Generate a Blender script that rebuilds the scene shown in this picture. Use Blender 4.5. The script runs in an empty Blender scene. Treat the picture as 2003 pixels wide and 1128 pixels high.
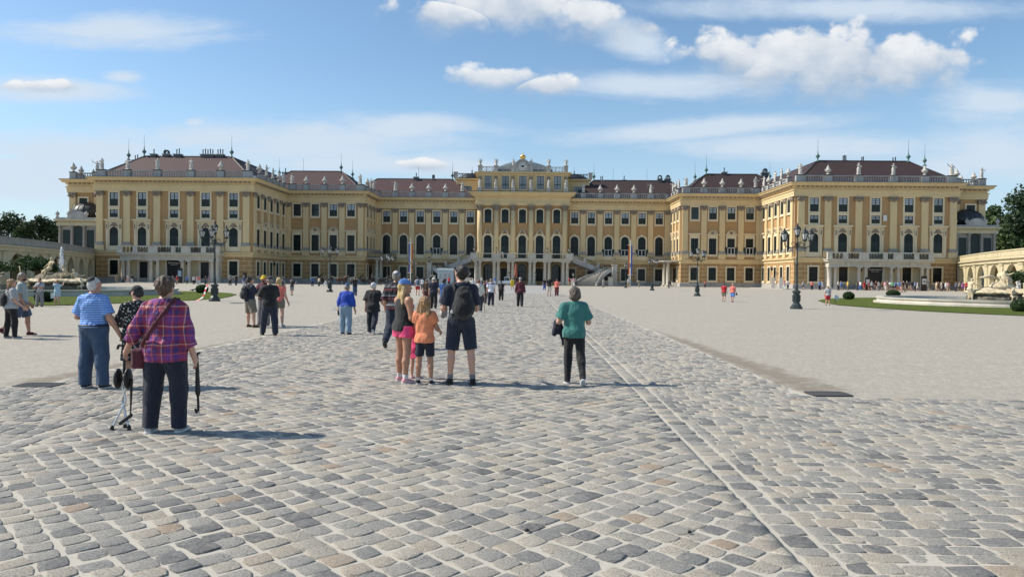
import bpy, math, random
import numpy as np
from mathutils import Vector, Matrix
random.seed(7); RNG = np.random.default_rng(7)
PI = math.pi
scene = bpy.context.scene
COL = scene.collection

# ------------------------------------------------------------------ camera
F_PX, YAW, PITCH, ROLL = 1410.0, .0187, -.0143, .0099
CAM = Vector((0, 0, 1.7))
_f = Vector((-math.sin(YAW)*math.cos(PITCH), math.cos(YAW)*math.cos(PITCH), math.sin(PITCH)))
_r0 = Vector((math.cos(YAW), math.sin(YAW), 0)); _u0 = _r0.cross(_f)
_r = math.cos(ROLL)*_r0 + math.sin(ROLL)*_u0
_u = -math.sin(ROLL)*_r0 + math.cos(ROLL)*_u0
cd = bpy.data.cameras.new('camera'); cam = bpy.data.objects.new('camera', cd); COL.objects.link(cam)
cam.matrix_world = Matrix(((_r.x, _u.x, -_f.x, 0), (_r.y, _u.y, -_f.y, 0), (_r.z, _u.z, -_f.z, 1.7), (0, 0, 0, 1)))
cd.sensor_width = 36; cd.lens = F_PX/2003*36; cd.clip_start = .1; cd.clip_end = 5000
scene.camera = cam
def ray(x, y): return _f + (x-1001.5)/F_PX*_r - (y-564)/F_PX*_u
def gnd(x, y, z=0.0):
    d = ray(x, y); t = (z-1.7)/d.z; return CAM + t*d
def onY(x, y, Y):
    d = ray(x, y); return CAM + d*(Y/d.y)

# ------------------------------------------------------------------ materials
def srgb(r, g, b):
    f = lambda c: c/12.92 if c <= .04045 else ((c+.055)/1.055)**2.4
    return (f(r/255), f(g/255), f(b/255), 1)
MATS = {}
class NT:
    def __init__(s, name):
        s.m = bpy.data.materials.new(name); s.m.use_nodes = True
        s.t = s.m.node_tree; s.b = s.t.nodes['Principled BSDF']; MATS[name] = s.m
    def n(s, typ, **kw):
        nd = s.t.nodes.new(typ)
        for k, v in kw.items():
            if k in nd.inputs: nd.inputs[k].default_value = v
            else: setattr(nd, k, v)
        return nd
    def l(s, a, b): s.t.links.new(a, b)
    def mix(s, fac, a, b, mode='MIX'):
        m = s.n('ShaderNodeMix', data_type='RGBA', blend_type=mode)
        for i, v in ((0, fac), (6, a), (7, b)):
            if isinstance(v, bpy.types.NodeSocket): s.l(v, m.inputs[i])
            else: m.inputs[i].default_value = v
        return m.outputs[2]
    def ramp(s, fac, stops, interp='LINEAR'):
        r = s.n('ShaderNodeValToRGB'); r.color_ramp.interpolation = interp
        e = r.color_ramp.elements
        while len(e) < len(stops): e.new(.5)
        for el, (p, c) in zip(e, stops):
            el.position = p; el.color = c if len(c) == 4 else (*c, 1)
        s.l(fac, r.inputs[0]); return r.outputs[0]
    def math(s, op, a, b=None, c=None):
        m = s.n('ShaderNodeMath', operation=op)
        for i, v in enumerate((a, b, c)):
            if v is None: continue
            if isinstance(v, bpy.types.NodeSocket): s.l(v, m.inputs[i])
            else: m.inputs[i].default_value = v
        return m.outputs[0]
    def coord(s, kind='Object'): return s.n('ShaderNodeTexCoord').outputs[kind]
    def pos(s): return s.n('ShaderNodeNewGeometry').outputs['Position']
    def noise(s, vec, scale, detail=4, rough=.55):
        nn = s.n('ShaderNodeTexNoise', Scale=scale, Detail=detail, Roughness=rough); s.l(vec, nn.inputs['Vector']); return nn.outputs['Fac']
    def mapv(s, vec, scale=(1, 1, 1), rot=(0, 0, 0), loc=(0, 0, 0)):
        m = s.n('ShaderNodeMapping'); m.inputs['Scale'].default_value = scale; m.inputs['Rotation'].default_value = rot; m.inputs['Location'].default_value = loc
        s.l(vec, m.inputs['Vector']); return m.outputs[0]
    def bump(s, h, strength=.3, dist=.02):
        b = s.n('ShaderNodeBump', Strength=strength, Distance=dist); s.l(h, b.inputs['Height']); s.l(b.outputs[0], s.b.inputs['Normal'])
    def base(s, v):
        if isinstance(v, bpy.types.NodeSocket): s.l(v, s.b.inputs['Base Color'])
        else: s.b.inputs['Base Color'].default_value = v
    def set(s, **kw):
        for k, v in kw.items(): s.b.inputs[k].default_value = v

def weathered(name, col, dark=None, amt=.5, scale=.6, rough=.85, bump=.15, fine=9.0, streak=False):
    """painted plaster / stone: a base colour with patches of wear and fine grain"""
    t = NT(name); p = t.pos(); dark = dark or tuple(c*.72 for c in col[:3])+(1,)
    n1 = t.noise(t.mapv(p, (1, 1, .35) if streak else (1, 1, 1)), scale, 6, .65)
    n2 = t.noise(p, fine, 3)
    f = t.math('MULTIPLY', t.ramp(n1, [(.42, (0, 0, 0)), (.75, (1, 1, 1))]), amt)
    c = t.mix(f, col, dark)
    c = t.mix(t.math('MULTIPLY', n2, .22), c, tuple(x*.6 for x in col[:3])+(1,))
    t.base(c); t.set(Roughness=rough); t.bump(n2, bump, .03); return t.m

def plain(name, col, rough=.6, metal=0.0, noise=0.15, scale=8.0, kind='Object'):
    t = NT(name); n = t.noise(t.coord(kind), scale, 3)
    t.base(t.mix(t.math('MULTIPLY', n, noise*2), col, tuple(x*.55 for x in col[:3])+(1,)))
    t.set(Roughness=rough, Metallic=metal); return t.m

OCHRE = (.49, .30, .135, 1); CREAM = (.74, .565, .305, 1); WHITE = (.72, .66, .54, 1)
weathered('ochre_plaster', OCHRE, amt=.45, scale=.35, streak=True)
weathered('cream_plaster', CREAM, (.56, .425, .235, 1), amt=.6, scale=.5, streak=True)
weathered('window_cream', (.76, .64, .43, 1), (.60, .49, .32, 1), amt=.5, scale=.6, streak=True)
weathered('pale_stone', (.62, .57, .47, 1), (.33, .30, .25, 1), amt=.55, scale=.9)
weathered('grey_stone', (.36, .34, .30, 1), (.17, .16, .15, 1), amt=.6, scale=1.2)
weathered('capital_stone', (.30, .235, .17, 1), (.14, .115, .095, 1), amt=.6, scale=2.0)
weathered('statue_stone', (.58, .55, .49, 1), (.24, .22, .20, 1), amt=.6, scale=2.5)
weathered('parapet_stone', (.46, .45, .42, 1), (.16, .155, .15, 1), amt=.7, scale=1.0, streak=True)
weathered('fountain_marble', (.64, .54, .36, 1), (.38, .26, .11, 1), amt=.8, scale=1.4)
weathered('fountain_rock', (.20, .17, .12, 1), (.07, .06, .045, 1), amt=.7, scale=1.6)
weathered('basin_stone', (.58, .54, .46, 1), (.26, .24, .20, 1), amt=.6, scale=.8)
weathered('plinth_stone', (.42, .40, .36, 1), (.24, .23, .21, 1), amt=.6, scale=.7)
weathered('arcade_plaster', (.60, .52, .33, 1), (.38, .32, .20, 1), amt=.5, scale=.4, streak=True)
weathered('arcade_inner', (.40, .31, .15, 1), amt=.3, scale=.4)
weathered('copper_green', (.10, .20, .18, 1), (.05, .08, .08, 1), amt=.6, scale=2, rough=.6)
weathered('dome_lead', (.035, .042, .05, 1), (.02, .022, .025, 1), amt=.5, scale=1.5, rough=.5)
weathered('lead_grey', (.15, .18, .19, 1), (.08, .10, .10, 1), amt=.5, scale=.6, rough=.5)
weathered('soot_brick', (.10, .11, .12, 1), (.05, .05, .055, 1), amt=.5, scale=2)
plain('shutter_green', (.008, .023, .021, 1), .55, noise=.2, scale=2)
plain('sash_dark', (.006, .013, .014, 1), .4)
plain('door_dark', (.010, .013, .014, 1), .4)
plain('iron_black', (.022, .027, .027, 1), .5)
plain('lamp_iron', (.035, .048, .046, 1), .5, noise=.3, scale=3)
plain('gold', (.85, .55, .14, 1), .25, 1.0)
plain('white_paint', (.75, .75, .72, 1), .4)
plain('lettering_white', (.8, .8, .8, 1), .5)
plain('panel_black', (.012, .012, .014, 1), .5)
plain('roof_edge', (.045, .042, .042, 1), .6)

def glass_mat(name, base, rough=.06, spec=.6):
    t = NT(name); p = t.pos(); n = t.noise(p, .45, 2)
    oi = t.n('ShaderNodeObjectInfo')                       # each pane has its own blind or curtain
    c = t.mix(n, base, tuple(c*.35 for c in base[:3])+(1,)); c = t.mix(oi.outputs['Random'], tuple(x*.45 for x in base[:3])+(1,), c); t.base(c)
    t.set(Roughness=rough); t.b.inputs['Specular IOR Level'].default_value = spec
    return t.m
glass_mat('glass_dark', (.010, .020, .022, 1), .14, .22)
glass_mat('glass_curtain', (.62, .68, .72, 1), .1, .5)
glass_mat('glass_clear', (.05, .07, .08, 1), .05, .5)
t = NT('lantern_glass'); t.base((.72, .72, .68, 1)); t.set(Roughness=.12); t.b.inputs['Transmission Weight'].default_value = .35

# rusticated ground floor: brown panels with cream joints
t = NT('rusticated_plaster'); p = t.pos()
sx = t.n('ShaderNodeSeparateXYZ'); t.l(p, sx.inputs[0])
cx = t.n('ShaderNodeCombineXYZ'); t.l(t.math('ADD', sx.outputs[0], sx.outputs[1]), cx.inputs[0]); t.l(t.math('SUBTRACT', sx.outputs[2], 1.0), cx.inputs[1])
br = t.n('ShaderNodeTexBrick', Scale=1.0); br.offset = .5; br.squash = 1
br.inputs['Mortar Size'].default_value = .055; br.inputs['Brick Width'].default_value = 2.15; br.inputs['Row Height'].default_value = .93; br.inputs['Mortar Smooth'].default_value = .1
t.l(cx.outputs[0], br.inputs['Vector'])
br.inputs['Color1'].default_value = (.46, .28, .12, 1); br.inputs['Color2'].default_value = (.39, .235, .10, 1); br.inputs['Mortar'].default_value = CREAM
n1 = t.noise(p, .5, 5); t.base(t.mix(t.math('MULTIPLY', n1, .35), br.outputs['Color'], (.2, .125, .06, 1)))
t.set(Roughness=.9); t.bump(t.noise(p, 12, 3), .2, .03)

# roof tiles
def tile_mat(name, c1, c2):
    t = NT(name); p = t.pos()
    n1 = t.noise(p, .25, 5, .6); n2 = t.noise(t.mapv(p, (1, 1, 5)), 2.5, 3)
    c = t.mix(n1, c1, c2); c = t.mix(t.math('MULTIPLY', n2, .55), c, tuple(x*.45 for x in c1[:3])+(1,))
    sp = t.n('ShaderNodeSeparateXYZ'); t.l(p, sp.inputs[0])
    w = t.math('ABSOLUTE', t.math('SINE', t.math('MULTIPLY', sp.outputs[2], 12)))
    t.base(c); t.set(Roughness=.75); t.bump(w, .35, .05)
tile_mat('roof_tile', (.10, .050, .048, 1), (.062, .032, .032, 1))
tile_mat('roof_tile_old', (.062, .034, .031, 1), (.038, .022, .021, 1))  # darker tile colour, used on the right-hand roofs

# foliage
def leaf_mat(name, c1, c2, c3):
    t = NT(name); oi = t.n('ShaderNodeAttribute', attribute_name='tint')
    c = t.ramp(oi.outputs['Fac'], [(0, c1), (.5, c2), (1, c3)])
    t.base(c); t.set(Roughness=.6); t.b.inputs['Subsurface Weight'].default_value = 0
    tr = t.n('ShaderNodeBsdfTranslucent'); t.l(c, tr.inputs[0])
    ms = t.n('ShaderNodeMixShader'); ms.inputs[0].default_value = .25
    t.l(t.b.outputs[0], ms.inputs[1]); t.l(tr.outputs[0], ms.inputs[2])
    t.l(ms.outputs[0], t.t.nodes['Material Output'].inputs[0])
leaf_mat('leaf_deep', (.018, .035, .012), (.035, .065, .02), (.06, .10, .03))
leaf_mat('leaf_mid', (.035, .065, .02), (.065, .11, .03), (.11, .16, .05))
leaf_mat('leaf_yew', (.018, .04, .014), (.032, .065, .02), (.06, .10, .03))
leaf_mat('leaf_clipped', (.02, .042, .012), (.035, .075, .018), (.065, .115, .03))
weathered('bark', (.09, .07, .05, 1), amt=.6, scale=3)

# ------------------------------------------------------------------ mesh builder
class MB:
    def __init__(s): s.v = []; s.f = []; s.m = []; s.sm = []
    def add(s, vs, fs, mat=0, smooth=False):
        o = len(s.v); s.v += [tuple(v) for v in vs]
        for f in fs: s.f.append(tuple(i+o for i in f)); s.m.append(mat); s.sm.append(smooth)
    def box(s, x0, x1, y0, y1, z0, z1, mat=0):
        s.add([(x0, y0, z0), (x1, y0, z0), (x1, y1, z0), (x0, y1, z0), (x0, y0, z1), (x1, y0, z1), (x1, y1, z1), (x0, y1, z1)],
              [(0, 3, 2, 1), (4, 5, 6, 7), (0, 1, 5, 4), (1, 2, 6, 5), (2, 3, 7, 6), (3, 0, 4, 7)], mat)
    def prism(s, out, y0, y1, mat=0):
        """outline in xz (counter-clockwise seen from -y), from front y0 to back y1"""
        n = len(out)
        s.add([(x, y0, z) for x, z in out]+[(x, y1, z) for x, z in out],
              [tuple(range(n)), tuple(range(2*n-1, n-1, -1))]+[(i, i+n, (i+1) % n+n, (i+1) % n) for i in range(n)], mat)
    def ring(s, outer, inner, y0, y1, mat=0, closed=True):
        n = len(outer); k = n if closed else n-1
        vs = [(x, y0, z) for x, z in outer]+[(x, y0, z) for x, z in inner]+[(x, y1, z) for x, z in outer]+[(x, y1, z) for x, z in inner]
        fs = []
        for i in range(k):
            j = (i+1) % n
            fs += [(i, j, j+n, i+n), (i, i+2*n, j+2*n, j), (i+n, j+n, j+3*n, i+3*n)]
        if not closed: fs += [(0, n, 3*n, 2*n), (n-1, 3*n-1, 4*n-1, 2*n-1)]
        s.add(vs, fs, mat)
    def plan(s, pts, z0, z1, mat=0, top=True):
        n = len(pts)
        vs = [(x, y, z0) for x, y in pts]+[(x, y, z1) for x, y in pts]
        fs = [(i, (i+1) % n, (i+1) % n+n, i+n) for i in range(n)]
        if top: fs += [tuple(range(n, 2*n)), tuple(range(n-1, -1, -1))]
        s.add(vs, fs, mat)
    def lathe(s, prof, n=12, c=(0, 0, 0), mat=0, smooth=True, ang=2*PI, sx=1, sy=1):
        vs = []; m = len(prof)
        for i in range(n):
            a = ang*i/n
            for r, z in prof: vs.append((c[0]+r*math.cos(a)*sx, c[1]+r*math.sin(a)*sy, c[2]+z))
        fs = []
        for i in range(n):
            j = (i+1) % n
            for k in range(m-1): fs.append((i*m+k, j*m+k, j*m+k+1, i*m+k+1))
        fs.append(tuple(i*m for i in range(n-1, -1, -1))); fs.append(tuple(i*m+m-1 for i in range(n)))
        s.add(vs, fs, mat, smooth)
    def tube(s, pts, r, n=6, mat=0, smooth=True):
        pts = [Vector(p) for p in pts]; rs = r if isinstance(r, (list, tuple)) else [r]*len(pts)
        vs = []; fs = []; ref = None
        for i, p in enumerate(pts):
            d = (pts[min(i+1, len(pts)-1)]-pts[max(i-1, 0)]).normalized()
            if ref is None: ref = Vector((0, 0, 1)) if abs(d.z) < .9 else Vector((1, 0, 0))
            a = d.cross(ref).normalized(); b = d.cross(a).normalized(); ref = -(d.cross(a)) if False else ref
            for k in range(n):
                t = 2*PI*k/n; vs.append(p+(a*math.cos(t)+b*math.sin(t))*rs[i])
        for i in range(len(pts)-1):
            for k in range(n):
                q = (k+1) % n; fs.append((i*n+k, i*n+q, (i+1)*n+q, (i+1)*n+k))
        fs.append(tuple(range(n-1, -1, -1))); fs.append(tuple(range((len(pts)-1)*n, len(pts)*n)))
        s.add(vs, fs, mat, smooth)
    def sweep(s, path, prof, mat=0, caps=True):
        """profile of (out, z) carried along a plan polyline, outward = right-hand side, mitred"""
        P = [Vector((a, b)) for a, b in path]; n = len(P); offs = []
        for i in range(n):
            nr = []
            if i > 0: d = (P[i]-P[i-1]).normalized(); nr.append(Vector((d.y, -d.x)))
            if i < n-1: d = (P[i+1]-P[i]).normalized(); nr.append(Vector((d.y, -d.x)))
            if len(nr) == 1: offs.append(nr[0])
            else:
                b = (nr[0]+nr[1]); offs.append(b/max(.2, (1+nr[0].dot(nr[1]))))
        m = len(prof); vs = []
        for p, o in zip(P, offs):
            for r, z in prof: q = p+o*r; vs.append((q.x, q.y, z))
        fs = []
        for i in range(n-1):
            for k in range(m-1): fs.append((i*m+k, (i+1)*m+k, (i+1)*m+k+1, i*m+k+1))
        if caps: fs += [tuple(range(m-1, -1, -1)), tuple(range((n-1)*m, n*m))]
        s.add(vs, fs, mat)
    def mesh(s, name, mats):
        me = bpy.data.meshes.new(name); me.from_pydata(s.v, [], s.f)
        for m in mats: me.materials.append(MATS[m] if isinstance(m, str) else m)
        me.polygons.foreach_set('material_index', s.m); me.polygons.foreach_set('use_smooth', s.sm)
        me.update(); return me
    def build(s, name, mats, parent=None, loc=(0, 0, 0), rotz=0, scale=None):
        return inst(name, s.mesh(name, mats if isinstance(mats, (list, tuple)) else [mats]), parent, loc, rotz, scale)

def inst(name, me, parent=None, loc=(0, 0, 0), rotz=0, scale=None):
    o = bpy.data.objects.new(name, me); COL.objects.link(o)
    o.location = loc; o.rotation_euler = (0, 0, rotz)
    if scale is not None: o.scale = scale if not isinstance(scale, (int, float)) else (scale,)*3
    if parent: o.parent = parent
    return o
def empty(name, loc=(0, 0, 0), rotz=0):
    o = inst(name, None, None, loc, rotz); o.empty_display_size = .5; return o
def tag(o, label=None, cat=None, group=None, kind=None):
    for k, v in (('label', label), ('category', cat), ('group', group), ('kind', kind)):
        if v: o[k] = v
    return o
def copy_tree(o, parent=None):
    c = o.copy(); COL.objects.link(c)
    if parent: c.parent = parent
    for ch in [x for x in o.children]: copy_tree(ch, c)
    return c
def arch(w, h, z0=0, n=10, x=0, rise=None):
    """outline of an arched opening, counter-clockwise from bottom left seen from the front"""
    r = w/2; rise = r if rise is None else rise; sp = z0+h-rise
    pts = [(x-r, z0), (x+r, z0)]
    for i in range(n+1):
        a = PI*i/n; pts.append((x+r*math.cos(a), sp+rise*math.sin(a)))
    return pts
def rect(w, h, z0=0, x=0): return [(x-w/2, z0), (x+w/2, z0), (x+w/2, z0+h), (x-w/2, z0+h)]
def textmesh(txt, size, mat, extr=.01):
    cu = bpy.data.curves.new('t', 'FONT'); cu.body = txt; cu.size = size; cu.align_x = 'CENTER'; cu.align_y = 'CENTER'; cu.extrude = extr
    o = bpy.data.objects.new('t', cu); COL.objects.link(o)
    me = bpy.data.meshes.new_from_object(o.evaluated_get(bpy.context.evaluated_depsgraph_get()))
    bpy.data.objects.remove(o); me.materials.clear(); me.materials.append(MATS[mat])
    me.transform(Matrix.Rotation(PI/2, 4, 'X')); return me
# ================================================================== PALACE
AX = -.95; YW, YM, YC, YS, YB = 150.6, 171.9, 184.8, 154.6, 183.2
HI, HC, HO, HS, HB = 56.55, 37.75, 89.8, 98.0, 11.5
palace = empty('palace', (AX, 150, 0))
tag(palace, 'wide ochre and cream baroque palace with brown tiled roofs round a forecourt', 'palace')
def L(x, y, z): return (x, y-150, z)          # building axis at x = 0, world y
def mir(pts): return pts+[(-x, y) for x, y in reversed(pts)]
half = [(-HS, 205), (-HS, YS), (-HO, YS), (-HO, YW), (-HI, YW), (-HI, YM), (-HC, YM), (-HC, YC)]
runL = half+[(-HB, YC)]
runR = [(-x, y) for x, y in reversed(runL)]
sh = lambda r: [(x, y-150) for x, y in r]
# ---- walls
def walls(name, mat, z0, z1):
    b = MB(); pts = mir(half); b.plan(sh(pts), z0, z1); return b.build(name, mat, palace)
walls('ground_floor_wall', 'rusticated_plaster', .9, 6.0)
walls('wall', 'ochre_plaster', 6.0, 21.9)
for r in (runL, runR):
    def sw(name, mat, prof, mats=None):
        b = MB(); b.sweep(sh(r), prof); return b.build(name, mat, palace)
    sw('plinth', 'plinth_stone', [(0, -.3), (.22, -.3), (.22, .95), (.12, 1.05), (0, 1.05)])
    sw('string_course', 'cream_plaster', [(0, 5.55), (.12, 5.6), (.16, 6.15), (.45, 6.25), (.5, 6.5), (.2, 6.62), (0, 6.62)])
    sw('architrave', 'cream_plaster', [(0, 19.22), (.36, 19.22), (.36, 19.75), (.42, 19.78), (.42, 20.3), (.6, 20.38), (.6, 20.55), (.3, 20.58), (.3, 21.0), (0, 21.0)])
    sw('cornice_flashing', 'roof_edge', [(0, 22.07), (1.5, 22.03), (1.5, 22.09), (.2, 22.2), (0, 22.2)])
    b = MB(); b.sweep(sh(r), [(.3, 21.0), (.55, 21.05), (.55, 21.32), (.95, 21.36), (1.15, 21.5), (1.2, 21.75), (1.4, 21.85), (1.45, 22.02), (0, 22.06)])
    P = sh(r)                                  # dentil pattern on the cornice
    for (x0, y0), (x1, y1) in zip(P, P[1:]):
        Ln = math.hypot(x1-x0, y1-y0)
        if y0 > 40 and y1 > 40: continue
        dx, dy = (x1-x0)/Ln, (y1-y0)/Ln; nx, ny = dy, -dx
        k = int(Ln/.95)
        for i in range(k):
            a = (i+.5)*Ln/k; px, py = x0+dx*a, y0+dy*a
            q = lambda u, v: (px+dx*u+nx*v, py+dy*u+ny*v)
            c = [q(-.24, .5), q(-.24, .9), q(.24, .9), q(.24, .5)]
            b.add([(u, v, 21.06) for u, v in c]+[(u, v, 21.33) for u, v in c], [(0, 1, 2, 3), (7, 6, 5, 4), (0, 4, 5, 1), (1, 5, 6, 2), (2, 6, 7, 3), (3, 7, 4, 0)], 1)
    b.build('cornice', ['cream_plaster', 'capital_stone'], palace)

# ---- windows: prototypes (sash + pane + surround), shared meshes
def grid_bars(b, w, h, z0, nx, ny, t=.07, y0=-.06, y1=.0, fr=.12, mat=0, x=0):
    b.box(x-w/2, x+w/2, y0, y1, z0, z0+fr, mat); b.box(x-w/2, x+w/2, y0, y1, z0+h-fr, z0+h, mat)
    b.box(x-w/2, x-w/2+fr, y0, y1, z0+fr, z0+h-fr, mat); b.box(x+w/2-fr, x+w/2, y0, y1, z0+fr, z0+h-fr, mat)
    for i in range(1, nx):
        xx = x-w/2+fr+(w-2*fr)*i/nx; b.box(xx-t/2, xx+t/2, y0+.004, y1, z0+fr, z0+h-fr, mat)
    for j in range(1, ny):
        zz = z0+fr+(h-2*fr)*j/ny; b.box(x-w/2+fr, x+w/2-fr, y0+.008, y1, zz-t/2, zz+t/2, mat)
def louvres(b, w, z0, z1, mat, y0=-.075, x=0):
    for s in (-1, 1):
        a, c = (x+.03, x+w/2) if s > 0 else (x-w/2, x-.03)
        b.box(a, c, y0+.02, -.02, z0, z1, mat)
        for e in (a, c-.09): b.box(e, e+.09, y0, y0+.018, z0+.1, z1-.1, mat)
        n = max(2, int((z1-z0)/.22))
        for i in range(n): zz = z0+.1+(z1-z0-.2)*(i+.5)/n; b.box(a+.1, c-.1, y0+.004, y0+.018, zz-.055, zz+.045, mat)
WPROTO = {}
def proto(kind, sash, pane, surround, sm=('sash_dark', 'shutter_green'), pm='glass_dark', rm=('window_cream', 'capital_stone')):
    WPROTO[kind] = (sash.mesh('window', list(sm)), pane.mesh('pane', [pm]), surround.mesh('surround', list(rm)) if surround else None)
def outer(pts, d, x=0):
    """offset an outline: scale about its centre in each axis"""
    xs = [p[0] for p in pts]; zs = [p[1] for p in pts]; cx = (min(xs)+max(xs))/2; cz = (min(zs)+max(zs))/2
    kx = 1+2*d/(max(xs)-min(xs)); kz = 1+2*d/(max(zs)-min(zs))
    return [(cx+(a-cx)*kx, cz+(c-cz)*kz) for a, c in pts]
def rect_window(kind, w, h, nx, ny, low=0, sur=.33, pm='glass_dark', hood=None, transom=None):
    s = MB(); p = MB(); r = MB()
    if low:
        grid_bars(s, w, h-low, low, nx, ny); louvres(s, w, 0, low, 1)
        p.box(-w/2+.02, w/2-.02, -.03, -.01, low, h-.02)
    else:
        grid_bars(s, w, h, 0, nx, ny); p.box(-w/2+.02, w/2-.02, -.03, -.01, .02, h-.02)
        if transom: s.box(-w/2, w/2, -.09, -.055, transom-.08, transom+.08); s.box(-.07, .07, -.085, -.055, .1, h-.1)
    if low: s.box(-.07, .07, -.085, -.055, low+.1, h-.1)
    i = rect(w, h); r.ring(outer(i, sur), i, -.2, .02)
    r.box(-w/2-sur-.1, w/2+sur+.1, -.28, .02, -sur-.16, -sur+.003)
    if hood == 'flat':
        r.box(-w/2-sur-.02, w/2+sur+.02, -.16, .02, h+sur+.003, h+sur+.62); r.box(-w/2-sur-.3, w/2+sur+.3, -.5, .02, h+sur+.62, h+sur+.86)
    if hood == 'curl':
        r.box(-w/2-sur-.02, w/2+sur+.02, -.16, .02, h+sur+.003, h+sur+.45)
        for sg in (-1, 1): r.box(sg*(w/2+sur)-.35, sg*(w/2+sur)+.35, -.45, .02, h+sur+.45, h+sur+.65)
        a = arch(2.0, 1.0, h+sur+.45, 10, rise=.75); r.ring(outer(a, .14)[1:]+[outer(a, .14)[0]], a[1:]+[a[0]], -.5, .02, closed=False)
        r.prism(arch(1.9, .9, h+sur+.46, 10, rise=.7), -.2, .02); r.lathe([(.02, -.3), (.32, -.2), (.4, 0), (.3, .25), (.02, .32)], 8, (0, -.3, h+sur+.9), 1, sy=.5)
    proto(kind, s, p, r, pm=pm)
rect_window('upper_window', 1.8, 2.85, 2, 3, low=1.4, pm='glass_curtain')
rect_window('upper_sash', 1.75, 2.85, 4, 6, pm='glass_clear', transom=1.6)
rect_window('shuttered', 1.75, 2.85, 2, 1, low=2.7)
rect_window('mezzanine', 1.75, 1.62, 2, 2, low=.75, pm='glass_curtain')
rect_window('tall_flat', 1.75, 3.8, 4, 6, pm='glass_dark', hood='flat', transom=2.5)
rect_window('tall_curl', 1.75, 3.8, 4, 6, pm='glass_dark', hood='curl', transom=2.5)
rect_window('ground', 1.8, 3.05, 4, 6, pm='glass_dark', transom=2.0)
rect_window('attic', 1.85, 3.3, 4, 5, low=0, pm='glass_curtain', transom=1.15, sur=.22)
def arch_window(kind, w, h, sur, style, rise=None):
    s = MB(); p = MB(); r = MB(); a = arch(w, h, 0, 12, rise=rise)
    s.ring(a, [(x*.88, .1+z*(h-.2)/h) for x, z in a], -.09, 0); p.prism([(x*.99, z*.995) for x, z in a], -.03, -.01)
    s.box(-.05, .05, -.085, -.03, .1, h-.1); s.box(-w/2, w/2, -.08, -.03, h*.55-.06, h*.55+.06)
    if style != 'plain':
        louvres(s, w*.92, .12, h*.52, 1)
    for zz in np.arange(h*.62, h*.9, .35): s.box(-w/2*.78, w/2*.78, -.06, -.03, zz-.03, zz+.03)
    b = outer(a, sur); b = [(x, max(z, 0)) for x, z in b]; b[0] = (b[0][0], 0); b[1] = (b[1][0], 0)
    n = len(a); o2 = [b[(i+1) % n] for i in range(n)]; i2 = [a[(i+1) % n] for i in range(n)]
    r.ring(o2, i2, -.2, .02, closed=False)
    if style == 'wing':     # tall cream tabernacle frame with hood and cartouche
        W2 = 1.75; bb = arch(w+2*sur, h+sur, 0, 12)
        q = [(-W2, -1.1), (W2, -1.1), (W2, h+1.45), (-W2, h+1.45)]
        r.prism([(W2, -1.0), (W2, h+1.4), (-W2, h+1.4), (-W2, -1.0), (bb[0][0], -1.0)]+[bb[0]]+list(reversed(bb[2:]))[0:]+[bb[1], (bb[1][0], -1.0)], -.1, .02)
        r.box(-w/2-sur, w/2+sur, -.12, .02, -1.0, -.02)
        for sg in (-1, 1):
            r.box(sg*1.45-.2, sg*1.45+.2, -.26, -.1, -.6, h*.86); r.box(sg*1.45-.27, sg*1.45+.27, -.36, -.1, h*.86, h+.9)
            r.box(sg*1.45-.12, sg*1.45+.12, -.42, -.36, h*.9, h+.6, 1)
        r.box(-W2-.3, W2+.3, -.6, .02, h+1.4, h+1.62); r.box(-W2-.12, W2+.12, -.38, .02, h+1.15, h+1.397)
        r.lathe([(.02, -.45), (.4, -.3), (.55, 0), (.4, .35), (.02, .5)], 8, (0, -.2, h+.45), 1, sy=.5)
        for sg in (-1, 1): r.lathe([(.02, -.2), (.22, 0), (.02, .2)], 6, (sg*.6, -.2, h+.25), 1, sy=.6)
    if style == 'block':    # ogee crest with shell
        pts = [(-1.75, h-1.0), (-1.3, h-.1), (-.75, h+.62), (-.5, h+1.25), (0, h+1.55), (.5, h+1.25), (.75, h+.62), (1.3, h-.1), (1.75, h-1.0)]
        ins = [(x*.8, z-.28) for x, z in pts]; r.ring(pts, ins, -.34, .02, closed=False)
        r.lathe([(.02, -.35), (.4, -.25), (.5, 0), (.35, .3), (.02, .42)], 8, (0, -.3, h+.95), 1, sy=.5)
    if style == 'plain':
        r.box(-w/2-sur, w/2+sur, -.22, .02, -.9, -.02)
        r.prism([(-.22, h-.02), (.22, h-.02), (.3, h+.55), (-.3, h+.55)], -.3, .02)
    proto(kind, s, p, r)
arch_window('arched_wing', 1.85, 3.95, .3, 'wing')
arch_window('arched_centre', 1.95, 4.95, .38, 'plain')
arch_window('arched_block', 1.95, 5.85, .4, 'block')
arch_window('block_upper', 1.75, 3.45, .3, 'seg', rise=.45)
NAME = dict(upper_window='upper_window', upper_sash='upper_window', shuttered='upper_window', mezzanine='mezzanine_window', tall_flat='tall_window', tall_curl='tall_window',
            ground='ground_floor_window', attic='attic_window', arched_wing='arched_window', arched_centre='arched_window', arched_block='arched_window', block_upper='upper_window')
def window(kind, x, y, z, rot=0, sx=1, parent=None):
    s, p, r = WPROTO[kind]
    o = inst(NAME[kind], s, parent or palace, L(x, y, z) if parent is None else (x, y, z), rot, (sx, 1, 1))
    inst('pane', p, o)
    if r: inst('surround', r, o)
    return o
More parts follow.
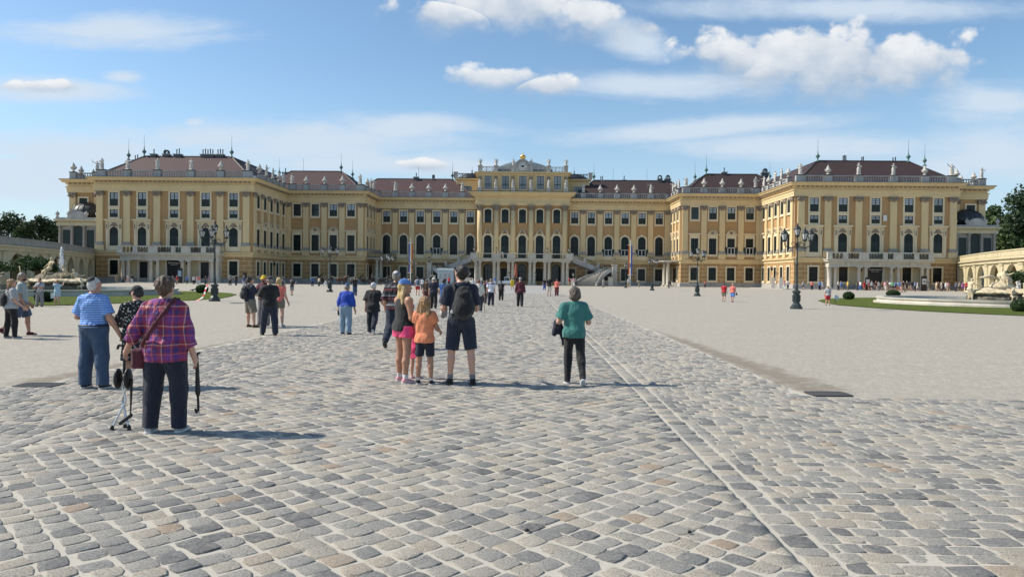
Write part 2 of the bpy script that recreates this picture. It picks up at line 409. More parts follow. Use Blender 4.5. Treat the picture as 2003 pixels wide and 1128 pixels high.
# ---- pilaster prototype
def pil_protos():
    b = MB(); b.box(-.68, .68, -.34, 0, 8.55, 18.35); b.box(-.8, .8, -.46, 0, 8.103, 8.3, 1); b.box(-.74, .74, -.4, 0, 8.303, 8.55, 1)
    b.box(-.74, .74, -.4, 0, 18.2, 18.35-.003+.0) if False else None
    sh_ = b.mesh('pilaster', ['cream_plaster', 'grey_stone'])
    c = MB(); c.box(-.85, .85, -.55, 0, 19.0, 19.22); c.box(-.68, .68, -.42, 0, 18.35, 19.0)
    for sg in (-1, 1):      # volutes
        c.lathe([(.02, -.3), (.34, -.3), (.36, 0), (.34, .3), (.02, .3)], 10, (0, 0, 0), 0)
        k = len(c.v)-50
        for i in range(k, len(c.v)):
            x, y, z = c.v[i]; c.v[i] = (sg*.62+x, -.3+z*.9, 18.62+y)
    c.lathe([(.02, -.25), (.2, -.1), (.24, .05), (.02, .25)], 8, (0, -.45, 18.9))
    c.prism([(-.5, 18.36), (0, 18.0), (.5, 18.36)], -.40, -.1)
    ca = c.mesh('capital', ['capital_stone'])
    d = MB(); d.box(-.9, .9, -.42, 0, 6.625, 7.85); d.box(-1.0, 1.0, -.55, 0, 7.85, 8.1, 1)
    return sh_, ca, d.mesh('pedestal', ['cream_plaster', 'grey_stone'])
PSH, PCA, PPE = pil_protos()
def pilaster(x, y, rot=0, sx=1, ped=True):
    o = inst('pilaster', PSH, palace, L(x, y, 0), rot, (sx, 1, 1)); inst('capital', PCA, o)
    if ped: inst('pedestal', PPE, o)
    return o
for s in (-1, 1):
    # wing front
    for i, x in enumerate((60.5, 66.4, 73.1, 79.9, 85.9)):
        window('upper_window', s*x, YW, 16.08); window('mezzanine', s*x, YW, 13.7); window('arched_wing', s*x, YW, 7.72)
        if i in (0, 4): window('ground', s*x, YW, 1.62)
    for x in (57.8, 63.3, 69.6, 76.7, 83.1, 88.9): pilaster(s*x, YW, 0, 1.0 if x > 58 else 1.0)
    # wing inner side
    rot = -s*PI/2
    for i in range(5):
        y = 153.55+4.0*i
        window('shuttered', s*HI, y, 16.08, rot, .95); window('tall_flat' if i in (0, 4) else 'tall_curl', s*HI, y, 7.75, rot, .95); window('ground', s*HI, y, 1.62, rot, .85)
    for y in (151.6, 155.55, 159.55, 163.55, 167.55, 170.9): pilaster(s*HI, y, rot, .85)
    # middle front
    for i, x in enumerate((53.85, 49.5, 45.15, 40.9)):
        window('upper_sash' if (s < 0 and i in (0,1)) or (s > 0 and i == 3) else 'upper_window', s*x, YM, 16.05); window('tall_flat' if i in (0, 3) else 'tall_curl', s*x, YM, 7.75); window('ground', s*x, YM, 1.62)
    for x in (56.0, 51.75, 47.35, 43.05, 38.6): pilaster(s*x, YM, 0, .95)
    for i in range(3):
        y = 175.0+3.7*i
        window('shuttered', s*HC, y, 16.05, rot, .9); window('tall_curl', s*HC, y, 7.75, rot, .9)
        if i != 1: window('ground', s*HC, y, 1.62, rot, .8)
    for y in (172.8, 176.85, 180.6, 184.1): pilaster(s*HC, y, rot, .8)
    # centre range
    for i, x in enumerate((34.85, 30.5, 26.2, 21.95, 17.6, 13.35)):
        window('upper_window', s*x, YC, 15.75); window('arched_centre', s*x, YC, 7.55)
        if i < 5: window('ground', s*x, YC, 1.3, 0, 1)
    for x in (36.9, 32.7, 28.4, 24.1, 19.8, 15.5): pilaster(s*x, YC, 0, .95)
    # side pavilion behind the oriel
    window('shuttered', s*94.9, YS, 15.2); pilaster(s*97.2, YS); pilaster(s*91.8, YS)
    window('shuttered', s*90.6, YS, 15.2, 0, .6)

# ---- central block
b = MB(); b.box(-HB, HB, YB-150, 40, 0, 23.2); b.build('central_wall', 'ochre_plaster', palace)
b = MB(); pth = [(-HB, 36), (-HB, YB-150), (HB, YB-150), (HB, 36)]
b.sweep(pth, [(0, 20.1), (.5, 20.1), (.55, 20.5), (.62, 20.52), (.62, 20.95), (.45, 21.0), (.45, 22.05), (.9, 22.2), (1.0, 22.4), (1.5, 22.55), (1.7, 23.0), (2.0, 23.15), (2.0, 23.4), (0, 23.5)])
b.build('entablature', 'cream_plaster', palace)
b = MB(); b.sweep(pth, [(0, 23.51), (2.03, 23.41), (2.03, 23.52), (0, 23.7)]); b.build('cornice_flashing', 'roof_edge', palace)
b = MB(); b.box(-HB-.2, HB+.2, YB-150-.12, 36, 5.9, 6.7); b.box(-HB+.003, HB-.003, YB-150-.16, 36, .0, 1.0); b.build('string_course', 'cream_plaster', palace)
for x in (-8.75, -4.4, 0, 4.4, 8.7):
    window('block_upper', x, YB, 15.7); window('arched_block', x, YB, 6.72); window('attic', x*1.02, 185.2, 24.5)
colm = MB(); colm.lathe([(.72, 8.2), (.82, 8.35), (.7, 8.6), (.66, 9), (.64, 13), (.58, 18.8)], 16, (0, -.1, 0)); colm.box(-.9, .9, -.95, .6, 6.7, 8.2)
colc = MB(); colc.lathe([(.58, 18.7), (.66, 18.95), (.6, 19.1), (.72, 19.5), (.95, 19.85)], 12, (0, -.1, 0)); colc.box(-.9, .9, -.95, .3, 19.85, 20.1)
for i in range(8):
    a = 2*PI*i/8; colc.lathe([(.02, -.25), (.2, -.05), (.24, .12), (.02, .28)], 6, (.72*math.cos(a), -.1+.72*math.sin(a), 19.35))
for sg in (-1, 1): colc.lathe([(.02, -.22), (.26, 0), (.02, .22)], 8, (sg*.75, -.7, 19.7))
CM, CC = colm.mesh('giant_column', ['cream_plaster']), colc.mesh('capital', ['capital_stone'])
for x in (-10.85, -6.6, -2.35, 2.2, 6.5, 10.75):
    o = inst('giant_column', CM, palace, L(x, YB-.25, 0)); inst('capital', CC, o)
# attic storey
b = MB(); b.box(-11.6, 11.6, 35.2, 45, 23.4, 28.0); b.build('attic_wall', 'cream_plaster', palace)
ap = [(-11.6, 45), (-11.6, 35.2), (11.6, 35.2), (11.6, 45)]
b = MB(); b.sweep(ap, [(0, 27.95), (.3, 28.0), (.35, 28.3), (.8, 28.5), (.9, 28.8), (0, 28.9)]); b.build('attic_cornice', 'cream_plaster', palace)
b = MB(); b.sweep(ap, [(0, 23.6), (.12, 23.6), (.12, 24.3), (0, 24.3)]); b.build('attic_plinth', 'arcade_plaster', palace)
orn = MB(); orn.box(-.55, .55, -.14, .0, 24.35, 27.9); orn.box(-.42, .42, -.3, -.14, 26.9, 27.7, 1); orn.lathe([(.02, -.3), (.3, 0), (.02, .3)], 8, (0, -.3, 27.3), 1); orn.box(-.3, .3, -.25, -.14, 26.3, 26.7, 1)
ORN = orn.mesh('attic_pilaster', ['cream_plaster', 'capital_stone'])
for x in (-11.0, -6.9, -2.5, 2.1, 6.6, 11.0): inst('attic_pilaster', ORN, palace, L(x, 185.2, 0))
crest = MB(); crest.prism(arch(1.8, .42, 27.55, 8, rise=.35), -.3, -.02); CR = crest.mesh('window_crest', ['arcade_plaster'])
for x in (-8.95, -4.5, 0, 4.5, 8.85): inst('window_crest', CR, palace, L(x, 185.2, 0.28))
# attic lattice parapet
def lattice(w, h=1.35):
    m = MB(); m.box(-w/2, w/2, -.12, .12, 0, .16); m.box(-w/2, w/2, -.14, .14, h-.16, h)
    n = max(1, round(w/.8))
    for i in range(n):
        cx_ = -w/2+w*(i+.5)/n
        pts = [(cx_+.36*math.cos(2*PI*k/10), h/2+.46*math.sin(2*PI*k/10)) for k in range(10)]
        m.ring(pts, [(cx_+(x-cx_)*.68, h/2+(z-h/2)*.68) for x, z in pts], -.08, .08)
        m.box(cx_-.07, cx_+.07, -.06, .06, .16, h-.16) if i % 2 else None
    return m
for x0, x1 in ((-11.0, -6.9), (-6.9, -2.5), (2.1, 6.6), (6.6, 11.0)):
    lattice(x1-x0-.9).build('lattice_parapet', 'parapet_stone', palace, L((x0+x1)/2, 185.3, 28.9))
pp = MB(); pp.box(-.5, .5, -.45, .45, 0, 1.45); pp.box(-.6, .6, -.55, .55, 1.45, 1.62); PPM = pp.mesh('parapet_pedestal', ['parapet_stone'])
for x in (-11.0, -6.9, -2.5, 2.1, 6.6, 11.0): inst('parapet_pedestal', PPM, palace, L(x, 185.3, 28.9))
# clock gable
g = MB()
g.prism([(-1.9, 0), (1.9, 0), (1.6, 1.4), (1.35, 1.6)]+[(1.3*math.cos(PI*i/8), 1.7+1.3*math.sin(PI*i/8)) for i in range(9)]+[(-1.35, 1.6), (-1.6, 1.4)], -.3, .3)
aa = [(1.75*math.cos(PI*i/10), 1.75+1.55*math.sin(PI*i/10)) for i in range(11)]; g.ring(aa, [(x*.78, 1.75+(z-1.75)*.78) for x, z in aa], -.6, .2, closed=False)
clock = g.build('clock_gable', 'parapet_stone', palace, L(-.1, 185.3, 28.9))
f = MB(); f.lathe([(.02, 0), (1.02, 0), (1.05, .06), (.9, .1), (.02, .1)], 24); fm = f.mesh('clock_dial', ['white_paint']); fm.transform(Matrix.Rotation(PI/2, 4, 'X')); inst('clock_dial', fm, clock, (0, -.31, 1.42))
h = MB()
for i in range(12):
    a = 2*PI*i/12; ca, sa = math.cos(a), math.sin(a)
    for d in (-.05, .05): h.tube([(.62*ca-d*sa, 0, .62*sa+d*ca), (.86*ca-d*sa, 0, .86*sa+d*ca)], .03, 4)
h.tube([(.1, -.02, 0), (-.5, -.02, -.03)], .06, 4); h.tube([(.1, -.04, .02), (-.78, -.04, .0)], .045, 4); h.lathe([(.01, -.3), (.34, -.2), (.34, .2), (.01, .3)], 10, (.05, -.01, 0), sy=.2)
h.build('clock_hands', 'panel_black', clock, (0, -.43, 1.42))
c = MB(); c.lathe([(.5, 0), (.62, .12), (.5, .25), (.75, .45), (.78, .7), (.5, .98), (.16, 1.1), (.1, 1.25), (.2, 1.4), (.04, 1.55), (.03, 1.9)], 14)
for i in range(6): a = 2*PI*i/6; c.lathe([(.02, -.1), (.14, .05), (.02, .22)], 6, (.6*math.cos(a), .6*math.sin(a), .3))
c.build('gilt_crown', 'gold', clock, (.05, 0, 3.3))
# flat dome behind the parapet
b = MB()
n = 14; m = 8; vs = []
for i in range(n+1):
    u = -1+2*i/n
    for j in range(m+1):
        w = -1+2*j/m; vs.append((u*7.6, 41+w*5, 29.0+2.75*max(0, (1-u*u))**.75*max(0, 1-w*w)**.5+.75))
b.add(vs, [(i*(m+1)+j, (i+1)*(m+1)+j, (i+1)*(m+1)+j+1, i*(m+1)+j+1) for i in range(n) for j in range(m)]); b.box(-7.6, 7.6, 36, 46, 28.5, 29.76)
b.build('dome_roof', 'lead_grey', palace)
# setback blocks beside the attic
for s in (-1, 1):
    b = MB(); b.box(min(s*11.6, s*17.6), max(s*11.6, s*17.6), 41, 50, 21.5, 27.6); b.build('setback_wall', 'cream_plaster', palace)
    b = MB(); b.sweep([(s*18.0-.0, 41), (s*11.7, 41)] if s < 0 else [(11.7, 41), (18.0, 41)], [(0, 27.3), (.3, 27.35), (.7, 27.6), (.75, 27.9), (0, 28.0)]); b.build('setback_cornice', 'cream_plaster', palace)
    lattice(5.6, 1.3).build('lattice_parapet', 'dome_lead', palace, L(s*14.4, 191, 28.0))
    inst('parapet_pedestal', PPM, palace, L(s*17.8, 191, 28.0)); b = MB(); b.lathe([(.06, 0), (.3, .2), (.1, .5), (.22, .8), (.04, 1.1), (.03, 2.2)], 8); b.build('roof_finial', 'copper_green', palace, L(s*13.6, 192.5, 29.3))
    window('attic', s*14.6, 191, 22.6, 0, 1.1)
    b = MB(); b.lathe([(3.6, 0), (3.2, .8), (2.2, 1.5), (.1, 1.9)], 14, sy=.8); b.build('dome_roof', 'dome_lead', palace, L(s*14.0, 195.5, 28.0))

# ---- roofs: hipped bars
EZ, RZ, D = 22.15, 27.95, 7.0
def hip(x0, x1, y0, y1, mat, d=D, rz=RZ, edges=True):
    b = MB(); x0, x1 = sorted((x0, x1)); y0 -= 150; y1 -= 150
    vs = [(x0, y0, EZ), (x1, y0, EZ), (x1, y1, EZ), (x0, y1, EZ)]
    if x1-x0 >= y1-y0: e = (y1-y0)/2; vs += [(x0+e, (y0+y1)/2, rz), (x1-e, (y0+y1)/2, rz)]; fs = [(0, 1, 5, 4), (1, 2, 5), (2, 3, 4, 5), (3, 0, 4)]; r = (vs[4], vs[5])
    else: e = (x1-x0)/2; vs += [((x0+x1)/2, y0+e, rz), ((x0+x1)/2, y1-e, rz)]; fs = [(0, 1, 4), (1, 2, 5, 4), (2, 3, 5), (3, 0, 4, 5)]; r = (vs[4], vs[5])
    b.add(vs, fs, 0)
    def up(p, q): b.tube([Vector(p)+Vector((0, 0, .03)), Vector(q)+Vector((0, 0, .03))], .13, 4, 1, False)
    up(*r)
    for i, k in () if not edges else ((0, 4), (1, 5 if x1-x0 >= y1-y0 else 4), (2, 5), (3, 4 if x1-x0 >= y1-y0 else 5)): up(vs[i], vs[k])
    return b.build('roof', [mat, 'roof_edge'], palace)
for s in (-1, 1):
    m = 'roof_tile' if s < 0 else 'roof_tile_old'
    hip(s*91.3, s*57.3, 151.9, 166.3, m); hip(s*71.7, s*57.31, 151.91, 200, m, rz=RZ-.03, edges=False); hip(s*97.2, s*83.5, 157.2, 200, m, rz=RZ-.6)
    hip(s*65, s*38.4, 173.1, 187.1, m); hip(s*52.6, s*38.41, 173.11, 200, m, rz=RZ-.03, edges=False)
    hip(s*46, s*11.9, 186.0, 200.0, m)
# finials with masts
fin = MB(); fin.lathe([(.5, 0), (.42, .12), (.16, .3), (.14, .7), (.42, 1.05), (.46, 1.25), (.16, 1.6), (.08, 2.1), (.05, 2.6)], 10); fin.tube([(0, 0, 2.5), (0, 0, 5.0)], [.035, .02], 5, 1)
FIN = fin.mesh('roof_finial', ['copper_green', 'iron_black'])
for s in (-1, 1):
    for x, y in ((64.5, 159.1), (84.1, 159.1), (90.3, 164), (45.5, 180.1), (64.5, 190), (45.5, 192), (18.9, 193)): inst('roof_finial', FIN, palace, L(s*x, y, RZ-.15))
for x in (-28, -55, 24, 33): b = MB(); b.tube([(0, 0, 0), (0, 0, 3.2)], .03, 4); b.build('lightning_rod', 'iron_black', palace, L(x, 193 if abs(x) < 40 else 180, RZ-.1))
def chimney(w, pots, x, y, z=RZ-.4, hood=False):
    w *= .74; b = MB(); b.box(-w/2, w/2, -.5, .5, -.5, .75); b.box(-w/2-.15, w/2+.15, -.65, .65, .75, .95, 1)
    for i in range(pots):
        px_ = (i-(pots-1)/2)*min(.55, w/max(1, pots)); b.lathe([(.12, .95), (.12, 1.9+.15*(i % 2)), (.16, 1.92+.15*(i % 2)), (.16, 2.02+.15*(i % 2))], 6, (px_, 0, 0))
    if hood: b.ring([(-.55, .95), (.55, .95), (.55, 1.55), (.3, 1.85), (-.3, 1.85), (-.55, 1.55)], [(-.33, 1.05), (.33, 1.05), (.33, 1.42), (.18, 1.62), (-.18, 1.62), (-.33, 1.42)], -.4, .4)
    b.build('chimney', ['soot_brick', 'plinth_stone'], palace, L(x, y, z))
for a in ((1.6, 1, -82.0, 159.3), (1.9, 0, -79.2, 159.4, RZ-.4, True), (2.2, 2, -76.6, 159.3), (4.0, 5, -69.9, 159.3), (2.2, 3, -67.1, 159.3), (1.8, 2, -88.5, 164, RZ-1), (1.8, 2, -86.5, 165, RZ-1, True),
          (1.9, 1, -61.5, 186), (1.2, 1, -47.5, 186, RZ-2), (1.7, 1, -28.6, 193), (1.0, 3, -24, 193.2, RZ-.9), (1.0, 2, -14, 195, RZ-1.2),
          (2.0, 1, 38.5, 193, RZ-.4, True), (1.6, 0, 36.4, 193, RZ-.4, True), (1.2, 2, 21, 193.5, RZ-.9), (1.2, 1, 27, 193.5, RZ-.7), (1.6, 1, 50, 180.3), (2.4, 1, 60, 180.3, RZ-.4, True),
          (1.2, 3, 72, 163, RZ-.2), (.9, 2, 76, 163, RZ-.5), (1.4, 2, 82, 161, RZ-.9), (1.5, 2, 86, 168, RZ-.6)): chimney(*a)
# white skylight strip on left inner roof slope
b = MB(); b.box(-.02, .12, -2.4, 2.4, 0, .8); sk = b.build('skylight', 'white_paint', palace, L(-58.1, 155.5, 22.8)); sk.rotation_euler = (0, -.7, 0)

# ---- balustrades and pedestals along the eaves
balu = [(.1, 0), (.16, .05), (.1, .12), (.08, .2), (.15, .42), (.16, .52), (.08, .75), (.07, .82), (.13, .9), (.13, .96)]
def balustrade(w):
    m = MB(); m.box(-w/2, w/2, -.2, .2, 0, .24); m.box(-w/2, w/2, -.24, .24, 1.2, 1.42)
    n = max(1, round(w/.52))
    for i in range(n): m.lathe([(r*1.05, .24+z) for r, z in balu], 7, (-w/2+w*(i+.5)/n, 0, 0))
    return m
PED = {}
def pedestal_mesh(w):
    w = round(w, 1)
    if w not in PED:
        m = MB(); m.box(-w/2, w/2, -.38, .38, 0, 1.42); m.box(-w/2-.1, w/2+.1, -.48, .48, 1.42, 1.58, 1); m.box(-w/2-.06, w/2+.06, -.44, .44, 0.0, .2); PED[w] = m.mesh('parapet_pedestal', ['parapet_stone', 'roof_edge'])
    return PED[w]
TOPS = []          # where statues and urns stand: (x, y, z, run, index)
def parapet(run, fixed, rot, xs, ws, z=22.15, off=.0):
    """xs: pedestal positions along the run (building x for fronts, y for sides); fixed: the other coordinate"""
    bl = MB()
    for k, (a, w) in enumerate(zip(xs, ws)):
        loc = L(a, fixed, z) if rot == 0 else L(fixed, a, z)
        inst('parapet_pedestal', pedestal_mesh(w), palace, loc, rot)
        TOPS.append((loc[0]+AX, loc[1]+150, z+1.58, run, k))
    for (a, wa), (c, wc) in zip(zip(xs, ws), list(zip(xs, ws))[1:]):
        lo, hi = a+wa/2, c-wc/2; mid = (lo+hi)/2
        balustrade(hi-lo-.02).build('balustrade', 'parapet_stone', palace, L(mid, fixed, z) if rot == 0 else L(fixed, mid, z), rot)
for s in (-1, 1):
    n = 'left' if s < 0 else 'right'
    srt = lambda v: sorted(s*q for q in v)
    parapet(n+' front wing', YW+.1, 0, srt((57.6, 63.3, 69.6, 76.7, 83.1, 88.6)), [1.9 if i in (0, 5) else 1.5 for i in range(6)])
    parapet(n+' wing side', s*(HI+.1), -s*PI/2, [154.8, 158.9, 163.0, 167.1, 170.4], [1.1]*5)
    parapet(n+' middle wing', YM+.1, 0, srt((55.2, 51.75, 47.35, 43.05, 38.8)), [1.8, 1.3, 1.3, 1.3, 1.9])
    parapet(n+' middle side', s*(HC+.1), -s*PI/2, [175.6, 179.3, 182.6], [1.1]*3)
    parapet(n+' centre range', YC+.1, 0, srt((36.9, 32.7, 28.4, 24.1, 19.8, 15.5, 12.4)), [1.8]+[1.35]*5+[.6] if s > 0 else [.6]+[1.35]*5+[1.8])
    parapet(n+' end pavilion', YS+.1, 0, srt((92.0, 97.2)), [1.3, 1.5], 21.6+.55)
    parapet(n+' end side', s*(HS-.1), s*PI/2, [158.5, 163.0], [1.2, 1.2])

# ---- entrance porticos of the wings
def column(b, x, y, z0, z1, r=.36, mat=0):
    h = z1-z0
    b.box(x-r*1.45, x+r*1.45, y-r*1.45, y+r*1.45, z0, z0+.35, mat)
    b.lathe([(r*1.3, .35), (r*1.35, .45), (r*1.1, .58), (r, .7), (r, h*.4), (r*.86, h-.55), (r*1.1, h-.5), (r*.9, h-.42), (r*1.25, h-.22)], 12, (x, y, z0), mat)
    b.box(x-r*1.4, x+r*1.4, y-r*1.4, y+r*1.4, z1-.22, z1, mat)
for s in (-1, 1):
    xc = s*73.1; pf = YW-2.3-150
    col_x = [-9.9, -8.8, -4.0, -2.6, 2.6, 4.0, 8.8, 9.9]
    for i, cx_ in enumerate(col_x):
        b = MB(); column(b, 0, 0, 0, 4.75, .38)
        if abs(cx_) > 9: b.box(-.2, .2, .4, 1.9, 0, 4.7)
        b.build('portico_column', 'pale_stone', palace, (xc+cx_, pf+.5, 0))
    b = MB()
    b.box(xc-10.4, xc+10.4, pf, YW-150-.003, 4.75, 5.05); b.box(xc-10.3, xc+10.3, pf+.12, YW-150-.003, 5.05, 5.75); b.box(xc-10.7, xc+10.7, pf-.45, YW-150-.003, 5.75, 6.1); b.box(xc-10.85, xc+10.85, pf-.6, YW-150-.003, 6.1, 6.3)
    for k in (-6.4, 0, 6.4): b.box(xc+k-.35, xc+k+.35, pf-.12, pf+.115, 5.0, 5.72)
    b.build('portico_entablature', 'pale_stone', palace)
    # balcony rail: solid posts, pierced panels
    posts = [-10.2, -6.9, -4.6, -2.6, 0.6+1.2, 4.2, 6.9, 10.2]
    posts = [(-10.2, 1.0), (-7.0, 1.0), (-3.3, 2.0), (-.2+1.2, 0.9), (3.6, 2.0), (7.3, 1.0), (10.2, 1.0)]
    b = MB()
    for px_, w in posts: b.box(xc+px_-w/2, xc+px_+w/2, pf-.25, pf+.25, 6.3, 7.5)
    b.box(xc-10.7, xc+10.7, pf-.3, pf+.3, 7.5, 7.68); b.build('balcony_rail', 'pale_stone', palace)
    b = MB()
    for (p0, w0), (p1, w1) in zip(posts, posts[1:]):
        lo, hi = p0+w0/2, p1-w1/2; n = max(2, int((hi-lo)/.55))
        for i in range(n):
            cx_ = xc+lo+(hi-lo)*(i+.5)/n; pts = [(cx_+.24*math.cos(2*PI*k/8), 6.9+.5*math.sin(2*PI*k/8)) for k in range(8)]
            b.ring(pts, [(cx_+(x-cx_)*.6, 6.9+(z-6.9)*.7) for x, z in pts], pf-.05, pf+.05)
            b.box(cx_-.03, cx_+.03, pf-.04, pf+.04, 6.3, 7.5)
    b.box(xc-10.2, xc+10.2, pf-.02, pf+.02, 6.3, 6.36); b.build('balcony_grille', 'iron_black', palace)
    # wall panel behind, entrances
    b = MB(); b.box(xc-10.2, xc+10.2, YW-150-.1, YW-150-.004, .05, 4.74); b.build('portico_wall', 'arcade_plaster', palace)
    def door(x, w, h, sur=.45, z0=.05):
        d = MB(); d.box(-w/2, w/2, -.06, .0, z0, z0+h); d.box(-.05, .05, -.1, -.06, z0, z0+h*.7); d.box(-w/2, w/2, -.1, -.06, z0+h*.7, z0+h*.7+.12)
        for q in (-.25, .25): d.ring([(x_*1.0, z_) for x_, z_ in rect(w*.38, h*.55, z0+.2, q*w)], rect(w*.3, h*.5, z0+.3, q*w), -.09, -.06)
        o = d.build('door', 'door_dark', palace, (x, YW-150-.11, 0))
        r = MB(); i_ = rect(w, h, z0); n = [(-w/2-sur, z0), (w/2+sur, z0), (w/2+sur, z0+h+sur), (-w/2-sur, z0+h+sur)]
        r.ring([n[1], n[2], n[3], n[0]], [i_[1], i_[2], i_[3], i_[0]], -.2, .0, closed=False); r.build('surround', 'pale_stone', o); return o
    if s < 0:
        door(xc-6.4, 1.75, 4.35); door(xc+6.6, 1.75, 4.35); d0 = door(xc+.1, 3.0, 5.0-.35, .4)
    else:
        for k in (-6.5, 6.5): window('ground', xc+k, YW-.11, 1.62)
        d0 = door(xc, 3.0, 4.65, .5)
    b = MB(); b.box(-1.5, 1.5, -.24, -.12, 3.45, 4.68); b.build('sign_panel', 'panel_black', d0)
    a, c = ('Schlosseingang', 'Palace Entrance') if s < 0 else ('Kindermuseum', "Children's Museum")
    inst('sign_lettering', textmesh(a, .42, 'lettering_white'), d0, (0, -.26, 4.2)); inst('sign_lettering', textmesh(c, .22, 'lettering_white'), d0, (0, -.26, 3.8))
    for i, k in enumerate((-3.3, 3.3)):
        b = MB(); b.box(-.08, .08, -.08, .08, -.5, -.1); b.lathe([(.05, -1.0), (.16, -.85), (.18, -.55), (.05, -.45)], 6); b.build('hanging_lantern', 'iron_black', palace, (xc+k*1.0+(.9 if k < 0 else -.9)*0, pf+.9, 4.75))
# corner porches with iron balcony at the inner junctions
for s in (-1, 1):
    b = MB(); b.plan([(s*(HC+.0)-.0, 172.5-150+.5), (s*(HC-3.4), 25.0), (s*(HC-4.6), 29), (s*(HC-5.6), 34.6), (s*HC, 34.6)] if s > 0 else [(-HC, 34.6), (-(HC-5.6), 34.6), (-(HC-4.6), 29), (-(HC-3.4), 25.0), (-HC, 23.0)], 6.0, 6.35); b.build('balcony_slab', 'grey_stone', palace)
    b = MB(); pr = [(s*HC, 22.9), (s*(HC-3.3), 25.0), (s*(HC-4.5), 29), (s*(HC-5.5), 34.5)]
    for (x0, y0), (x1, y1) in zip(pr, pr[1:]):
        n = 8
        b.tube([(x0, y0, 7.5), (x1, y1, 7.5)], .06, 4); b.tube([(x0, y0, 6.5), (x1, y1, 6.5)], .05, 4)
        for i in range(n): q = (i+.5)/n; xx, yy = x0+(x1-x0)*q, y0+(y1-y0)*q; b.tube([(xx, yy, 6.35), (xx+.14, yy, 6.9), (xx-.1, yy, 7.2), (xx, yy, 7.5)], .045, 4)
    b.build('balcony_railing', 'iron_black', palace)
    for (x, y) in ((HC-2.2, 26.0), (HC-2.6, 28.6)):
        b = MB(); column(b, 0, 0, 0, 6.0, .42); b.build('porch_column', 'pale_stone', palace, (s*x, y, 0))
    b = MB(); b.box(-.1, .1, -1.3, 1.3, 0, 4.4); b.build('door', 'door_dark', palace, (s*(HC-.08), 28.7, 0))

weathered('stair_riser', (.19, .18, .165, 1), (.10, .10, .095, 1), amt=.5, scale=1)  # darker than the treads: step shading put into the colour
# ---- central balcony with double stairs
BF = 174.2-150
for i, x in enumerate((-11.1, -10.2, -6.7, -5.7, -3.2, -2.2, 2.0, 3.0, 5.6, 6.6, 10.0, 11.0)):
    for yy in (BF+.6, 29.5):
        if yy > 25 and i % 2: continue
        b = MB(); column(b, 0, 0, 0, 5.75, .4); b.build('balcony_column', 'pale_stone', palace, (x, yy, 0))
b = MB(); b.box(-11.9, 11.9, BF+.1, YB-150-.1, 5.75, 6.0); b.box(-12.1, 12.1, BF-.1, YB-150-.1, 6.0, 6.3); b.box(-12.3, 12.3, BF-.35, YB-150-.1, 6.3, 6.5); b.build('balcony_slab', 'pale_stone', palace)
b = MB()
for x, w in ((-11.6, 1.6), (-6.2, 2.0), (-2.7, 1.8), (2.5, 1.8), (6.1, 2.0), (11.4, 1.6)): b.box(x-w/2, x+w/2, BF-.2, BF+.2, 6.5, 7.5)
b.box(-12.2, 12.2, BF-.26, BF+.26, 7.5, 7.68); b.build('balcony_rail', 'pale_stone', palace)
b = MB()
for lo, hi in ((-10.8, -7.2), (-5.2, -3.6), (-1.8, 1.6), (3.4, 5.1), (7.1, 10.6)):
    n = int((hi-lo)/.6)
    for i in range(n):
        cx_ = lo+(hi-lo)*(i+.5)/n; b.tube([(cx_-.2, BF, 6.5), (cx_+.18, BF, 6.85), (cx_-.18, BF, 7.15), (cx_+.2, BF, 7.5)], .05, 4); b.tube([(cx_, BF, 6.5), (cx_, BF, 7.5)], .035, 4)
b.box(-11.4, 11.4, BF-.02, BF+.02, 6.5, 6.56); b.build('balcony_grille', 'iron_black', palace)
def arch_door(x, w, h):
    s_ = MB(); a = arch(w, h, 0, 12); s_.ring(a, [(q*.86, .12+z*(h-.3)/h) for q, z in a], -.12, 0); s_.box(-.07, .07, -.11, -.03, 0, h-.2); s_.box(-w/2, w/2, -.1, -.03, h*.62-.1, h*.62+.1)
    for q in (-.25, .25): s_.box(q*w-.03, q*w+.03, -.08, -.03, .1, h*.85)
    for zz in (.9, 1.7, 2.5): s_.box(-w/2, w/2, -.07, -.03, zz-.03, zz+.03)
    o = s_.build('arched_door', 'door_dark', palace, L(x, YB-.004, 0)); p_ = MB(); p_.prism(a, -.03, -.01); p_.build('pane', 'glass_clear', o)
    r_ = MB(); bo = [(q*1.22, z if z <= 0 else z*1.1) for q, z in a]; n = len(a); r_.ring([bo[(i+1) % n] for i in range(n)], [a[(i+1) % n] for i in range(n)], -.2, .0, closed=False); r_.build('surround', 'arcade_plaster', o)
for x in (-8.75, 0, 8.7): arch_door(x, 2.3, 5.3)
for x in (-4.4, 4.4, -12.6, 12.6):
    d = MB(); d.box(-.95, .95, -.05, 0, 0, 4.2); d.box(-.05, .05, -.09, -.05, 0, 4.2); d.box(-.95, .95, -.09, -.05, 2.9, 3.05)
    for zz in (.9, 1.8): d.box(-.95, .95, -.08, -.05, zz, zz+.06)
    o = d.build('door', 'door_dark', palace, L(x, (YB if abs(x) < 11 else YC)-.01, 0)); r_ = MB(); r_.ring([(1.3, 0), (1.3, 4.6), (-1.3, 4.6), (-1.3, 0)], [(.95, 0), (.95, 4.2), (-.95, 4.2), (-.95, 0)], -.2, 0, closed=False); r_.build('surround', 'arcade_plaster', o)
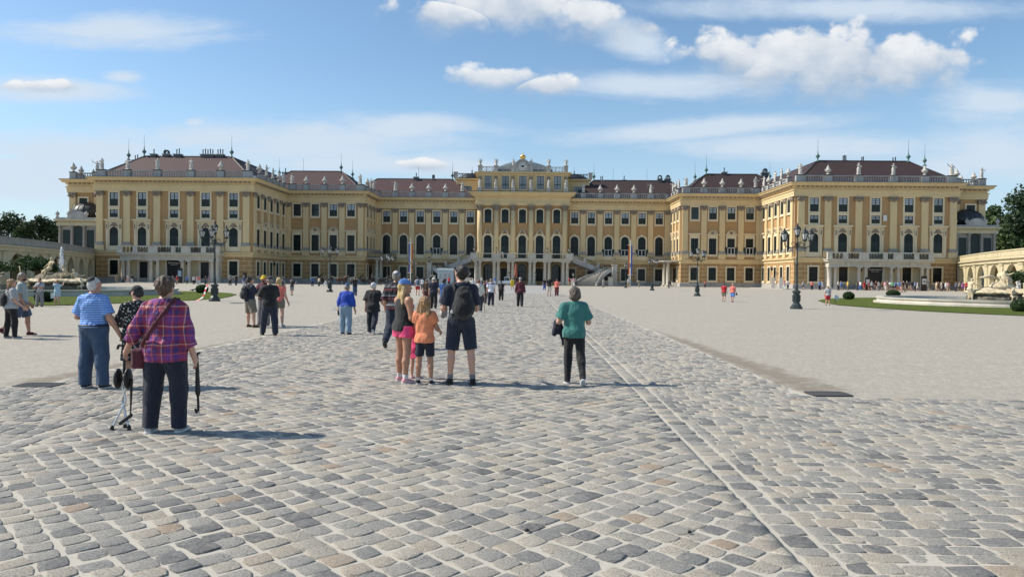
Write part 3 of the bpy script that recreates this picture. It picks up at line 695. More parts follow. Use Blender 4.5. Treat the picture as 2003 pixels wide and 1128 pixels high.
for s in (-1, 1):
    # upper flight from balcony out to the landing, lower flight curling back towards the court
    st = MB(); n = 12; x0, x1 = 12.3, 18.6; z0, z1 = 6.4, 4.0
    for i in range(n):
        a = x0+(x1-x0)*i/n; zt = z0-(z0-z1)*(i+1)/n; lo, hi = sorted((s*a, s*(a+(x1-x0)/n))); st.box(lo, hi, 26.2, 29.8, zt-.9, zt)
    lo, hi = sorted((s*18.6, s*22.6)); st.box(lo, hi, 24.5, 30.0, 3.5, 4.0)
    m = 15
    for i in range(m):       # lower flight: quarter turn, 4.2 m wide
        a0 = PI/2*.92*i/m; a1 = PI/2*.92*(i+1)/m; zt = 4.0*(1-(i+1)/m); R0_, R1_ = 3.2, 7.6
        cxs, cys = 20.5-.0, 17.2+.0
        def P_(R, a): return (s*(20.8-(R)*math.sin(a)*1.15), 16.9+R*math.cos(a))
        q = [P_(R0_, a0), P_(R1_, a0), P_(R1_, a1), P_(R0_, a1)]
        vs = [(x, y, max(-.1, zt-.5) if zt > .6 else -.1) for x, y in q]+[(x, y, zt+.02) for x, y in q]
        if i % 1 == 0: st.add([(x, y-.06, zt-.03) for x, y in q]+[(x, y-.06, zt+.05) for x, y in q], [(0, 1, 2, 3), (7, 6, 5, 4), (0, 4, 5, 1), (1, 5, 6, 2), (2, 6, 7, 3), (3, 7, 4, 0)], 1)
        st.add(vs, [(0, 1, 2, 3), (7, 6, 5, 4), (0, 4, 5, 1), (1, 5, 6, 2), (2, 6, 7, 3), (3, 7, 4, 0)])
    st.build('stair_flight', ['stair_riser', 'grey_stone'], palace)
    # side stringers + iron rails
    def slope(pts, th=.3, h=.55, posts=()):
        wl = MB(); ir = MB()
        for (xa, ya, za), (xb, yb, zb) in zip(pts, pts[1:]):
            d = Vector((xb-xa, yb-ya, 0)).normalized(); nn = Vector((-d.y, d.x, 0))*th/2
            q = []
            for (x, y, z) in ((xa, ya, za), (xb, yb, zb)): q += [(x-nn.x, y-nn.y, z-.7), (x+nn.x, y+nn.y, z-.7), (x+nn.x, y+nn.y, z+h), (x-nn.x, y-nn.y, z+h)]
            wl.add(q, [(0, 1, 2, 3), (7, 6, 5, 4), (0, 4, 5, 1), (1, 5, 6, 2), (2, 6, 7, 3), (3, 7, 4, 0)])
            k = max(2, int(math.hypot(xb-xa, yb-ya)/.45))
            for i in range(k):
                t_ = (i+.5)/k; c_ = (xa+(xb-xa)*t_, ya+(yb-ya)*t_, za+(zb-za)*t_+h); ir.tube([c_, (c_[0]+.12, c_[1], c_[2]+.35), (c_[0]-.1, c_[1], c_[2]+.6), (c_[0], c_[1], c_[2]+.85)], .04, 4)
            ir.tube([(xa, ya, za+h+.85), (xb, yb, zb+h+.85)], .07, 4)
        for x, y, z in posts: wl.box(s*x-.3, s*x+.3, y-.3, y+.3, z-.3, z+1.5)
        o = wl.build('stair_parapet', 'parapet_stone', palace); ir.build('stair_railing', 'iron_black', o)
    slope([(s*12.3, 26.0, 6.4), (s*18.6, 26.0, 4.0)], posts=((12.3, 26, 6.4), (15.4, 26, 5.2), (18.6, 26, 4.0))); slope([(s*18.6, 24.4, 4.0), (s*22.6, 24.4, 4.0)], h=.1)
    slope([(s*(20.8-R_*math.sin(a)*1.15), 16.9+R_*math.cos(a), 4.0*(1-a/(PI/2*.92))) for R_ in (3.1,) for a in np.linspace(0, PI/2*.92, 7)], h=.25)
    slope([(s*(20.8-R_*math.sin(a)*1.15), 16.9+R_*math.cos(a), 4.0*(1-a/(PI/2*.92))) for R_ in (7.7,) for a in np.linspace(0, PI/2*.92, 9)], h=.25)
    ps = MB(); ps.box(-.55, .55, -.55, .55, 0, 5.0); ps.box(-.7, .7, -.7, .7, 5.0, 5.25); ps.box(-.7, .7, -.7, .7, 0, .5)
    for x, y in ((22.4, 24.3), (20.9, 20.0)): ps.build('stair_pier', 'pale_stone', palace, (s*x, y, 0), 0, (1, 1, 1 if y > 22 else .42))
    p2 = MB(); p2.box(-.5, .5, -.5, .5, 0, 1.5); p2.box(-.62, .62, -.62, .62, 1.5, 1.7); p2.build('stair_pier', 'pale_stone', palace, (s*12.0, 17.2, 0))
# open shutters with white inner casements on some first-floor windows
def open_case(x, y, w, h, z):
    b = MB(); grid_bars(b, w, h, 0, 2, 1, t=.12, y0=-.34, y1=-.24, fr=.12)
    for sg in (-1, 1): b.box(sg*(w/2+.35)-.32, sg*(w/2+.35)+.32, -.36, -.28, -.05, h+.05, 1)
    b.box(-w/2+.1, w/2-.1, -.27, -.25, .1, h-.1, 2)
    b.build('open_casement', ['white_paint', 'shutter_green', 'glass_dark'], palace, L(x, y, z))
for x in (-21.95, 21.95, 26.2, 30.5): open_case(x, YC, 1.9, 1.6, 7.6)
for x in (49.5, 53.85): open_case(x, YM, 1.7, 1.6, 7.8)
b = MB(); b.box(-.35, .35, -.5, -.3, 0, 1.2); b.build('open_casement', 'white_paint', palace, L(74.9, YW, 14.2))
# wall lanterns on brackets at the inner corners
for s in (-1, 1):
    for x, y in ((HI-1.2, 160.5), (HC+2.5, YM-.9)):
        b = MB(); b.tube([(0, .9 if y > 170 else 0, -.3), (0, 0, -.2), (0, 0, 0)], .05, 5); b.lathe([(.08, 0), (.2, .1), (.3, .5), (.34, .55), (.1, .8), (.03, 1.0)], 6); b.build('wall_lantern', 'iron_black', palace, L(s*x, y, 3.9))

# ---- domed corner oriels on the terrace
for s in (-1, 1):
    ox, oy = s*94.0, 152.6
    b = MB(); b.box(-4.1, 4.1, -1.2, 6, 0, 11.9); o = b.build('oriel', 'grey_stone', palace, L(ox, oy, 0))
    r = MB(); r.box(-4.5, 4.5, -1.7, 6, 11.9, 12.5); r.box(-4.35, 4.35, -1.5, 6, 12.5, 12.9); r.box(-4.9, 4.9, -2.1, 6, 12.9, 13.2); r.build('oriel_entablature', 'arcade_plaster', o)
    for k, w, h in ((-2.55, 1.45, 4.4), (0, 1.8, 5.3), (2.55, 1.45, 4.4)):
        g_ = MB(); g_.prism(arch(w, h, 6.6, 10) if k == 0 else rect(w, h, 6.6, 0), -.08, 0); g_.ring(rect(w, h*.97, 6.6), rect(w*.85, h*.9, 6.75), -.12, -.08); g_.build('oriel_window', 'shutter_green', o, (k, -1.21, 0))
    for k in (-3.85, -1.3, 1.3, 3.85): c_ = MB(); column(c_, 0, 0, 6.3, 11.9, .27); c_.build('oriel_column', 'grey_stone', o, (k, -1.45, 0))
    cr = MB(); cr.box(-4.6, 4.6, -1.8, -1.4, 13.2, 13.6); cr.prism(arch(3.4, 1.4, 13.6, 10, rise=1.2), -1.85, -1.4)
    for k in (-4.3, -1.9, 1.9, 4.3): cr.lathe([(.3, 13.6), (.2, 13.9), (.42, 14.3), (.38, 14.6), (.12, 14.8), (.02, 15.1)], 8, (k, -1.6, 0))
    cr.build('oriel_crest', 'parapet_stone', o)
    dm = MB(); dm.lathe([(3.5, 13.2), (3.5, 14.6), (3.7, 14.7), (3.55, 15.3), (3.0, 16.1), (2.1, 16.7), (.9, 17.1), (.45, 17.2), (.5, 17.5), (.2, 17.9), (.4, 18.3), (.03, 18.9)], 18, (0, 2.4, 0), sy=.9)
    for i in range(18): a = 2*PI*i/18; dm.tube([(3.58*math.cos(a), 2.4+3.22*math.sin(a), 15.3), (3.03*math.cos(a), 2.4+2.73*math.sin(a), 16.13), (2.13*math.cos(a), 2.4+1.92*math.sin(a), 16.73), (.9*math.cos(a), 2.4+.8*math.sin(a), 17.13)], .05, 4)
    dm.build('oriel_dome', 'dome_lead', o)
# ================================================================== SCULPTED FORMS (signed distances -> surface nets)
class Blob:
    def __init__(s): s.p = []; s.clip = []
    def cap(s, a, b, ra, rb=None, k=.02, flat=1.0, ends=False, cut=None):
        s.p.append(('c', np.array(a, float), np.array(b, float), ra, ra if rb is None else rb, k, flat, ends)); return s
    def ell(s, c, r, k=.02, R=None, cut=None):
        s.p.append(('e', np.array(c, float), np.array(r, float), None if R is None else np.array(R, float), k, cut)); return s
    def box(s, c, h, r=.02, k=.01, R=None):
        s.p.append(('b', np.array(c, float), np.array(h, float), r, None if R is None else np.array(R, float), k)); return s
    def bounds(s):
        lo = []; hi = []
        for p in s.p:
            if p[0] == 'c': m = max(p[3], p[4])*1.02; lo.append(np.minimum(p[1], p[2])-m); hi.append(np.maximum(p[1], p[2])+m)
            elif p[0] == 'e': m = p[2] if p[3] is None else np.full(3, p[2].max()); lo.append(p[1]-m); hi.append(p[1]+m)
            else: m = p[2]+p[3] if p[4] is None else np.full(3, np.linalg.norm(p[2])+p[3]); lo.append(p[1]-m); hi.append(p[1]+m)
        return lo, hi
    def field(s, vox):
        L_, H_ = s.bounds(); lo = np.min(L_, 0)-3*vox; hi = np.max(H_, 0)+3*vox
        n = np.ceil((hi-lo)/vox).astype(int)+1
        D = np.full(n, 9.0, np.float32); ax = [lo[i]+vox*np.arange(n[i]) for i in range(3)]
        for p, l, h in zip(s.p, L_, H_):
            k = p[5] if p[0] != 'e' else p[4]
            pad = k+3*vox
            a = np.maximum(((l-pad-lo)/vox).astype(int), 0); b = np.minimum(((h+pad-lo)/vox).astype(int)+2, n)
            sl = tuple(slice(a[i], b[i]) for i in range(3))
            X, Y, Z = np.meshgrid(*[ax[i][sl[i]] for i in range(3)], indexing='ij', sparse=True)
            if p[0] == 'c':
                A, B, ra, rb, fl = p[1], p[2], p[3], p[4], p[6]
                d = B-A; dd = max(1e-9, d@d)
                t = ((X-A[0])*d[0]+(Y-A[1])*d[1]+(Z-A[2])*d[2])/dd; tc = np.clip(t, 0, 1)
                q = np.sqrt((X-A[0]-tc*d[0])**2+((Y-A[1]-tc*d[1])/fl)**2+(Z-A[2]-tc*d[2])**2)-(ra+(rb-ra)*tc)
                if fl < 1: q = q*fl**.5
                if p[7]: ln = math.sqrt(dd); q = np.maximum(q, (t-1)*ln); q = np.maximum(q, (-.3-t)*ln) if p[7] == 2 else q
            elif p[0] == 'e':
                x, y, z = X-p[1][0], Y-p[1][1], Z-p[1][2]
                if p[3] is not None:
                    R = p[3]; x, y, z = R[0, 0]*x+R[1, 0]*y+R[2, 0]*z, R[0, 1]*x+R[1, 1]*y+R[2, 1]*z, R[0, 2]*x+R[1, 2]*y+R[2, 2]*z
                r = p[2]; k0 = np.sqrt((x/r[0])**2+(y/r[1])**2+(z/r[2])**2); k1 = np.sqrt((x/r[0]**2)**2+(y/r[1]**2)**2+(z/r[2]**2)**2)+1e-9
                q = k0*(k0-1)/k1
                if p[5] is not None:
                    nrm, off = p[5]; q = np.maximum(q, x*nrm[0]+y*nrm[1]+z*nrm[2]-off)
            else:
                x, y, z = X-p[1][0], Y-p[1][1], Z-p[1][2]
                if p[4] is not None:
                    R = p[4]; x, y, z = R[0, 0]*x+R[1, 0]*y+R[2, 0]*z, R[0, 1]*x+R[1, 1]*y+R[2, 1]*z, R[0, 2]*x+R[1, 2]*y+R[2, 2]*z
                hx, hy, hz = p[2]; ax_, ay_, az_ = abs(x)-hx, abs(y)-hy, abs(z)-hz
                q = np.sqrt(np.maximum(ax_, 0)**2+np.maximum(ay_, 0)**2+np.maximum(az_, 0)**2)+np.minimum(np.maximum(np.maximum(ax_, ay_), az_), 0)-p[3]
            g = D[sl]
            if k > 0:
                hh = np.clip(.5+.5*(g-q)/k, 0, 1); D[sl] = g+(q-g)*hh-k*hh*(1-hh)
            else: D[sl] = np.minimum(g, q)
        for nrm, off in s.clip:
            X, Y, Z = np.meshgrid(*ax, indexing='ij', sparse=True); D = np.maximum(D, X*nrm[0]+Y*nrm[1]+Z*nrm[2]-off)
        return D, lo
    def net(s, vox):
        D, lo = s.field(vox); I = D < 0
        c = [I[i:I.shape[0]-1+i, j:I.shape[1]-1+j, k:I.shape[2]-1+k] for i in (0, 1) for j in (0, 1) for k in (0, 1)]
        cnt = sum(x.astype(np.int8) for x in c); act = (cnt > 0) & (cnt < 8)
        idx = np.full(act.shape, -1, np.int64); cells = np.argwhere(act); idx[act] = np.arange(len(cells))
        P = np.zeros((len(cells), 3)); W = np.zeros(len(cells))
        cor = [(i, j, k) for i in (0, 1) for j in (0, 1) for k in (0, 1)]
        for a in range(8):
            for b in range(a+1, 8):
                df = [abs(cor[a][i]-cor[b][i]) for i in range(3)]
                if sum(df) != 1: continue
                da = D[tuple((cells+cor[a]).T)]; db = D[tuple((cells+cor[b]).T)]; m = (da < 0) != (db < 0)
                t = np.where(m, da/np.where(m, da-db, 1), 0)
                P += np.where(m[:, None], np.array(cor[a])+t[:, None]*(np.array(cor[b])-np.array(cor[a])), 0); W += m
        V = lo+(cells+P/W[:, None])*vox; Q = []
        for ax in range(3):
            o1, o2 = [i for i in range(3) if i != ax]
            sl0 = [slice(None)]*3; sl1 = [slice(None)]*3; sl0[ax] = slice(0, -1); sl1[ax] = slice(1, None)
            ch = I[tuple(sl0)] != I[tuple(sl1)]; e = np.argwhere(ch)
            e = e[(e[:, o1] > 0) & (e[:, o2] > 0) & (e[:, o1] < I.shape[o1]-1) & (e[:, o2] < I.shape[o2]-1)]
            inn = I[tuple(e.T)]
            def id_(d1, d2): q = e.copy(); q[:, o1] -= d1; q[:, o2] -= d2; return idx[tuple(q.T)]
            q = np.stack([id_(1, 1), id_(0, 1), id_(0, 0), id_(1, 0)], 1)
            fl = inn if ax != 1 else ~inn
            q[~fl] = q[~fl][:, ::-1]; Q.append(q)
        return V, np.concatenate(Q)

def np_mesh(name, V, F, mats, midx=None, smooth=True):
    me = bpy.data.meshes.new(name); F = np.asarray(F, np.int32); k = F.shape[1]
    me.vertices.add(len(V)); me.vertices.foreach_set('co', np.asarray(V, np.float32).ravel())
    me.loops.add(F.size); me.loops.foreach_set('vertex_index', F.ravel())
    me.polygons.add(len(F)); me.polygons.foreach_set('loop_start', np.arange(0, F.size, k, dtype=np.int32))
    for m in mats: me.materials.append(MATS[m])
    if midx is not None: me.polygons.foreach_set('material_index', np.asarray(midx, np.int32))
    me.polygons.foreach_set('use_smooth', np.full(len(F), smooth)); me.update(calc_edges=True); return me
def folds(V, amp, seed, freq=34):
    r = np.random.default_rng(seed); W = V.copy()
    for i in range(4):
        w = r.normal(size=3)*freq*(.5+.4*i)*np.array([1, 1, .6]); ph = r.uniform(0, 6)
        u = r.normal(size=3); u /= np.linalg.norm(u)
        W += np.sin(V@w+ph)[:, None]*u*amp/(1+.6*i)
    return W

def rx(a): c, s = math.cos(a), math.sin(a); return np.array([[1, 0, 0], [0, c, -s], [0, s, c]])
def ry(a): c, s = math.cos(a), math.sin(a); return np.array([[c, 0, s], [0, 1, 0], [-s, 0, c]])
def rz(a): c, s = math.cos(a), math.sin(a); return np.array([[c, -s, 0], [s, c, 0], [0, 0, 1]])
R_ = math.radians
def figure(H=1.75, g=1.0, belly=0., lean=0, twist=0, hyaw=0, hpitch=0, legs=((0, 4, 0), (0, 4, 0)), arms=((0, 8, 12, 0), (0, 8, 12, 0)), wide=1.0, bust=0., child=False, hips=1.0, roll=0, lg=1.0):
    """joint positions; x right, y forward, z up. legs/arms: (left, right)"""
    g = g*.95; J = {}; hz = .525 if not child else .50; sw = (.098 if not child else .09)*wide; hw = .052*hips
    Rt = rz(R_(twist))@rx(R_(-lean))@ry(R_(roll)); pel = np.array([0, 0, hz])
    up = lambda x, y, z: pel+Rt@(np.array([x, y, z])-pel)
    J['Rt'] = Rt; J['pel'] = pel
    hs = 1.0 if not child else 1.22
    J['neck0'] = up(0, -.005, .805); J['neck1'] = up(0, .008, .868)
    hc = up(0, .014, .928); J['head'] = hc; J['Rh'] = Rt@rz(R_(hyaw))@rx(R_(-hpitch)); J['hs'] = hs
    tl, sl = .243, .24
    lowest = 9
    for s, lgp, n in ((-1, legs[0], 'l'), (1, legs[1], 'r')):
        f, ab, kn = map(R_, lgp[:3]); h = pel+np.array([s*hw, 0, -.005])
        d = np.array([s*math.sin(ab), math.sin(f)*math.cos(ab), -math.cos(f)*math.cos(ab)]); k = h+d*tl
        f2 = f-kn; d2 = np.array([s*math.sin(ab)*.5, math.sin(f2), -math.cos(f2)]); d2 /= np.linalg.norm(d2); a = k+d2*sl
        J['hip'+n], J['knee'+n], J['ank'+n] = h, k, a; J['toe'+n] = lgp[3] if len(lgp) > 3 else (R_(-35) if kn-f > .5 else 0)
        lowest = min(lowest, a[2])
    for s, ar, n in ((-1, arms[0], 'l'), (1, arms[1], 'r')):
        f, ab, e = map(R_, ar[:3]); inw = ar[3]
        sh_ = up(s*sw, -.004, .788); d = Rt@np.array([s*math.sin(ab), math.sin(f)*math.cos(ab), -math.cos(f)*math.cos(ab)]); el = sh_+d*.168
        d2 = Rt@np.array([s*(math.sin(ab)-inw*math.sin(e)), math.sin(f+e), -math.cos(f+e)]); d2 /= np.linalg.norm(d2); w = el+d2*.15
        J['sh'+n], J['el'+n], J['wr'+n], J['hd'+n] = sh_, el, w, d2
    dz = .046-lowest
    for k_, v in J.items():
        if isinstance(v, np.ndarray) and v.shape == (3,) and k_[:2] != 'hd': J[k_] = v+np.array([0, 0, dz])
    J['H'] = H; J['g'] = g; J['belly'] = belly; J['up'] = lambda x, y, z: up(x, y, z)+np.array([0, 0, dz]); J['dz'] = dz; J['hw'] = hw; J['bust'] = bust; J['hips'] = hips; J['sw'] = sw; J['lg'] = lg
    return J
def torso(b, J, inf=0., k=.035, bare=False):
    g, up, R = J['g'], J['up'], J['Rt']; sw = J['sw']/.098; hp = J['hips']
    b.ell(up(0, -.002, .735), (.090*g*sw+inf, .064*g+inf, .10+inf), k, R); b.ell(up(0, .006+.02*J['belly'], .635), (.083*g+.012*J['belly']+inf, .060*g+.02*J['belly']+inf, .09), k, R)
    b.ell(J['pel']+np.array([0, -.006, .012]), (.092*g*hp+inf, .068*g*hp+inf, .07+inf), k)
    if bare: return
    for n in 'lr':
        b.cap(up(0, -.006, .832), J['sh'+n]+np.array([0, 0, .004]), .026*(.6+.4*g)+inf*.8, .036*(.6+.4*g)+inf, k)
    if J['bust']:
        for s in (-1, 1): b.ell(up(s*.045, .055*g, .73), (.04*J['bust']+inf, .035*J['bust']+inf, .04*J['bust']+inf), .02, R)
def hand(b, J, n, r=1.0, detail=True):
    w, d = J['wr'+n], J['hd'+n]; s = -1 if n == 'l' else 1
    side = np.cross(d, np.array([s*1.0, 0, 0])); side = side/np.linalg.norm(side) if np.linalg.norm(side) > .1 else np.array([0, 1, 0.])
    if d@np.array([0, 1, 0]) < .6 and side[1] < 0: side = -side
    nrm = np.cross(d, side); nrm = nrm if nrm[0]*-s > 0 else -nrm        # palm faces the body
    b.cap(w, w+d*.03, .0145*r, .019*r, .012); 
    if not detail: b.cap(w+d*.02, w+d*.07+nrm*.012, .019*r, .012*r, .01); return
    for i, o in enumerate((-.016, -.0055, .005, .0155)):
        L_ = (.036, .044, .042, .032)[i]*r; p0 = w+d*.046*r+side*(-o)*1.05; p1 = p0+d*L_*.55+nrm*.006; p2 = p1+d*L_*.4+nrm*.018
        b.cap(w+d*.018+side*(-o)*.7, p0, .0085*r, .0075*r, .008); b.cap(p0, p1, .0066*r, .0062*r, .003); b.cap(p1, p2, .0060*r, .005*r, .003)
    t0 = w+d*.016+side*.015; t1 = t0+d*.018+side*.016+nrm*.008; b.cap(t0, t1, .008*r, .007*r, .006); b.cap(t1, t1+d*.018+side*.003+nrm*.008, .0068*r, .0055*r, .004)
def head(b, J, detail=True):
    c, R, hs = J['head'], J['Rh'], J['hs']; q = lambda x, y, z: c+R@(np.array([x, y, z])*hs)
    b.cap(J['neck0'], J['neck1'], .034*(.7+.3*J['g']), .031*(.7+.3*J['g']), .02)
    b.ell(q(0, -.008, .012), np.array([.0455, .056, .056])*hs, .02, R); b.ell(q(0, .012, -.022), np.array([.037, .043, .047])*hs, .02, R)
    if detail:
        b.cap(q(0, .050, -.002), q(0, .064, -.020), .0065*hs, .0095*hs, .008); b.ell(q(0, .046, -.054), np.array([.018, .014, .012])*hs, .012)
        b.ell(q(0, .051, -.037), np.array([.015, .008, .0055])*hs, .005); b.cap(q(-.024, .045, .010), q(.024, .045, .010), .009*hs, k=.01)
        for s in (-1, 1): b.ell(q(s*.047, -.006, -.010), np.array([.007, .014, .021])*hs, .004, R@rz(s*.5))
def skin_body(J, detail=True):
    b = Blob(); g = J['g']; torso(b, J); head(b, J, detail); ga = .55+.45*g; gl = ga*J['lg']
    for n in 'lr':
        b.cap(J['hip'+n], J['knee'+n], .054*g*(.4+.6*J['lg']), .034*gl, .03); c = J['knee'+n]+(J['ank'+n]-J['knee'+n])*.3+np.array([0, -.008, 0])
        b.cap(J['knee'+n], c, .033*gl, .036*gl, .015); b.cap(c, J['ank'+n], .036*gl, .020*gl, .01)
        a, t = J['ank'+n], J['toe'+n]; fw = np.array([0, math.cos(t), math.sin(t)]); b.cap(a+np.array([0, -.012, -.024]), a+fw*.085+np.array([0, 0, -.030]), .019, .015, .012)
        b.cap(J['sh'+n], J['el'+n], .033*ga, .026*ga, .02); b.cap(J['el'+n], J['el'+n]+(J['wr'+n]-J['el'+n])*.35, .026*ga, .026*ga, .01); b.cap(J['el'+n], J['wr'+n], .025*ga, .0165*ga, .01); hand(b, J, n, 1.0, detail)
    return b
def shirt(J, sleeve=.6, hem=.50, inf=.008, flare=.0, strap=False, loose=.0):
    b = Blob(); torso(b, J, inf, bare=strap); g, up = J['g'], J['up']; gl = .55+.45*g
    p = J['pel']
    if strap: [b.cap(up(s*.05, -.03, .75), up(s*.058, -.005, .838), .016, k=.02) for s in (-1, 1)]; [b.cap(up(s*.05, .05, .75), up(s*.058, -.005, .838), .016, k=.02) for s in (-1, 1)]
    b.cap(up(0, .004+.012*J['belly'], .64), (0, p[1]+.004, hem+J['dz']-.03), (.084*g+.012*J['belly'])*max(1, J['hips']*.96)+inf, (.090*g*J['hips']+inf+flare), .03, flat=.74)
    b.ell(p+np.array([0, -.006, .004]), (.092*g*J['hips']+inf+.005, .068*g*J['hips']+inf+.009, .085), .03)
    if not strap:
        for n in 'lr':
            s0 = J['sh'+n]; e = J['el'+n]; w = J['wr'+n]; t = min(1, sleeve)
            b.cap(s0, s0+(e-s0)*t, .036*gl+inf, (.030*gl+inf+loose), .015, ends=sleeve <= 1)
            if sleeve > 1: b.cap(e, e+(w-e)*(sleeve-1), .029*gl+inf, .022*gl+inf+loose, .012, ends=True)
    b.clip.append(((0, 0, -1), -(hem+J['dz'])))
    nk = up(0, 0, .852); n_ = J['Rt']@np.array([0, .15 if not strap else .3, 1.0]); b.clip.append((tuple(n_), float(n_@nk)+(0 if not strap else -.028)))
    return b
def pants(J, length=2.0, inf=.007, taper=.0, waist=.56, thigh=0.0):
    b = Blob(); g, gl = J['g'], (.55+.45*J['g'])*J['lg']; hp = J['hips']; gt = g*(.4+.6*J['lg'])
    b.ell(J['pel']+np.array([0, -.006, .012]), (.092*g*hp+inf, .068*g*hp+inf, .08+inf), .03); b.cap(J['pel']+np.array([0, 0, .02]), J['up'](0, .004+.014*J['belly'], .62), .088*g*hp+inf, .086*g+.012*J['belly']+inf, .02, flat=.76)
    for n in 'lr':
        h, k, a = J['hip'+n], J['knee'+n], J['ank'+n]; t = min(1, length); c = k+(a-k)*.3+np.array([0, -.008, 0]); e = k+(a-k)*min(1.1, (length-1)*1.06)
        rk = .034*gl+.0075+inf+thigh
        b.cap(h, h+(k-h)*t, .055*gt+inf+thigh, (.055*gt+(rk-inf-thigh-.055*gt)*t)+inf+thigh*1.3, .03 if length > 1 else .012, ends=length <= 1)
        if length > 1: b.cap(k, c, rk, .0385*gl+.002+inf+thigh*.8, .02); b.cap(k+(a-k)*.12, e, rk, .029*gl+inf+thigh-taper, .015, ends=True)
    b.clip.append(((0, 0, 1), waist+J['dz'])); return b
def skirt(J, hem=.3, inf=.01, flare=.03):
    b = Blob(); g = J['g']; b.cap(J['up'](0, 0, .60), (0, J['pel'][1], hem-.02), .083*g+inf, .10*g+inf+flare, .02, flat=.72); b.clip.append(((0, 0, -1), -hem)); return b
def shoes(J, n, inf=.006):
    b = Blob(); a, t = J['ank'+n], J['toe'+n]; fw = np.array([0, math.cos(t), math.sin(t)]); dn = np.array([0, math.sin(t)*.6, -math.cos(t)]) if t else np.array([0, 0, -1.])
    ou = np.array([.012 if n == 'r' else -.012, 0, 0])
    b.cap(a+dn*.006-fw*.004, a+dn*.022-fw*.014, .025, .024, .01); b.cap(a+dn*.026-fw*.012, a+dn*.028+fw*.045+ou*.5, .021, .024, .012, ); b.cap(a+dn*.028+fw*.04+ou*.5, a+dn*.033+fw*.088+ou, .023, .016, .012)
    if not t: b.clip.append(((0, 0, -1), 0.0))
    return b
def sole(J, n):
    b = Blob(); a, t = J['ank'+n], J['toe'+n]; fw = np.array([0, math.cos(t), math.sin(t)]); dn = np.array([0, math.sin(t)*.6, -math.cos(t)]) if t else np.array([0, 0, -1.]); ou = np.array([.012 if n == 'r' else -.012, 0, 0])
    b.cap(a+dn*.040-fw*.016, a+dn*.040+fw*.05+ou*.5, .024, .027, .01); b.cap(a+dn*.040+fw*.045+ou*.5, a+dn*.040+fw*.092+ou, .026, .018, .01)
    if not t: b.clip += [((0, 0, -1), 0.0), ((0, 0, 1), .017)]
    else: b.clip.append((tuple(-dn), float(-dn@(a+dn*.032))))
    return b
def hair(J, style='short', vol=1.0, hat=False):
    b = Blob(); c, R, hs = J['head'], J['Rh'], J['hs']; q = lambda x, y, z: c+R@(np.array([x, y, z])*hs); e = lambda r: np.array(r)*hs
    n = np.array([0, .80, -.6])
    if hat: vol = min(vol, .97)
    off = (.026 if style != 'crop' else .020)*hs
    b.ell(q(0, -.012, .014), e([.049*vol, .059*vol, .058*vol]), .01, R, cut=(n, off))
    if style in ('short', 'crop', 'bob', 'long', 'pony'):
        b.ell(q(0, -.024, -.012), e([.047*vol, .044*vol, .046*vol]), .012, R, cut=(n, .012*hs))
    if style == 'bob':
        b.ell(q(0, -.022, -.028), e([.056*vol, .048*vol, .052]), .015, R, cut=(n, .018*hs))
    if style in ('long', 'shoulder'):
        z = -.16 if style == 'long' else -.10
        b.ell(q(0, -.02, -.02), e([.055, .048, .06]), .015, R, cut=(n, .02*hs))
        for x in (-.045, -.028, -.01, .01, .028, .045): b.cap(q(x, -.035-.01*(.05-abs(x)), -.02), q(x*1.35, -.052, z-.02*(abs(x) < .03)), .022*hs, .016*hs, .012)
    rg = np.random.default_rng(int(abs(J['H'])*1000)); k_ = 0                # locks that break the outline
    for i in range(150 if style != 'crop' else 60):
        d = rg.normal(size=3); d /= np.linalg.norm(d)
        if d@n > .28 or d[2] < -.35 or (hat and d[2] > -.12): continue
        P0 = np.array([0, -.014, .010])+d*np.array([.047, .057, .057])*vol; t_ = np.array([rg.normal(0, .35), -.25, -1.0]); t_ -= d*(t_@d)*.8; t_ /= np.linalg.norm(t_)
        b.cap(q(*P0), q(*(P0+t_*rg.uniform(.014, .034)+d*rg.uniform(-.004, .005))), .0085*hs, .0035*hs, .006)
    if style == 'pony': b.cap(q(0, -.062, .0), q(0, -.075, -.1), .016*hs, .012*hs, .01)
    return b
def cap_hat(J, brim=0, style='cap'):
    b = Blob(); c, R, hs = J['head'], J['Rh'], J['hs']; q = lambda x, y, z: c+R@(np.array([x, y, z])*hs); e = lambda r: np.array(r)*hs
    if style == 'kippah': b.ell(q(0, -.030, .030), e([.044, .044, .044]), .01, R@rx(.55), cut=(np.array([0, 0, -1.]), -.018*hs)); return b
    b.ell(q(0, -.008, .018), e([.0545, .065, .061]), .01, R, cut=(np.array([0, 0, -1.]), -.004*hs))
    if style == 'cap': b.ell(q(0, .068, .022)if brim == 0 else q(0, -.07, .02), e([.040, .045, .006]), .008, R@rx(-.22 if brim == 0 else .1))
    if style == 'sun': b.ell(q(0, -.006, .018), e([.095, .105, .010]), .01, R)
    return b
def join_nets(parts, vox, H, seed=0):
    """parts: (blob, material, fold amplitude) -> one mesh"""
    VV = []; FF = []; MM = []; mats = []; o = 0
    for i, (b, m, amp) in enumerate(parts):
        V, F = b.net(vox); V = folds(V, amp, seed+i) if amp else V
        VV.append(V*H); FF.append(F+o); o += len(V)
        if m not in mats: mats.append(m)
        MM.append(np.full(len(F), mats.index(m)))
    return np_mesh('person', np.concatenate(VV), np.concatenate(FF), mats, np.concatenate(MM))
def part_mesh(name, b, m, H, vox, amp=0, seed=0, freq=34):
    V, F = b.net(vox); V = folds(V, amp, seed, freq) if amp else V
    return np_mesh(name, V*H, F, [m] if isinstance(m, str) else m)
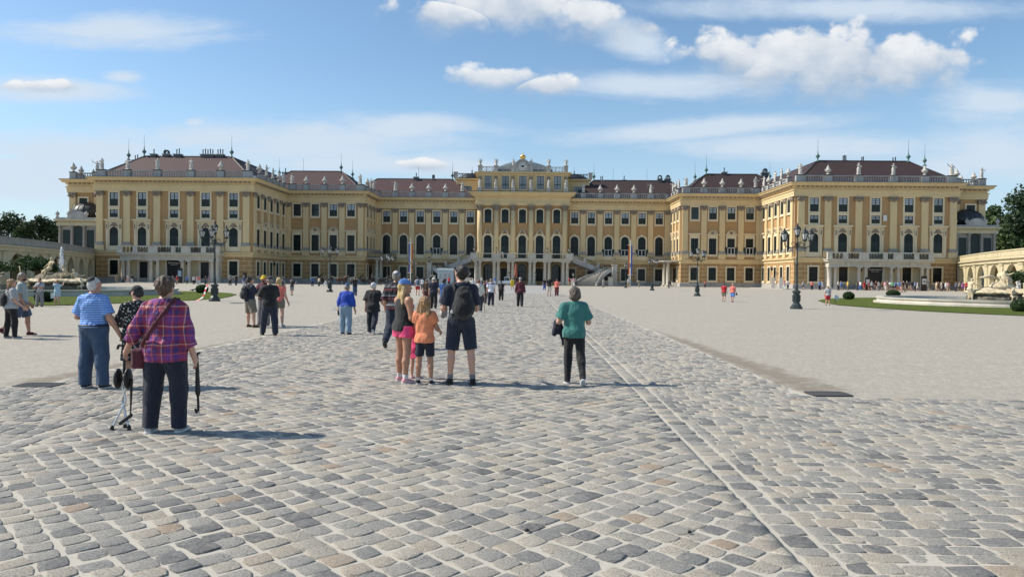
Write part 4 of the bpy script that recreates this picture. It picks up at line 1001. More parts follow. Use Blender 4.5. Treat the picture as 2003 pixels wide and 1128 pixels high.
# ================================================================== GROUND
t = NT('gravel'); p = t.pos()
g1 = t.noise(p, 38, 5, .8); g2 = t.noise(p, 5, 6, .75); g3 = t.noise(p, .22, 4, .6); vo = t.n('ShaderNodeTexVoronoi', Scale=55.0); t.l(p, vo.inputs['Vector'])
c = t.mix(t.ramp(g1, [(.36, (0, 0, 0)), (.64, (1, 1, 1))]), (.145, .125, .088, 1), (.63, .57, .43, 1))
g4 = t.noise(p, 13, 4, .8); c = t.mix(t.math('MULTIPLY', t.ramp(g4, [(.42, (0, 0, 0)), (.6, (1, 1, 1))]), .45), c, (.22, .20, .17, 1))
vs_ = t.n('ShaderNodeTexVoronoi', Scale=16.0); t.l(p, vs_.inputs['Vector']); sp_ = t.n('ShaderNodeSeparateColor'); t.l(vs_.outputs['Color'], sp_.inputs[0])
c = t.mix(t.math('MULTIPLY', t.ramp(sp_.outputs[0], [(.0, (1, 1, 1)), (.35, (0, 0, 0))]), .5), c, (.18, .16, .13, 1)); c = t.mix(t.math('MULTIPLY', t.ramp(sp_.outputs[1], [(.7, (0, 0, 0)), (1, (1, 1, 1))]), .55), c, (.68, .62, .50, 1))
g5 = t.noise(t.mapv(p, (.25, 1.3, 1), (0, 0, .5)), 1.2, 6, .7); c = t.mix(t.math('MULTIPLY', t.ramp(g5, [(.45, (0, 0, 0)), (.65, (1, 1, 1))]), .4), c, (.30, .26, .205, 1)); c = t.mix(t.math('MULTIPLY', vo.outputs['Distance'], .5), c, (.56, .52, .455, 1))
c = t.mix(t.math('MULTIPLY', t.ramp(g2, [(.38, (0, 0, 0)), (.62, (1, 1, 1))]), .38), c, (.27, .25, .215, 1)); c = t.mix(t.math('MULTIPLY', t.ramp(g3, [(.4, (0, 0, 0)), (.7, (1, 1, 1))]), .2), c, (.36, .32, .27, 1))
t.base(c); t.set(Roughness=.95); t.bump(t.math('ADD', g1, vo.outputs['Distance']), .55, .02)
t = NT('worn_soil'); p = t.pos(); n = t.noise(p, 30, 4, .7); n2 = t.noise(p, .9, 4)
t.base(t.mix(n, (.20, .16, .115, 1), (.38, .325, .25, 1))); t.set(Roughness=.95); t.bump(n, .5, .015)
tr = t.n('ShaderNodeBsdfTransparent'); ms = t.n('ShaderNodeMixShader'); at = t.n('ShaderNodeAttribute', attribute_name='edge')
t.l(t.ramp(t.math('ADD', at.outputs['Fac'], t.math('MULTIPLY', t.math('SUBTRACT', t.noise(p, 2.5, 8, .8), .5), 2.2)), [(.4, (0, 0, 0)), (1.35, (.55, .55, .55))]), ms.inputs[0])
t.l(tr.outputs[0], ms.inputs[1]); t.l(t.b.outputs[0], ms.inputs[2]); t.l(ms.outputs[0], t.t.nodes['Material Output'].inputs[0])
t = NT('joint_sand'); p = t.pos(); n = t.noise(p, 60, 4, .7); n2 = t.noise(p, 1.5, 4)
c = t.mix(n, (.37, .34, .28, 1), (.60, .555, .465, 1)); t.base(t.mix(t.math('MULTIPLY', n2, .45), c, (.34, .315, .27, 1))); t.set(Roughness=.95); t.bump(n, .4, .008)
t = NT('far_setts'); p = t.pos(); n1 = t.noise(t.mapv(p, (6, 1.6, 1)), 1.0, 5, .75); n2 = t.noise(p, .35, 4)
c = t.mix(n1, (.20, .197, .188, 1), (.42, .405, .375, 1)); t.base(t.mix(t.math('MULTIPLY', n2, .35), c, (.40, .38, .34, 1))); t.set(Roughness=.9); t.bump(n1, .3, .03)
t = NT('sett_stone'); p = t.pos(); a = t.n('ShaderNodeAttribute', attribute_name='tint')
c = t.ramp(a.outputs['Fac'], [(0, (0.114, 0.112, 0.107)), (.12, (0.169, 0.166, 0.158)), (.26, (0.256, 0.248, 0.226)), (.42, (0.365, 0.345, 0.304)), (.56, (0.392, 0.364, 0.309)), (.68, (0.458, 0.411, 0.328)), (.82, (0.491, 0.421, 0.314)), (.97, (0.578, 0.515, 0.408)), (1, (0.436, 0.312, 0.199))])
n1 = t.noise(p, 30, 6, .8); n2 = t.noise(p, 85, 4, .75); n3 = t.noise(p, 9, 4)
c = t.mix(t.math('MULTIPLY', t.ramp(n1, [(.38, (0, 0, 0)), (.66, (1, 1, 1))]), .46), c, (.55, .53, .48, 1)); c = t.mix(t.math('MULTIPLY', t.ramp(n2, [(.40, (1, 1, 1)), (.53, (0, 0, 0))]), .62), c, (.06, .06, .06, 1))
c = t.mix(t.math('MULTIPLY', t.ramp(n3, [(.5, (0, 0, 0)), (.72, (1, 1, 1))]), .3), c, (.44, .40, .33, 1))
t.base(c); t.set(Roughness=.72); t.b.inputs['Specular IOR Level'].default_value = .3; t.bump(t.math('ADD', t.math('MULTIPLY', n1, 1.3), n2), .85, .014)
t = NT('lawn_grass'); p = t.pos(); n1 = t.ramp(t.noise(t.mapv(p, (1, .35, 1)), 9, 6, .8), [(.33, (0, 0, 0)), (.67, (1, 1, 1))]); n2 = t.noise(p, .45, 5, .65)
c = t.mix(n1, (.045, .085, .010, 1), (.145, .20, .035, 1)); t.base(t.mix(t.math('MULTIPLY', n2, .6), c, (.20, .205, .06, 1))); t.set(Roughness=.95); t.b.inputs['Specular IOR Level'].default_value = .1; t.bump(n1, 1.0, .08)
t = NT('water'); t.base((.10, .13, .12, 1)); t.set(Roughness=.06); t.bump(t.noise(t.pos(), 3, 3), .25, .05)

def sheet(name, pts, z, mat, kind='structure', subdiv=False):
    b = MB(); b.add([(x, y, z) for x, y in pts], [tuple(range(len(pts)))]); return tag(b.build(name, mat), kind=kind)
sheet('ground', [(-1600, -60), (1600, -60), (1600, 2600), (-1600, 2600)], 0, 'gravel')
PX = -1.6                                                            # path axis
jj = lambda: random.uniform(-.07, .05)
sheet('path', [(PX-5.8+jj(), y) for y in np.arange(10.5, 80, .35)]+[(PX+5.8-jj(), y) for y in np.arange(80, 10.5, -.35)]+[(x, 10.45-jj()) for x in np.arange(PX+5.9, 22, .35)]+[(40, 10.4), (40, -3), (-40, -3), (-40, 10.4)]+[(x, 10.45-jj()) for x in np.arange(-24, PX-5.9, .35)], .004, 'joint_sand')
sheet('path', [(PX-5.75, 80.0), (PX+5.75, 80.0), (PX+5.75, 176), (PX-5.75, 176)], .004, 'far_setts')
b = MB()                                                             # pavement strip along the palace
fp = [(-HS-.0+AX, YS), (-HO+AX, YS), (-HO+AX, YW), (-HI+AX, YW), (-HI+AX, YM), (-HC+AX, YM), (-HC+AX, YC), (HC+AX, YC), (HC+AX, YM), (HI+AX, YM), (HI+AX, YW), (HO+AX, YW), (HO+AX, YS), (HS+AX, YS)]
b.sweep(fp, [(0, .10), (3.3, .10), (3.4, .08), (3.42, 0)], caps=False); weathered('pavement_slab', (.40, .38, .345, 1), (.22, .21, .2, 1), amt=.5, scale=.5); tag(b.build('pavement', 'pavement_slab'), kind='structure')

# ---- individual setts
def setts():
    S = []                                                           # cx, cy, hx, hy, rot, clampL, clampR
    Y0, Y1 = 3.0, 79.8
    pit = .178; h = pit*math.sqrt(.5)
    i = 0
    rows = int((Y1-Y0)/h)+1
    for r in range(rows):
        y = Y0+r*h
        for k in range(-20, 21):
            xa = (k+.5*(r % 2))*pit*math.sqrt(2)
            if abs(xa) < 3.33 and abs(xa+PX) < .76*y+.9: S.append((xa+PX+random.gauss(0, .010), y+random.gauss(0, .010), pit/2-.0045+random.gauss(0, .0055), pit/2-.0045+random.gauss(0, .0055), PI/4+random.gauss(0, .07), PX-3.27, PX+3.27))
    for s in (-1, 1):
        y = Y0
        while y < Y1:
            l = random.uniform(.13, .23); S.append((PX+s*3.40+random.gauss(0, .004), y+l/2, .098, l/2-.007, random.gauss(0, .02), -99, 99)); y += l
    y = Y0; r = 0
    while y < Y1:
        rh = random.uniform(.150, .175); lim = random.uniform(5.62, 5.82) if y > 10.45 else 13
        for s in (-1, 1):
            x = 3.52
            x += random.uniform(-.1, 0)
            while x < lim:
                l = random.choice((random.uniform(.14, .2), random.uniform(.18, .3)))
                a = max(x, 3.52); b_ = min(x+l, lim) if lim < 6 else x+l
                if b_-a > .08:
                    cx_ = PX+s*(a+b_)/2
                    if abs(cx_) < .76*y+.9: S.append((cx_, y+rh/2+random.gauss(0, .005)+.006*math.sin(a*9), (b_-a)/2-.0055, rh/2-.0055+random.gauss(0, .004), random.gauss(0, .035), -99, 99))
                x += l
        y += rh; r += 1
    S = np.array(S); n = len(S)
    ang = np.arange(8)*PI/4+PI/8*0
    ux = np.array([1, .91, 0, -.91, -1, -.91, 0, .91]); uy = np.array([0, .91, 1, .91, 0, -.91, -1, -.91])
    rings = [(1.0, -.008), (.972, .002), (.86, .0048)]
    V = np.zeros((n, 25, 3)); jit = 1+RNG.normal(0, .05, (n, 8))
    hgt = RNG.normal(0, .0016, n); tx, ty = RNG.normal(0, .02, n), RNG.normal(0, .02, n)
    c_, s_ = np.cos(S[:, 4])[:, None], np.sin(S[:, 4])[:, None]
    for i, (sc, z) in enumerate(rings):
        lx = S[:, 2:3]*ux*sc*jit; ly = S[:, 3:4]*uy*sc*jit
        V[:, i*8:i*8+8, 0] = S[:, 0:1]+lx*c_-ly*s_; V[:, i*8:i*8+8, 1] = S[:, 1:2]+lx*s_+ly*c_
        V[:, i*8:i*8+8, 2] = z+(hgt[:, None]+lx*tx[:, None]+ly*ty[:, None]+RNG.normal(0, .0012, (n, 8))*(i > 0))*(i > 0)
    V[:, 24, 0] = S[:, 0]; V[:, 24, 1] = S[:, 1]; V[:, 24, 2] = .0052+hgt+RNG.normal(0, .001, n)
    xa = S[:, 0]-PX; edge = (np.abs(xa) > 3.06) & (S[:, 5] > -50)          # trimmed border stones reach the joint line
    sg = np.sign(xa)[:, None]; vx = (V[:, :24, 0]-PX)*sg; out_ = edge[:, None] & (vx > np.abs(xa)[:, None]+.03)
    V[:, :24, 0] = np.where(out_, PX+sg*np.maximum(vx, 3.262), V[:, :24, 0])
    V[:, :, 0] = np.clip(V[:, :, 0], S[:, 5:6], S[:, 6:7])
    V[:, :, 2] += .0058
    q = []
    for i in range(2):
        for k in range(8): q.append((i*8+k, i*8+(k+1) % 8, i*8+8+(k+1) % 8, i*8+8+k))
    for k in range(0, 8, 2): q.append((16+k, 16+k+1, 16+(k+2) % 8, 24))
    F = (np.arange(n)[:, None, None]*25+np.array(q)[None]).reshape(-1, 4)
    me = np_mesh('path', V.reshape(-1, 3), F, ['sett_stone'])
    at = me.attributes.new('tint', 'FLOAT', 'POINT'); tv = RNG.beta(1.35, 1.25, n); tv[RNG.random(n) > .993] = 1.0
    at.data.foreach_set('value', np.repeat(tv, 25).astype(np.float32))
    tag(inst('path', me), kind='structure')
setts()
# worn soil beside the path edge
def soil(pts, w):
    b = MB(); V = []; E = []
    for i, (x, y, ww) in enumerate(pts):
        for j in range(5): V.append((x+ww*j/4*w, y+.0, .0055)); E.append([.6, 1, .75, .35, 0][j]*(0 if i in (0, len(pts)-1) else 1))
    F = [(i*5+j, i*5+j+1, (i+1)*5+j+1, (i+1)*5+j) for i in range(len(pts)-1) for j in range(4)]
    b.add(V, F); me = b.mesh('soil', ['worn_soil']); at = me.attributes.new('edge', 'FLOAT', 'POINT'); at.data.foreach_set('value', E); tag(inst('soil', me), kind='structure')
soil([(PX+5.76, 10.45, 1.2), (PX+5.76, 11.3, 1.5), (PX+5.76, 12.5, 1.3), (PX+5.76, 14.5, 1.1), (PX+5.76, 17, .9), (PX+5.76, 20, .7), (PX+5.76, 27, .5)], 1)
soil([(PX-5.76, 10.5, 1.0), (PX-5.76, 11, 1.0), (PX-5.76, 13, .7), (PX-5.76, 16, .5), (PX-5.76, 22, .4)], -1)
# ---- lawns
def lawn(px): 
    pts = [gnd(x, y) for x, y in px]; return sheet('lawn', [(q.x, q.y) for q in pts], .03, 'lawn_grass', 'structure')
lawn([(-160, 599), (0, 598.5), (100, 598), (200, 595), (300, 590.5), (380, 587.5), (431, 584), (452, 580), (464, 576), (450, 573.5), (425, 572), (380, 570), (300, 568.5), (200, 567.5), (60, 566.5), (-160, 566)])
lawn([(1599, 588), (1610, 592), (1640, 597), (1700, 602), (1800, 608.5), (1900, 613.5), (2003, 618), (2150, 624), (2150, 588), (1900, 584), (1740, 582), (1660, 582.5), (1620, 584)])

# ================================================================== FOUNTAINS
def seated(H, legs, arms, **kw): J = figure(H, 1.1, legs=legs, arms=arms, **kw); return J
def sculpt(parts, vox, name, mat, parent, loc, rotz=0):
    b = Blob(); b.p = parts.p if isinstance(parts, Blob) else parts
    V, F = b.net(vox); return inst(name, np_mesh(name, V, F, [mat]), parent, loc, rotz)
def statue_body(J, drape=True):
    b = skin_body(J, False); c = J['head']; b.ell(c+np.array([0, -.012, .012]), (.052, .062, .058), .01)
    if drape:
        for n in 'lr': b.cap(J['hip'+n], J['knee'+n], .062, .05, .03)
        b.cap(J['pel'], J['kneel']*.6+J['ankr']*.4, .08, .07, .05); b.cap(J['shl'], J['hipr'], .05, .05, .03)
    return b
def rock(name, blobs, mat, parent, loc, vox=.07):
    b = Blob()
    for c, r in blobs: b.ell(c, r, .12)
    V, F = b.net(vox); V = folds(V, .05, 5, 5); V = folds(V, .03, 6, 14); return inst(name, np_mesh(name, V, F, [mat]), parent, loc)
def basin(root, r, h=.5):
    b = MB(); b.lathe([(r-.5, .02), (r+.35, .02), (r+.35, .16), (r+.1, .18), (r+.06, .3), (r+.16, .38), (r+.18, h), (r-.35, h), (r-.4, .25), (r-.5, .2)], 64, smooth=False); b.build('basin', 'basin_stone', root)
    b = MB(); b.lathe([(.05, .28), (r-.36, .30)], 48, smooth=False); b.build('water_surface', 'water', root)
S_ = lambda J, H: None
def fig_obj(name, J, root, loc, rotz, mat='fountain_marble', vox=.03, H=1.9, drape=True):
    V, F = statue_body(J, drape).net(vox/H); V = folds(V, .006, 3, 40); return inst(name, np_mesh(name, V*H, F, [mat]), root, loc, rotz)
fl = empty('fountain', (-39.5, 60, 0)); tag(fl, 'round fountain on the left lawn with pale figures and a white water jet', 'fountain', 'fountains in the forecourt')
basin(fl, 9.2)
rock('rock', [((0, 0, .3), (2.6, 1.8, .6)), ((.2, .2, .8), (1.8, 1.2, .8)), ((-.8, 0, .9), (1.0, .9, .6)), ((1.9, .1, .5), (1.0, .9, .45))], 'fountain_rock', fl, (.4, -.6, .2))
rock('shell_tier', [((0, 0, 0), (2.9, 1.9, .16)), ((1.2, -.4, .04), (1.5, 1.2, .2)), ((-1.3, -.3, .04), (1.3, 1.2, .2))], 'fountain_marble', fl, (.6, -.6, 1.05), .06)
fig_obj('figure', figure(legs=((78, 25, 60), (60, 18, 40)), arms=((40, 85, 15, .1), (-10, 60, 35, .2)), lean=-12, hyaw=40), fl, (-.2, -.6, 1.35), 2.6, H=2.0)
fig_obj('figure', figure(legs=((85, 12, 80), (70, 20, 95)), arms=((30, 25, 70, .3), (20, 20, 60, .2)), lean=25, hyaw=-30), fl, (1.5, -.9, .95), 2.2, H=1.9)
fig_obj('figure', figure(legs=((88, 8, 30), (80, 10, 15)), arms=((20, 30, 50, .3), (-25, 20, 10, .0)), lean=-28, hyaw=30), fl, (2.2, -.8, .9), -1.9, H=1.9)
for x, y in ((-2.3, -1.2), (3.2, -1.6), (-.9, -2.1)): fig_obj('cherub', figure(1, 1.35, legs=((80, 20, 90), (75, 20, 90)), arms=((60, 30, 50, .2), (50, 40, 40, .1)), child=True, lean=15), fl, (x, y, .32), 2.8, H=1.25, drape=False)
b = MB(); b.tube([(-2.3, -.9, .9), (-2.6, -.8, 2.3)], .04, 6); b.build('staff', 'fountain_marble', fl)
t = NT('water_spray'); t.base((.92, .94, .96, 1)); t.set(Roughness=.3); n = t.noise(t.coord(), 7, 4, .7); tr = t.n('ShaderNodeBsdfTransparent'); ms = t.n('ShaderNodeMixShader')
t.l(t.ramp(n, [(.42, (.05, .05, .05)), (.62, (.8, .8, .8))]), ms.inputs[0]); t.l(tr.outputs[0], ms.inputs[1]); t.l(t.b.outputs[0], ms.inputs[2]); t.l(ms.outputs[0], t.t.nodes['Material Output'].inputs[0])
b = MB()
for i in range(300):
    u = random.random()**.7; zz = 2.2+1.75*u; rr = (.24*(1-u)**.8+.02)*abs(random.gauss(0, .6)); a = random.uniform(0, 2*PI); s_ = random.uniform(.02, .05)
    b.lathe([(.004, -s_*1.8), (s_, 0), (.004, s_*1.6)], 5, (rr*math.cos(a), rr*math.sin(a), zz))
b.lathe([(.10, 2.0), (.14, 2.6), (.10, 3.3), (.04, 3.9)], 10, (0, 0, 0)); o = b.build('water_jet', 'water_spray', fl, (.55, -.2, 0))
fr = empty('fountain', (36.6, 57, 0)); tag(fr, 'round stone fountain on the right lawn with sunlit golden stone figures', 'fountain', 'fountains in the forecourt')
basin(fr, 8.1)
rock('rock', [((0, 0, .3), (2.3, 1.7, .55)), ((.1, .1, .7), (1.6, 1.2, .6))], 'fountain_rock', fr, (0, -.6, .2))
rock('shell_tier', [((0, 0, 0), (2.5, 1.7, .18)), ((.9, -.3, .1), (1.2, 1.0, .25)), ((-1, -.3, .1), (1.2, 1.0, .22)), ((0.2, 0, .4), (.9, .7, .5)), ((.35, 0, .95), (.55, .5, .45)), ((.2, 0, 1.35), (.35, .35, .3))], 'fountain_marble', fr, (0, -.6, .95), .06)
fig_obj('figure', figure(legs=((35, 8, 55), (12, 10, 20)), arms=((40, 30, 70, .3), (60, 50, 30, .2)), lean=20, hyaw=30), fr, (-2.5, -1.0, .25), -1.2, H=1.85)
fig_obj('figure', figure(legs=((85, 15, 70), (70, 20, 80)), arms=((110, 60, 20, .1), (60, 30, 40, .1)), lean=10, hyaw=30), fr, (.3, -.7, 1.35), 2.6, H=1.6)
fig_obj('figure', figure(legs=((95, 12, 90), (80, 18, 90)), arms=((70, 10, 20, .1), (65, 10, 30, .1)), lean=45, hyaw=0), fr, (2.5, -1.0, .45), 1.4, H=1.9)
fig_obj('figure', figure(legs=((88, 8, 30), (80, 10, 15)), arms=((20, 30, 50, .3), (-25, 20, 10, .0)), lean=-28, hyaw=30), fr, (3.3, -1.0, .25), -1.9, H=1.7)
for x, y in ((-.1, -2.2), (.8, -2.2)): fig_obj('cherub', figure(1, 1.35, legs=((80, 20, 90), (75, 20, 90)), arms=((60, 30, 50, .2), (50, 40, 40, .1)), child=True, lean=15), fr, (x, y, .3), 3.4, H=1.3, drape=False)
b = MB(); b.tube([(-1.6, -.8, 2.1), (-.9, -.7, 2.2), (-.2, -.7, 2.05)], [.06, .13, .12], 7); b.build('horn', 'fountain_marble', fr)

# ================================================================== ROOF STATUES AND URNS
POSES = [dict(legs=((10, 3, 18), (-2, 5, 2)), arms=((25, 25, 60, .5), (-5, 20, 30, .2)), hyaw=25), dict(legs=((-2, 4, 4), (14, 4, 22)), arms=((10, 18, 95, .6), (70, 30, 60, .3)), hyaw=-30),
         dict(legs=((6, 3, 10), (0, 6, 2)), arms=((-10, 30, 40, .2), (120, 35, 30, .1)), hyaw=20), dict(legs=((0, 4, 2), (8, 4, 14)), arms=((40, 12, 80, .7), (30, 12, 85, .7)), hyaw=-15, hpitch=12)]
STM = []
for i, ps in enumerate(POSES):
    J = figure(1.9, 1.12, **ps); b = statue_body(J, True); b.cap(J['pel'], (0, .0, .12), .10, .115, .05, flat=.8); b.box((0, 0, .02), (.14, .12, .02), .015, .03)
    if i == 2: b.cap(J['wrr']-np.array([0, 0, .5]), J['wrr']+np.array([0, 0, .18]), .012, k=.01)
    V, F = b.net(.022); V = folds(V, .008, i, 45); STM.append(np_mesh('roof_statue', V*np.array([3.1, 2.9, 2.4]), F, ['statue_stone']))
ur = MB(); ur.lathe([(.42, 0), (.42, .12), (.2, .2), (.14, .34), (.26, .44), (.52, .66), (.58, .86), (.62, 1.0), (.5, 1.08), (.3, 1.14), (.36, 1.32), (.3, 1.5), (.12, 1.66), (.16, 1.8), (.02, 1.98)], 12)
for sg in (-1, 1): ur.tube([(sg*.5, 0, .7), (sg*.72, 0, .95), (sg*.55, 0, 1.1)], .06, 5)
URM = ur.mesh('roof_urn', ['statue_stone'])
tro = MB(); tro.lathe([(.45, 0), (.45, .15), (.3, .3), (.42, .7), (.3, 1.0), (.38, 1.2), (.1, 1.35)], 10)
for k in range(6): a = PI*k/5; tro.tube([(0, 0, .9), (.45*math.cos(a), .1, 1.1+.5*math.sin(a)), (.7*math.cos(a), .1, 1.2+.9*math.sin(a))], [.12, .1, .03], 5)
TRM = tro.mesh('roof_trophy', ['statue_stone'])
ORD = ['first', 'second', 'third', 'fourth', 'fifth', 'sixth', 'seventh']
URN = {'left front wing': (4,), 'right front wing': (1, 4), 'left middle wing': (1, 2, 3), 'right middle wing': (1, 2, 3), 'left centre range': (2, 3, 4), 'right centre range': (2, 3, 4), 'left end pavilion': (0,), 'right end pavilion': (0,), 'left end side': (0, 1), 'right end side': (0, 1),
       'left wing side': (0, 3), 'right wing side': (0, 3), 'left middle side': (0,), 'right middle side': (1,)}
SKIP = {('left centre range', 0), ('right centre range', 0), ('left centre range', 6), ('right centre range', 6)}
cnt = {}
for x, y, z, run, k in TOPS:
    if 'centre' in run and k in ((0, 6) if True else ()): 
        continue
    kind = 'urn' if k in URN.get(run, ()) else 'statue'
    i = cnt[(run, kind)] = cnt.get((run, kind), -1)+1
    side = run.split()[0]; rest = ' '.join(run.split()[1:])
    frm = 'nearest the camera' if 'side' in rest else 'from the left'
    rot = 0 if 'side' not in rest else (PI/2 if side == 'left' else -PI/2)
    if 'side' in rest: wh = f"{ORD[i]} one back along the {side} {rest.replace(' side','')} inner parapet" if 'end' not in rest else f"{ORD[i]} one back on the {side} outer end parapet"
    else: wh = f"{ORD[i]} {kind} from the left on the {side} {rest} parapet"
    if kind == 'urn': o = inst('roof_urn', URM, None, (x, y, z), rot, random.uniform(.98, 1.1)); tag(o, f'lidded stone urn, {wh}', 'urn', 'stone urns on the palace parapet')
    else: o = inst('roof_statue', STM[(i*3+len(run)+k) % 4], None, (x, y, z), rot+PI+random.uniform(-.4, .4), random.uniform(.95, 1.05)); tag(o, f'pale stone figure, {wh}', 'statue', 'stone statues on the palace parapet')
for i, x in enumerate((-11.0, -6.9, -2.5, 2.1, 6.6, 11.0)):
    o = inst('attic_statue', STM[i % 4], None, (x+AX, 184.1, 24.75), PI+random.uniform(-.3, .3), .92); tag(o, f'white standing statue before the attic storey, {ORD[i]} of six from the left', 'statue', 'statues along the attic storey')
    b = MB(); b.box(-.55, .55, -.5, .5, 0, 1.15); b.build('statue_base', 'pale_stone', palace, L(x, 184.1, 23.6))
    if i in (0, 5): o = inst('eagle', None or TRM, None, (x+AX, 185.3, 30.5), 0, .95); tag(o, f"spread-winged stone eagle on the {'left' if i == 0 else 'right'} end of the attic parapet", 'statue', 'figures on the attic parapet')
    else: o = inst('roof_trophy', TRM, None, (x+AX, 185.3, 30.5), 0, (.9, .9, 1.0) if i in (1, 4) else (.6, .7, 1.0)); tag(o, f"carved stone trophy on the attic parapet, {ORD[i-1]} of four from the left", 'statue', 'figures on the attic parapet')

# ================================================================== ARCADES
def arcade(s):
    root = empty('arcade', (s*90+AX, 151, 0)); side = 'left' if s < 0 else 'right'
    tag(root, ('shaded' if s < 0 else 'sunlit')+f' low arcade with round arches running forward from the {side} wing', 'arcade')
    pts = []; n = 8
    for i in range(n+1):
        q = i/n; y = 151-62*q; x = s*(90.4-16.5*math.sin(q*PI/2*.95)-0*q)+AX; pts.append((x, y))
    bw = None
    for i in range(n):
        (x0, y0), (x1, y1) = pts[i], pts[i+1]; ln = math.hypot(x1-x0, y1-y0)
        # local frame: u from the bay's left end as seen from the court, front = -y local
        if s < 0: a, b_ = (x1, y1), (x0, y0)
        else: a, b_ = (x0, y0), (x1, y1)
        rot = math.atan2(b_[1]-a[1], b_[0]-a[0]); lx = ln
        m = MB(); w = lx*.6; h = 4.75; n_ = 10; c = lx/2
        ar = [(c+w/2*math.cos(PI*k/n_), h-w/2+w/2*math.sin(PI*k/n_)) for k in range(n_+1)]
        m.prism([(0, 0), (c-w/2, 0)]+list(reversed(ar))+[(c+w/2, 0), (lx, 0), (lx, 5.0), (0, 5.0)], 0, .7)
        for e in (-.75, lx-.75): m.box(e, e+1.5, -.16, .0, 0, 4.6); m.box(e-.1, e+1.6, -.25, 0, 4.6, 4.85)
        m.box(0, lx, -.3, .7, 5.0, 5.2); m.box(0, lx, -.22, .7, 5.2, 5.6); m.box(0, lx, -.5, .7, 5.6, 5.85)
        for e in (-.0, lx-.4): pass
        # imposts and keystone
        m.box(c-w/2-.25, c-w/2+.05, -.08, .6, 2.4, 2.6); m.box(c+w/2-.05, c+w/2+.25, -.08, .6, 2.4, 2.6); m.box(c-.22, c+.22, -.14, .0, h-.1, h+.45)
        m.build('arch_bay', 'arcade_plaster', root, (a[0]-root.location.x, a[1]-151, 0), rot)
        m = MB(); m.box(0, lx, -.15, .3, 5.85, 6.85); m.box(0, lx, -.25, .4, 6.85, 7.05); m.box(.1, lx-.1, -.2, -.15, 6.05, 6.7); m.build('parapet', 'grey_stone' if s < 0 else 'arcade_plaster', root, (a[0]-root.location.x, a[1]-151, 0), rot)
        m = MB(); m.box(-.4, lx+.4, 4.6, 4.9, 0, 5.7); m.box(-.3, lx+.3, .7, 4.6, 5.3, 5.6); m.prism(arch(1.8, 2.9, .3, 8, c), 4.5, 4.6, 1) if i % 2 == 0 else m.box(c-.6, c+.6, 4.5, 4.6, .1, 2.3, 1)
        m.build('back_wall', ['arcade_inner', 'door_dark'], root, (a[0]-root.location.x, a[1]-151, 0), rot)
arcade(-1); arcade(1)

# ================================================================== TREES
def crown(name, lumps, n, size, mat, parent, loc, rag=1.0):
    V = np.zeros((n*4, 3)); T = np.zeros(n*4); vol = np.array([l[1][0]*l[1][1]*l[1][2] for l in lumps])**.67; pr = vol/vol.sum()
    ch = RNG.choice(len(lumps), n, p=pr); C = np.array([l[0] for l in lumps])[ch]; Rr = np.array([l[1] for l in lumps])[ch]
    d = RNG.normal(size=(n, 3)); d /= np.linalg.norm(d, axis=1)[:, None]; rad = 1-np.abs(RNG.normal(0, .22 if rag > .5 else .05, n)); rad = np.clip(rad, .2, 1.08)
    wob = 1+rag*(.16*np.sin(d[:, 0]*7+ch)+.13*np.sin(d[:, 2]*9+ch*2))
    P = C+d*Rr*(rad*wob)[:, None]
    a = RNG.normal(size=(n, 3))+d*.6; a /= np.linalg.norm(a, axis=1)[:, None]; u = np.cross(a, RNG.normal(size=(n, 3))); u /= np.linalg.norm(u, axis=1)[:, None]; v = np.cross(a, u)
    s = size*RNG.uniform(.6, 1.3, n)[:, None]
    for i, (p_, q_) in enumerate(((-1, -.2), (0, -.6), (1, .2), (0, .6))): V[i::4] = P+u*s*p_+v*s*q_
    tl = RNG.normal(0, .16, len(lumps))[ch]; tt = np.clip(.42+tl+RNG.normal(0, .2, n), 0, 1); T = np.repeat(tt, 4)
    F = np.arange(n*4).reshape(n, 4); me = np_mesh(name, V, F, [mat], smooth=False); at = me.attributes.new('tint', 'FLOAT', 'POINT'); at.data.foreach_set('value', T.astype(np.float32))
    return inst(name, me, parent, loc)
def lumps_round(h, r, n, base=.25, conic=0):
    out = []
    for i in range(n):
        q = random.random(); z = h*(base+(1-base)*q); k = math.sin(PI*min(1, max(.08, (z/h-base)/(1-base)*.8+.18))) if not conic else 1-.8*q
        a = random.uniform(0, 2*PI); rr = r*k*random.uniform(.45, .8); s = r*random.uniform(.28, .45)*(1-.4*q*conic)
        out.append(((rr*math.cos(a), rr*math.sin(a), z-s*.5), (s*1.15, s*1.15, s)))
    out.append(((0, 0, h*(base+.38)), (r*.6, r*.6, h*(1-base)*.42)))
    return out
def tree(name, label, x, y, h, r, mat, n=5000, size=.45, conic=0, group=None, nl=22, base=.25):
    root = empty(name, (x, y, 0)); tag(root, label, 'tree', group)
    b = MB(); b.tube([(0, 0, 0), (.1, 0, h*.3), (0, .1, h*.75)], [r*.09, r*.07, r*.02], 7)
    for k in range(5): a = 2*PI*k/5; b.tube([(0, 0, h*(.25+.06*k)), (r*.35*math.cos(a), r*.35*math.sin(a), h*(.45+.05*k)), (r*.6*math.cos(a), r*.6*math.sin(a), h*(.55+.06*k))], [r*.04, r*.025, r*.01], 5)
    b.build('trunk', 'bark', root); crown('crown', lumps_round(h, r, nl, base, conic), n, size, mat, root, (0, 0, 0)); return root
def treepx(name, label, px, top, Y, rpx, **kw):
    p_ = onY(px, top, Y); return tree(name, label, p_.x, Y, p_.z, rpx*Y/1410, **kw)
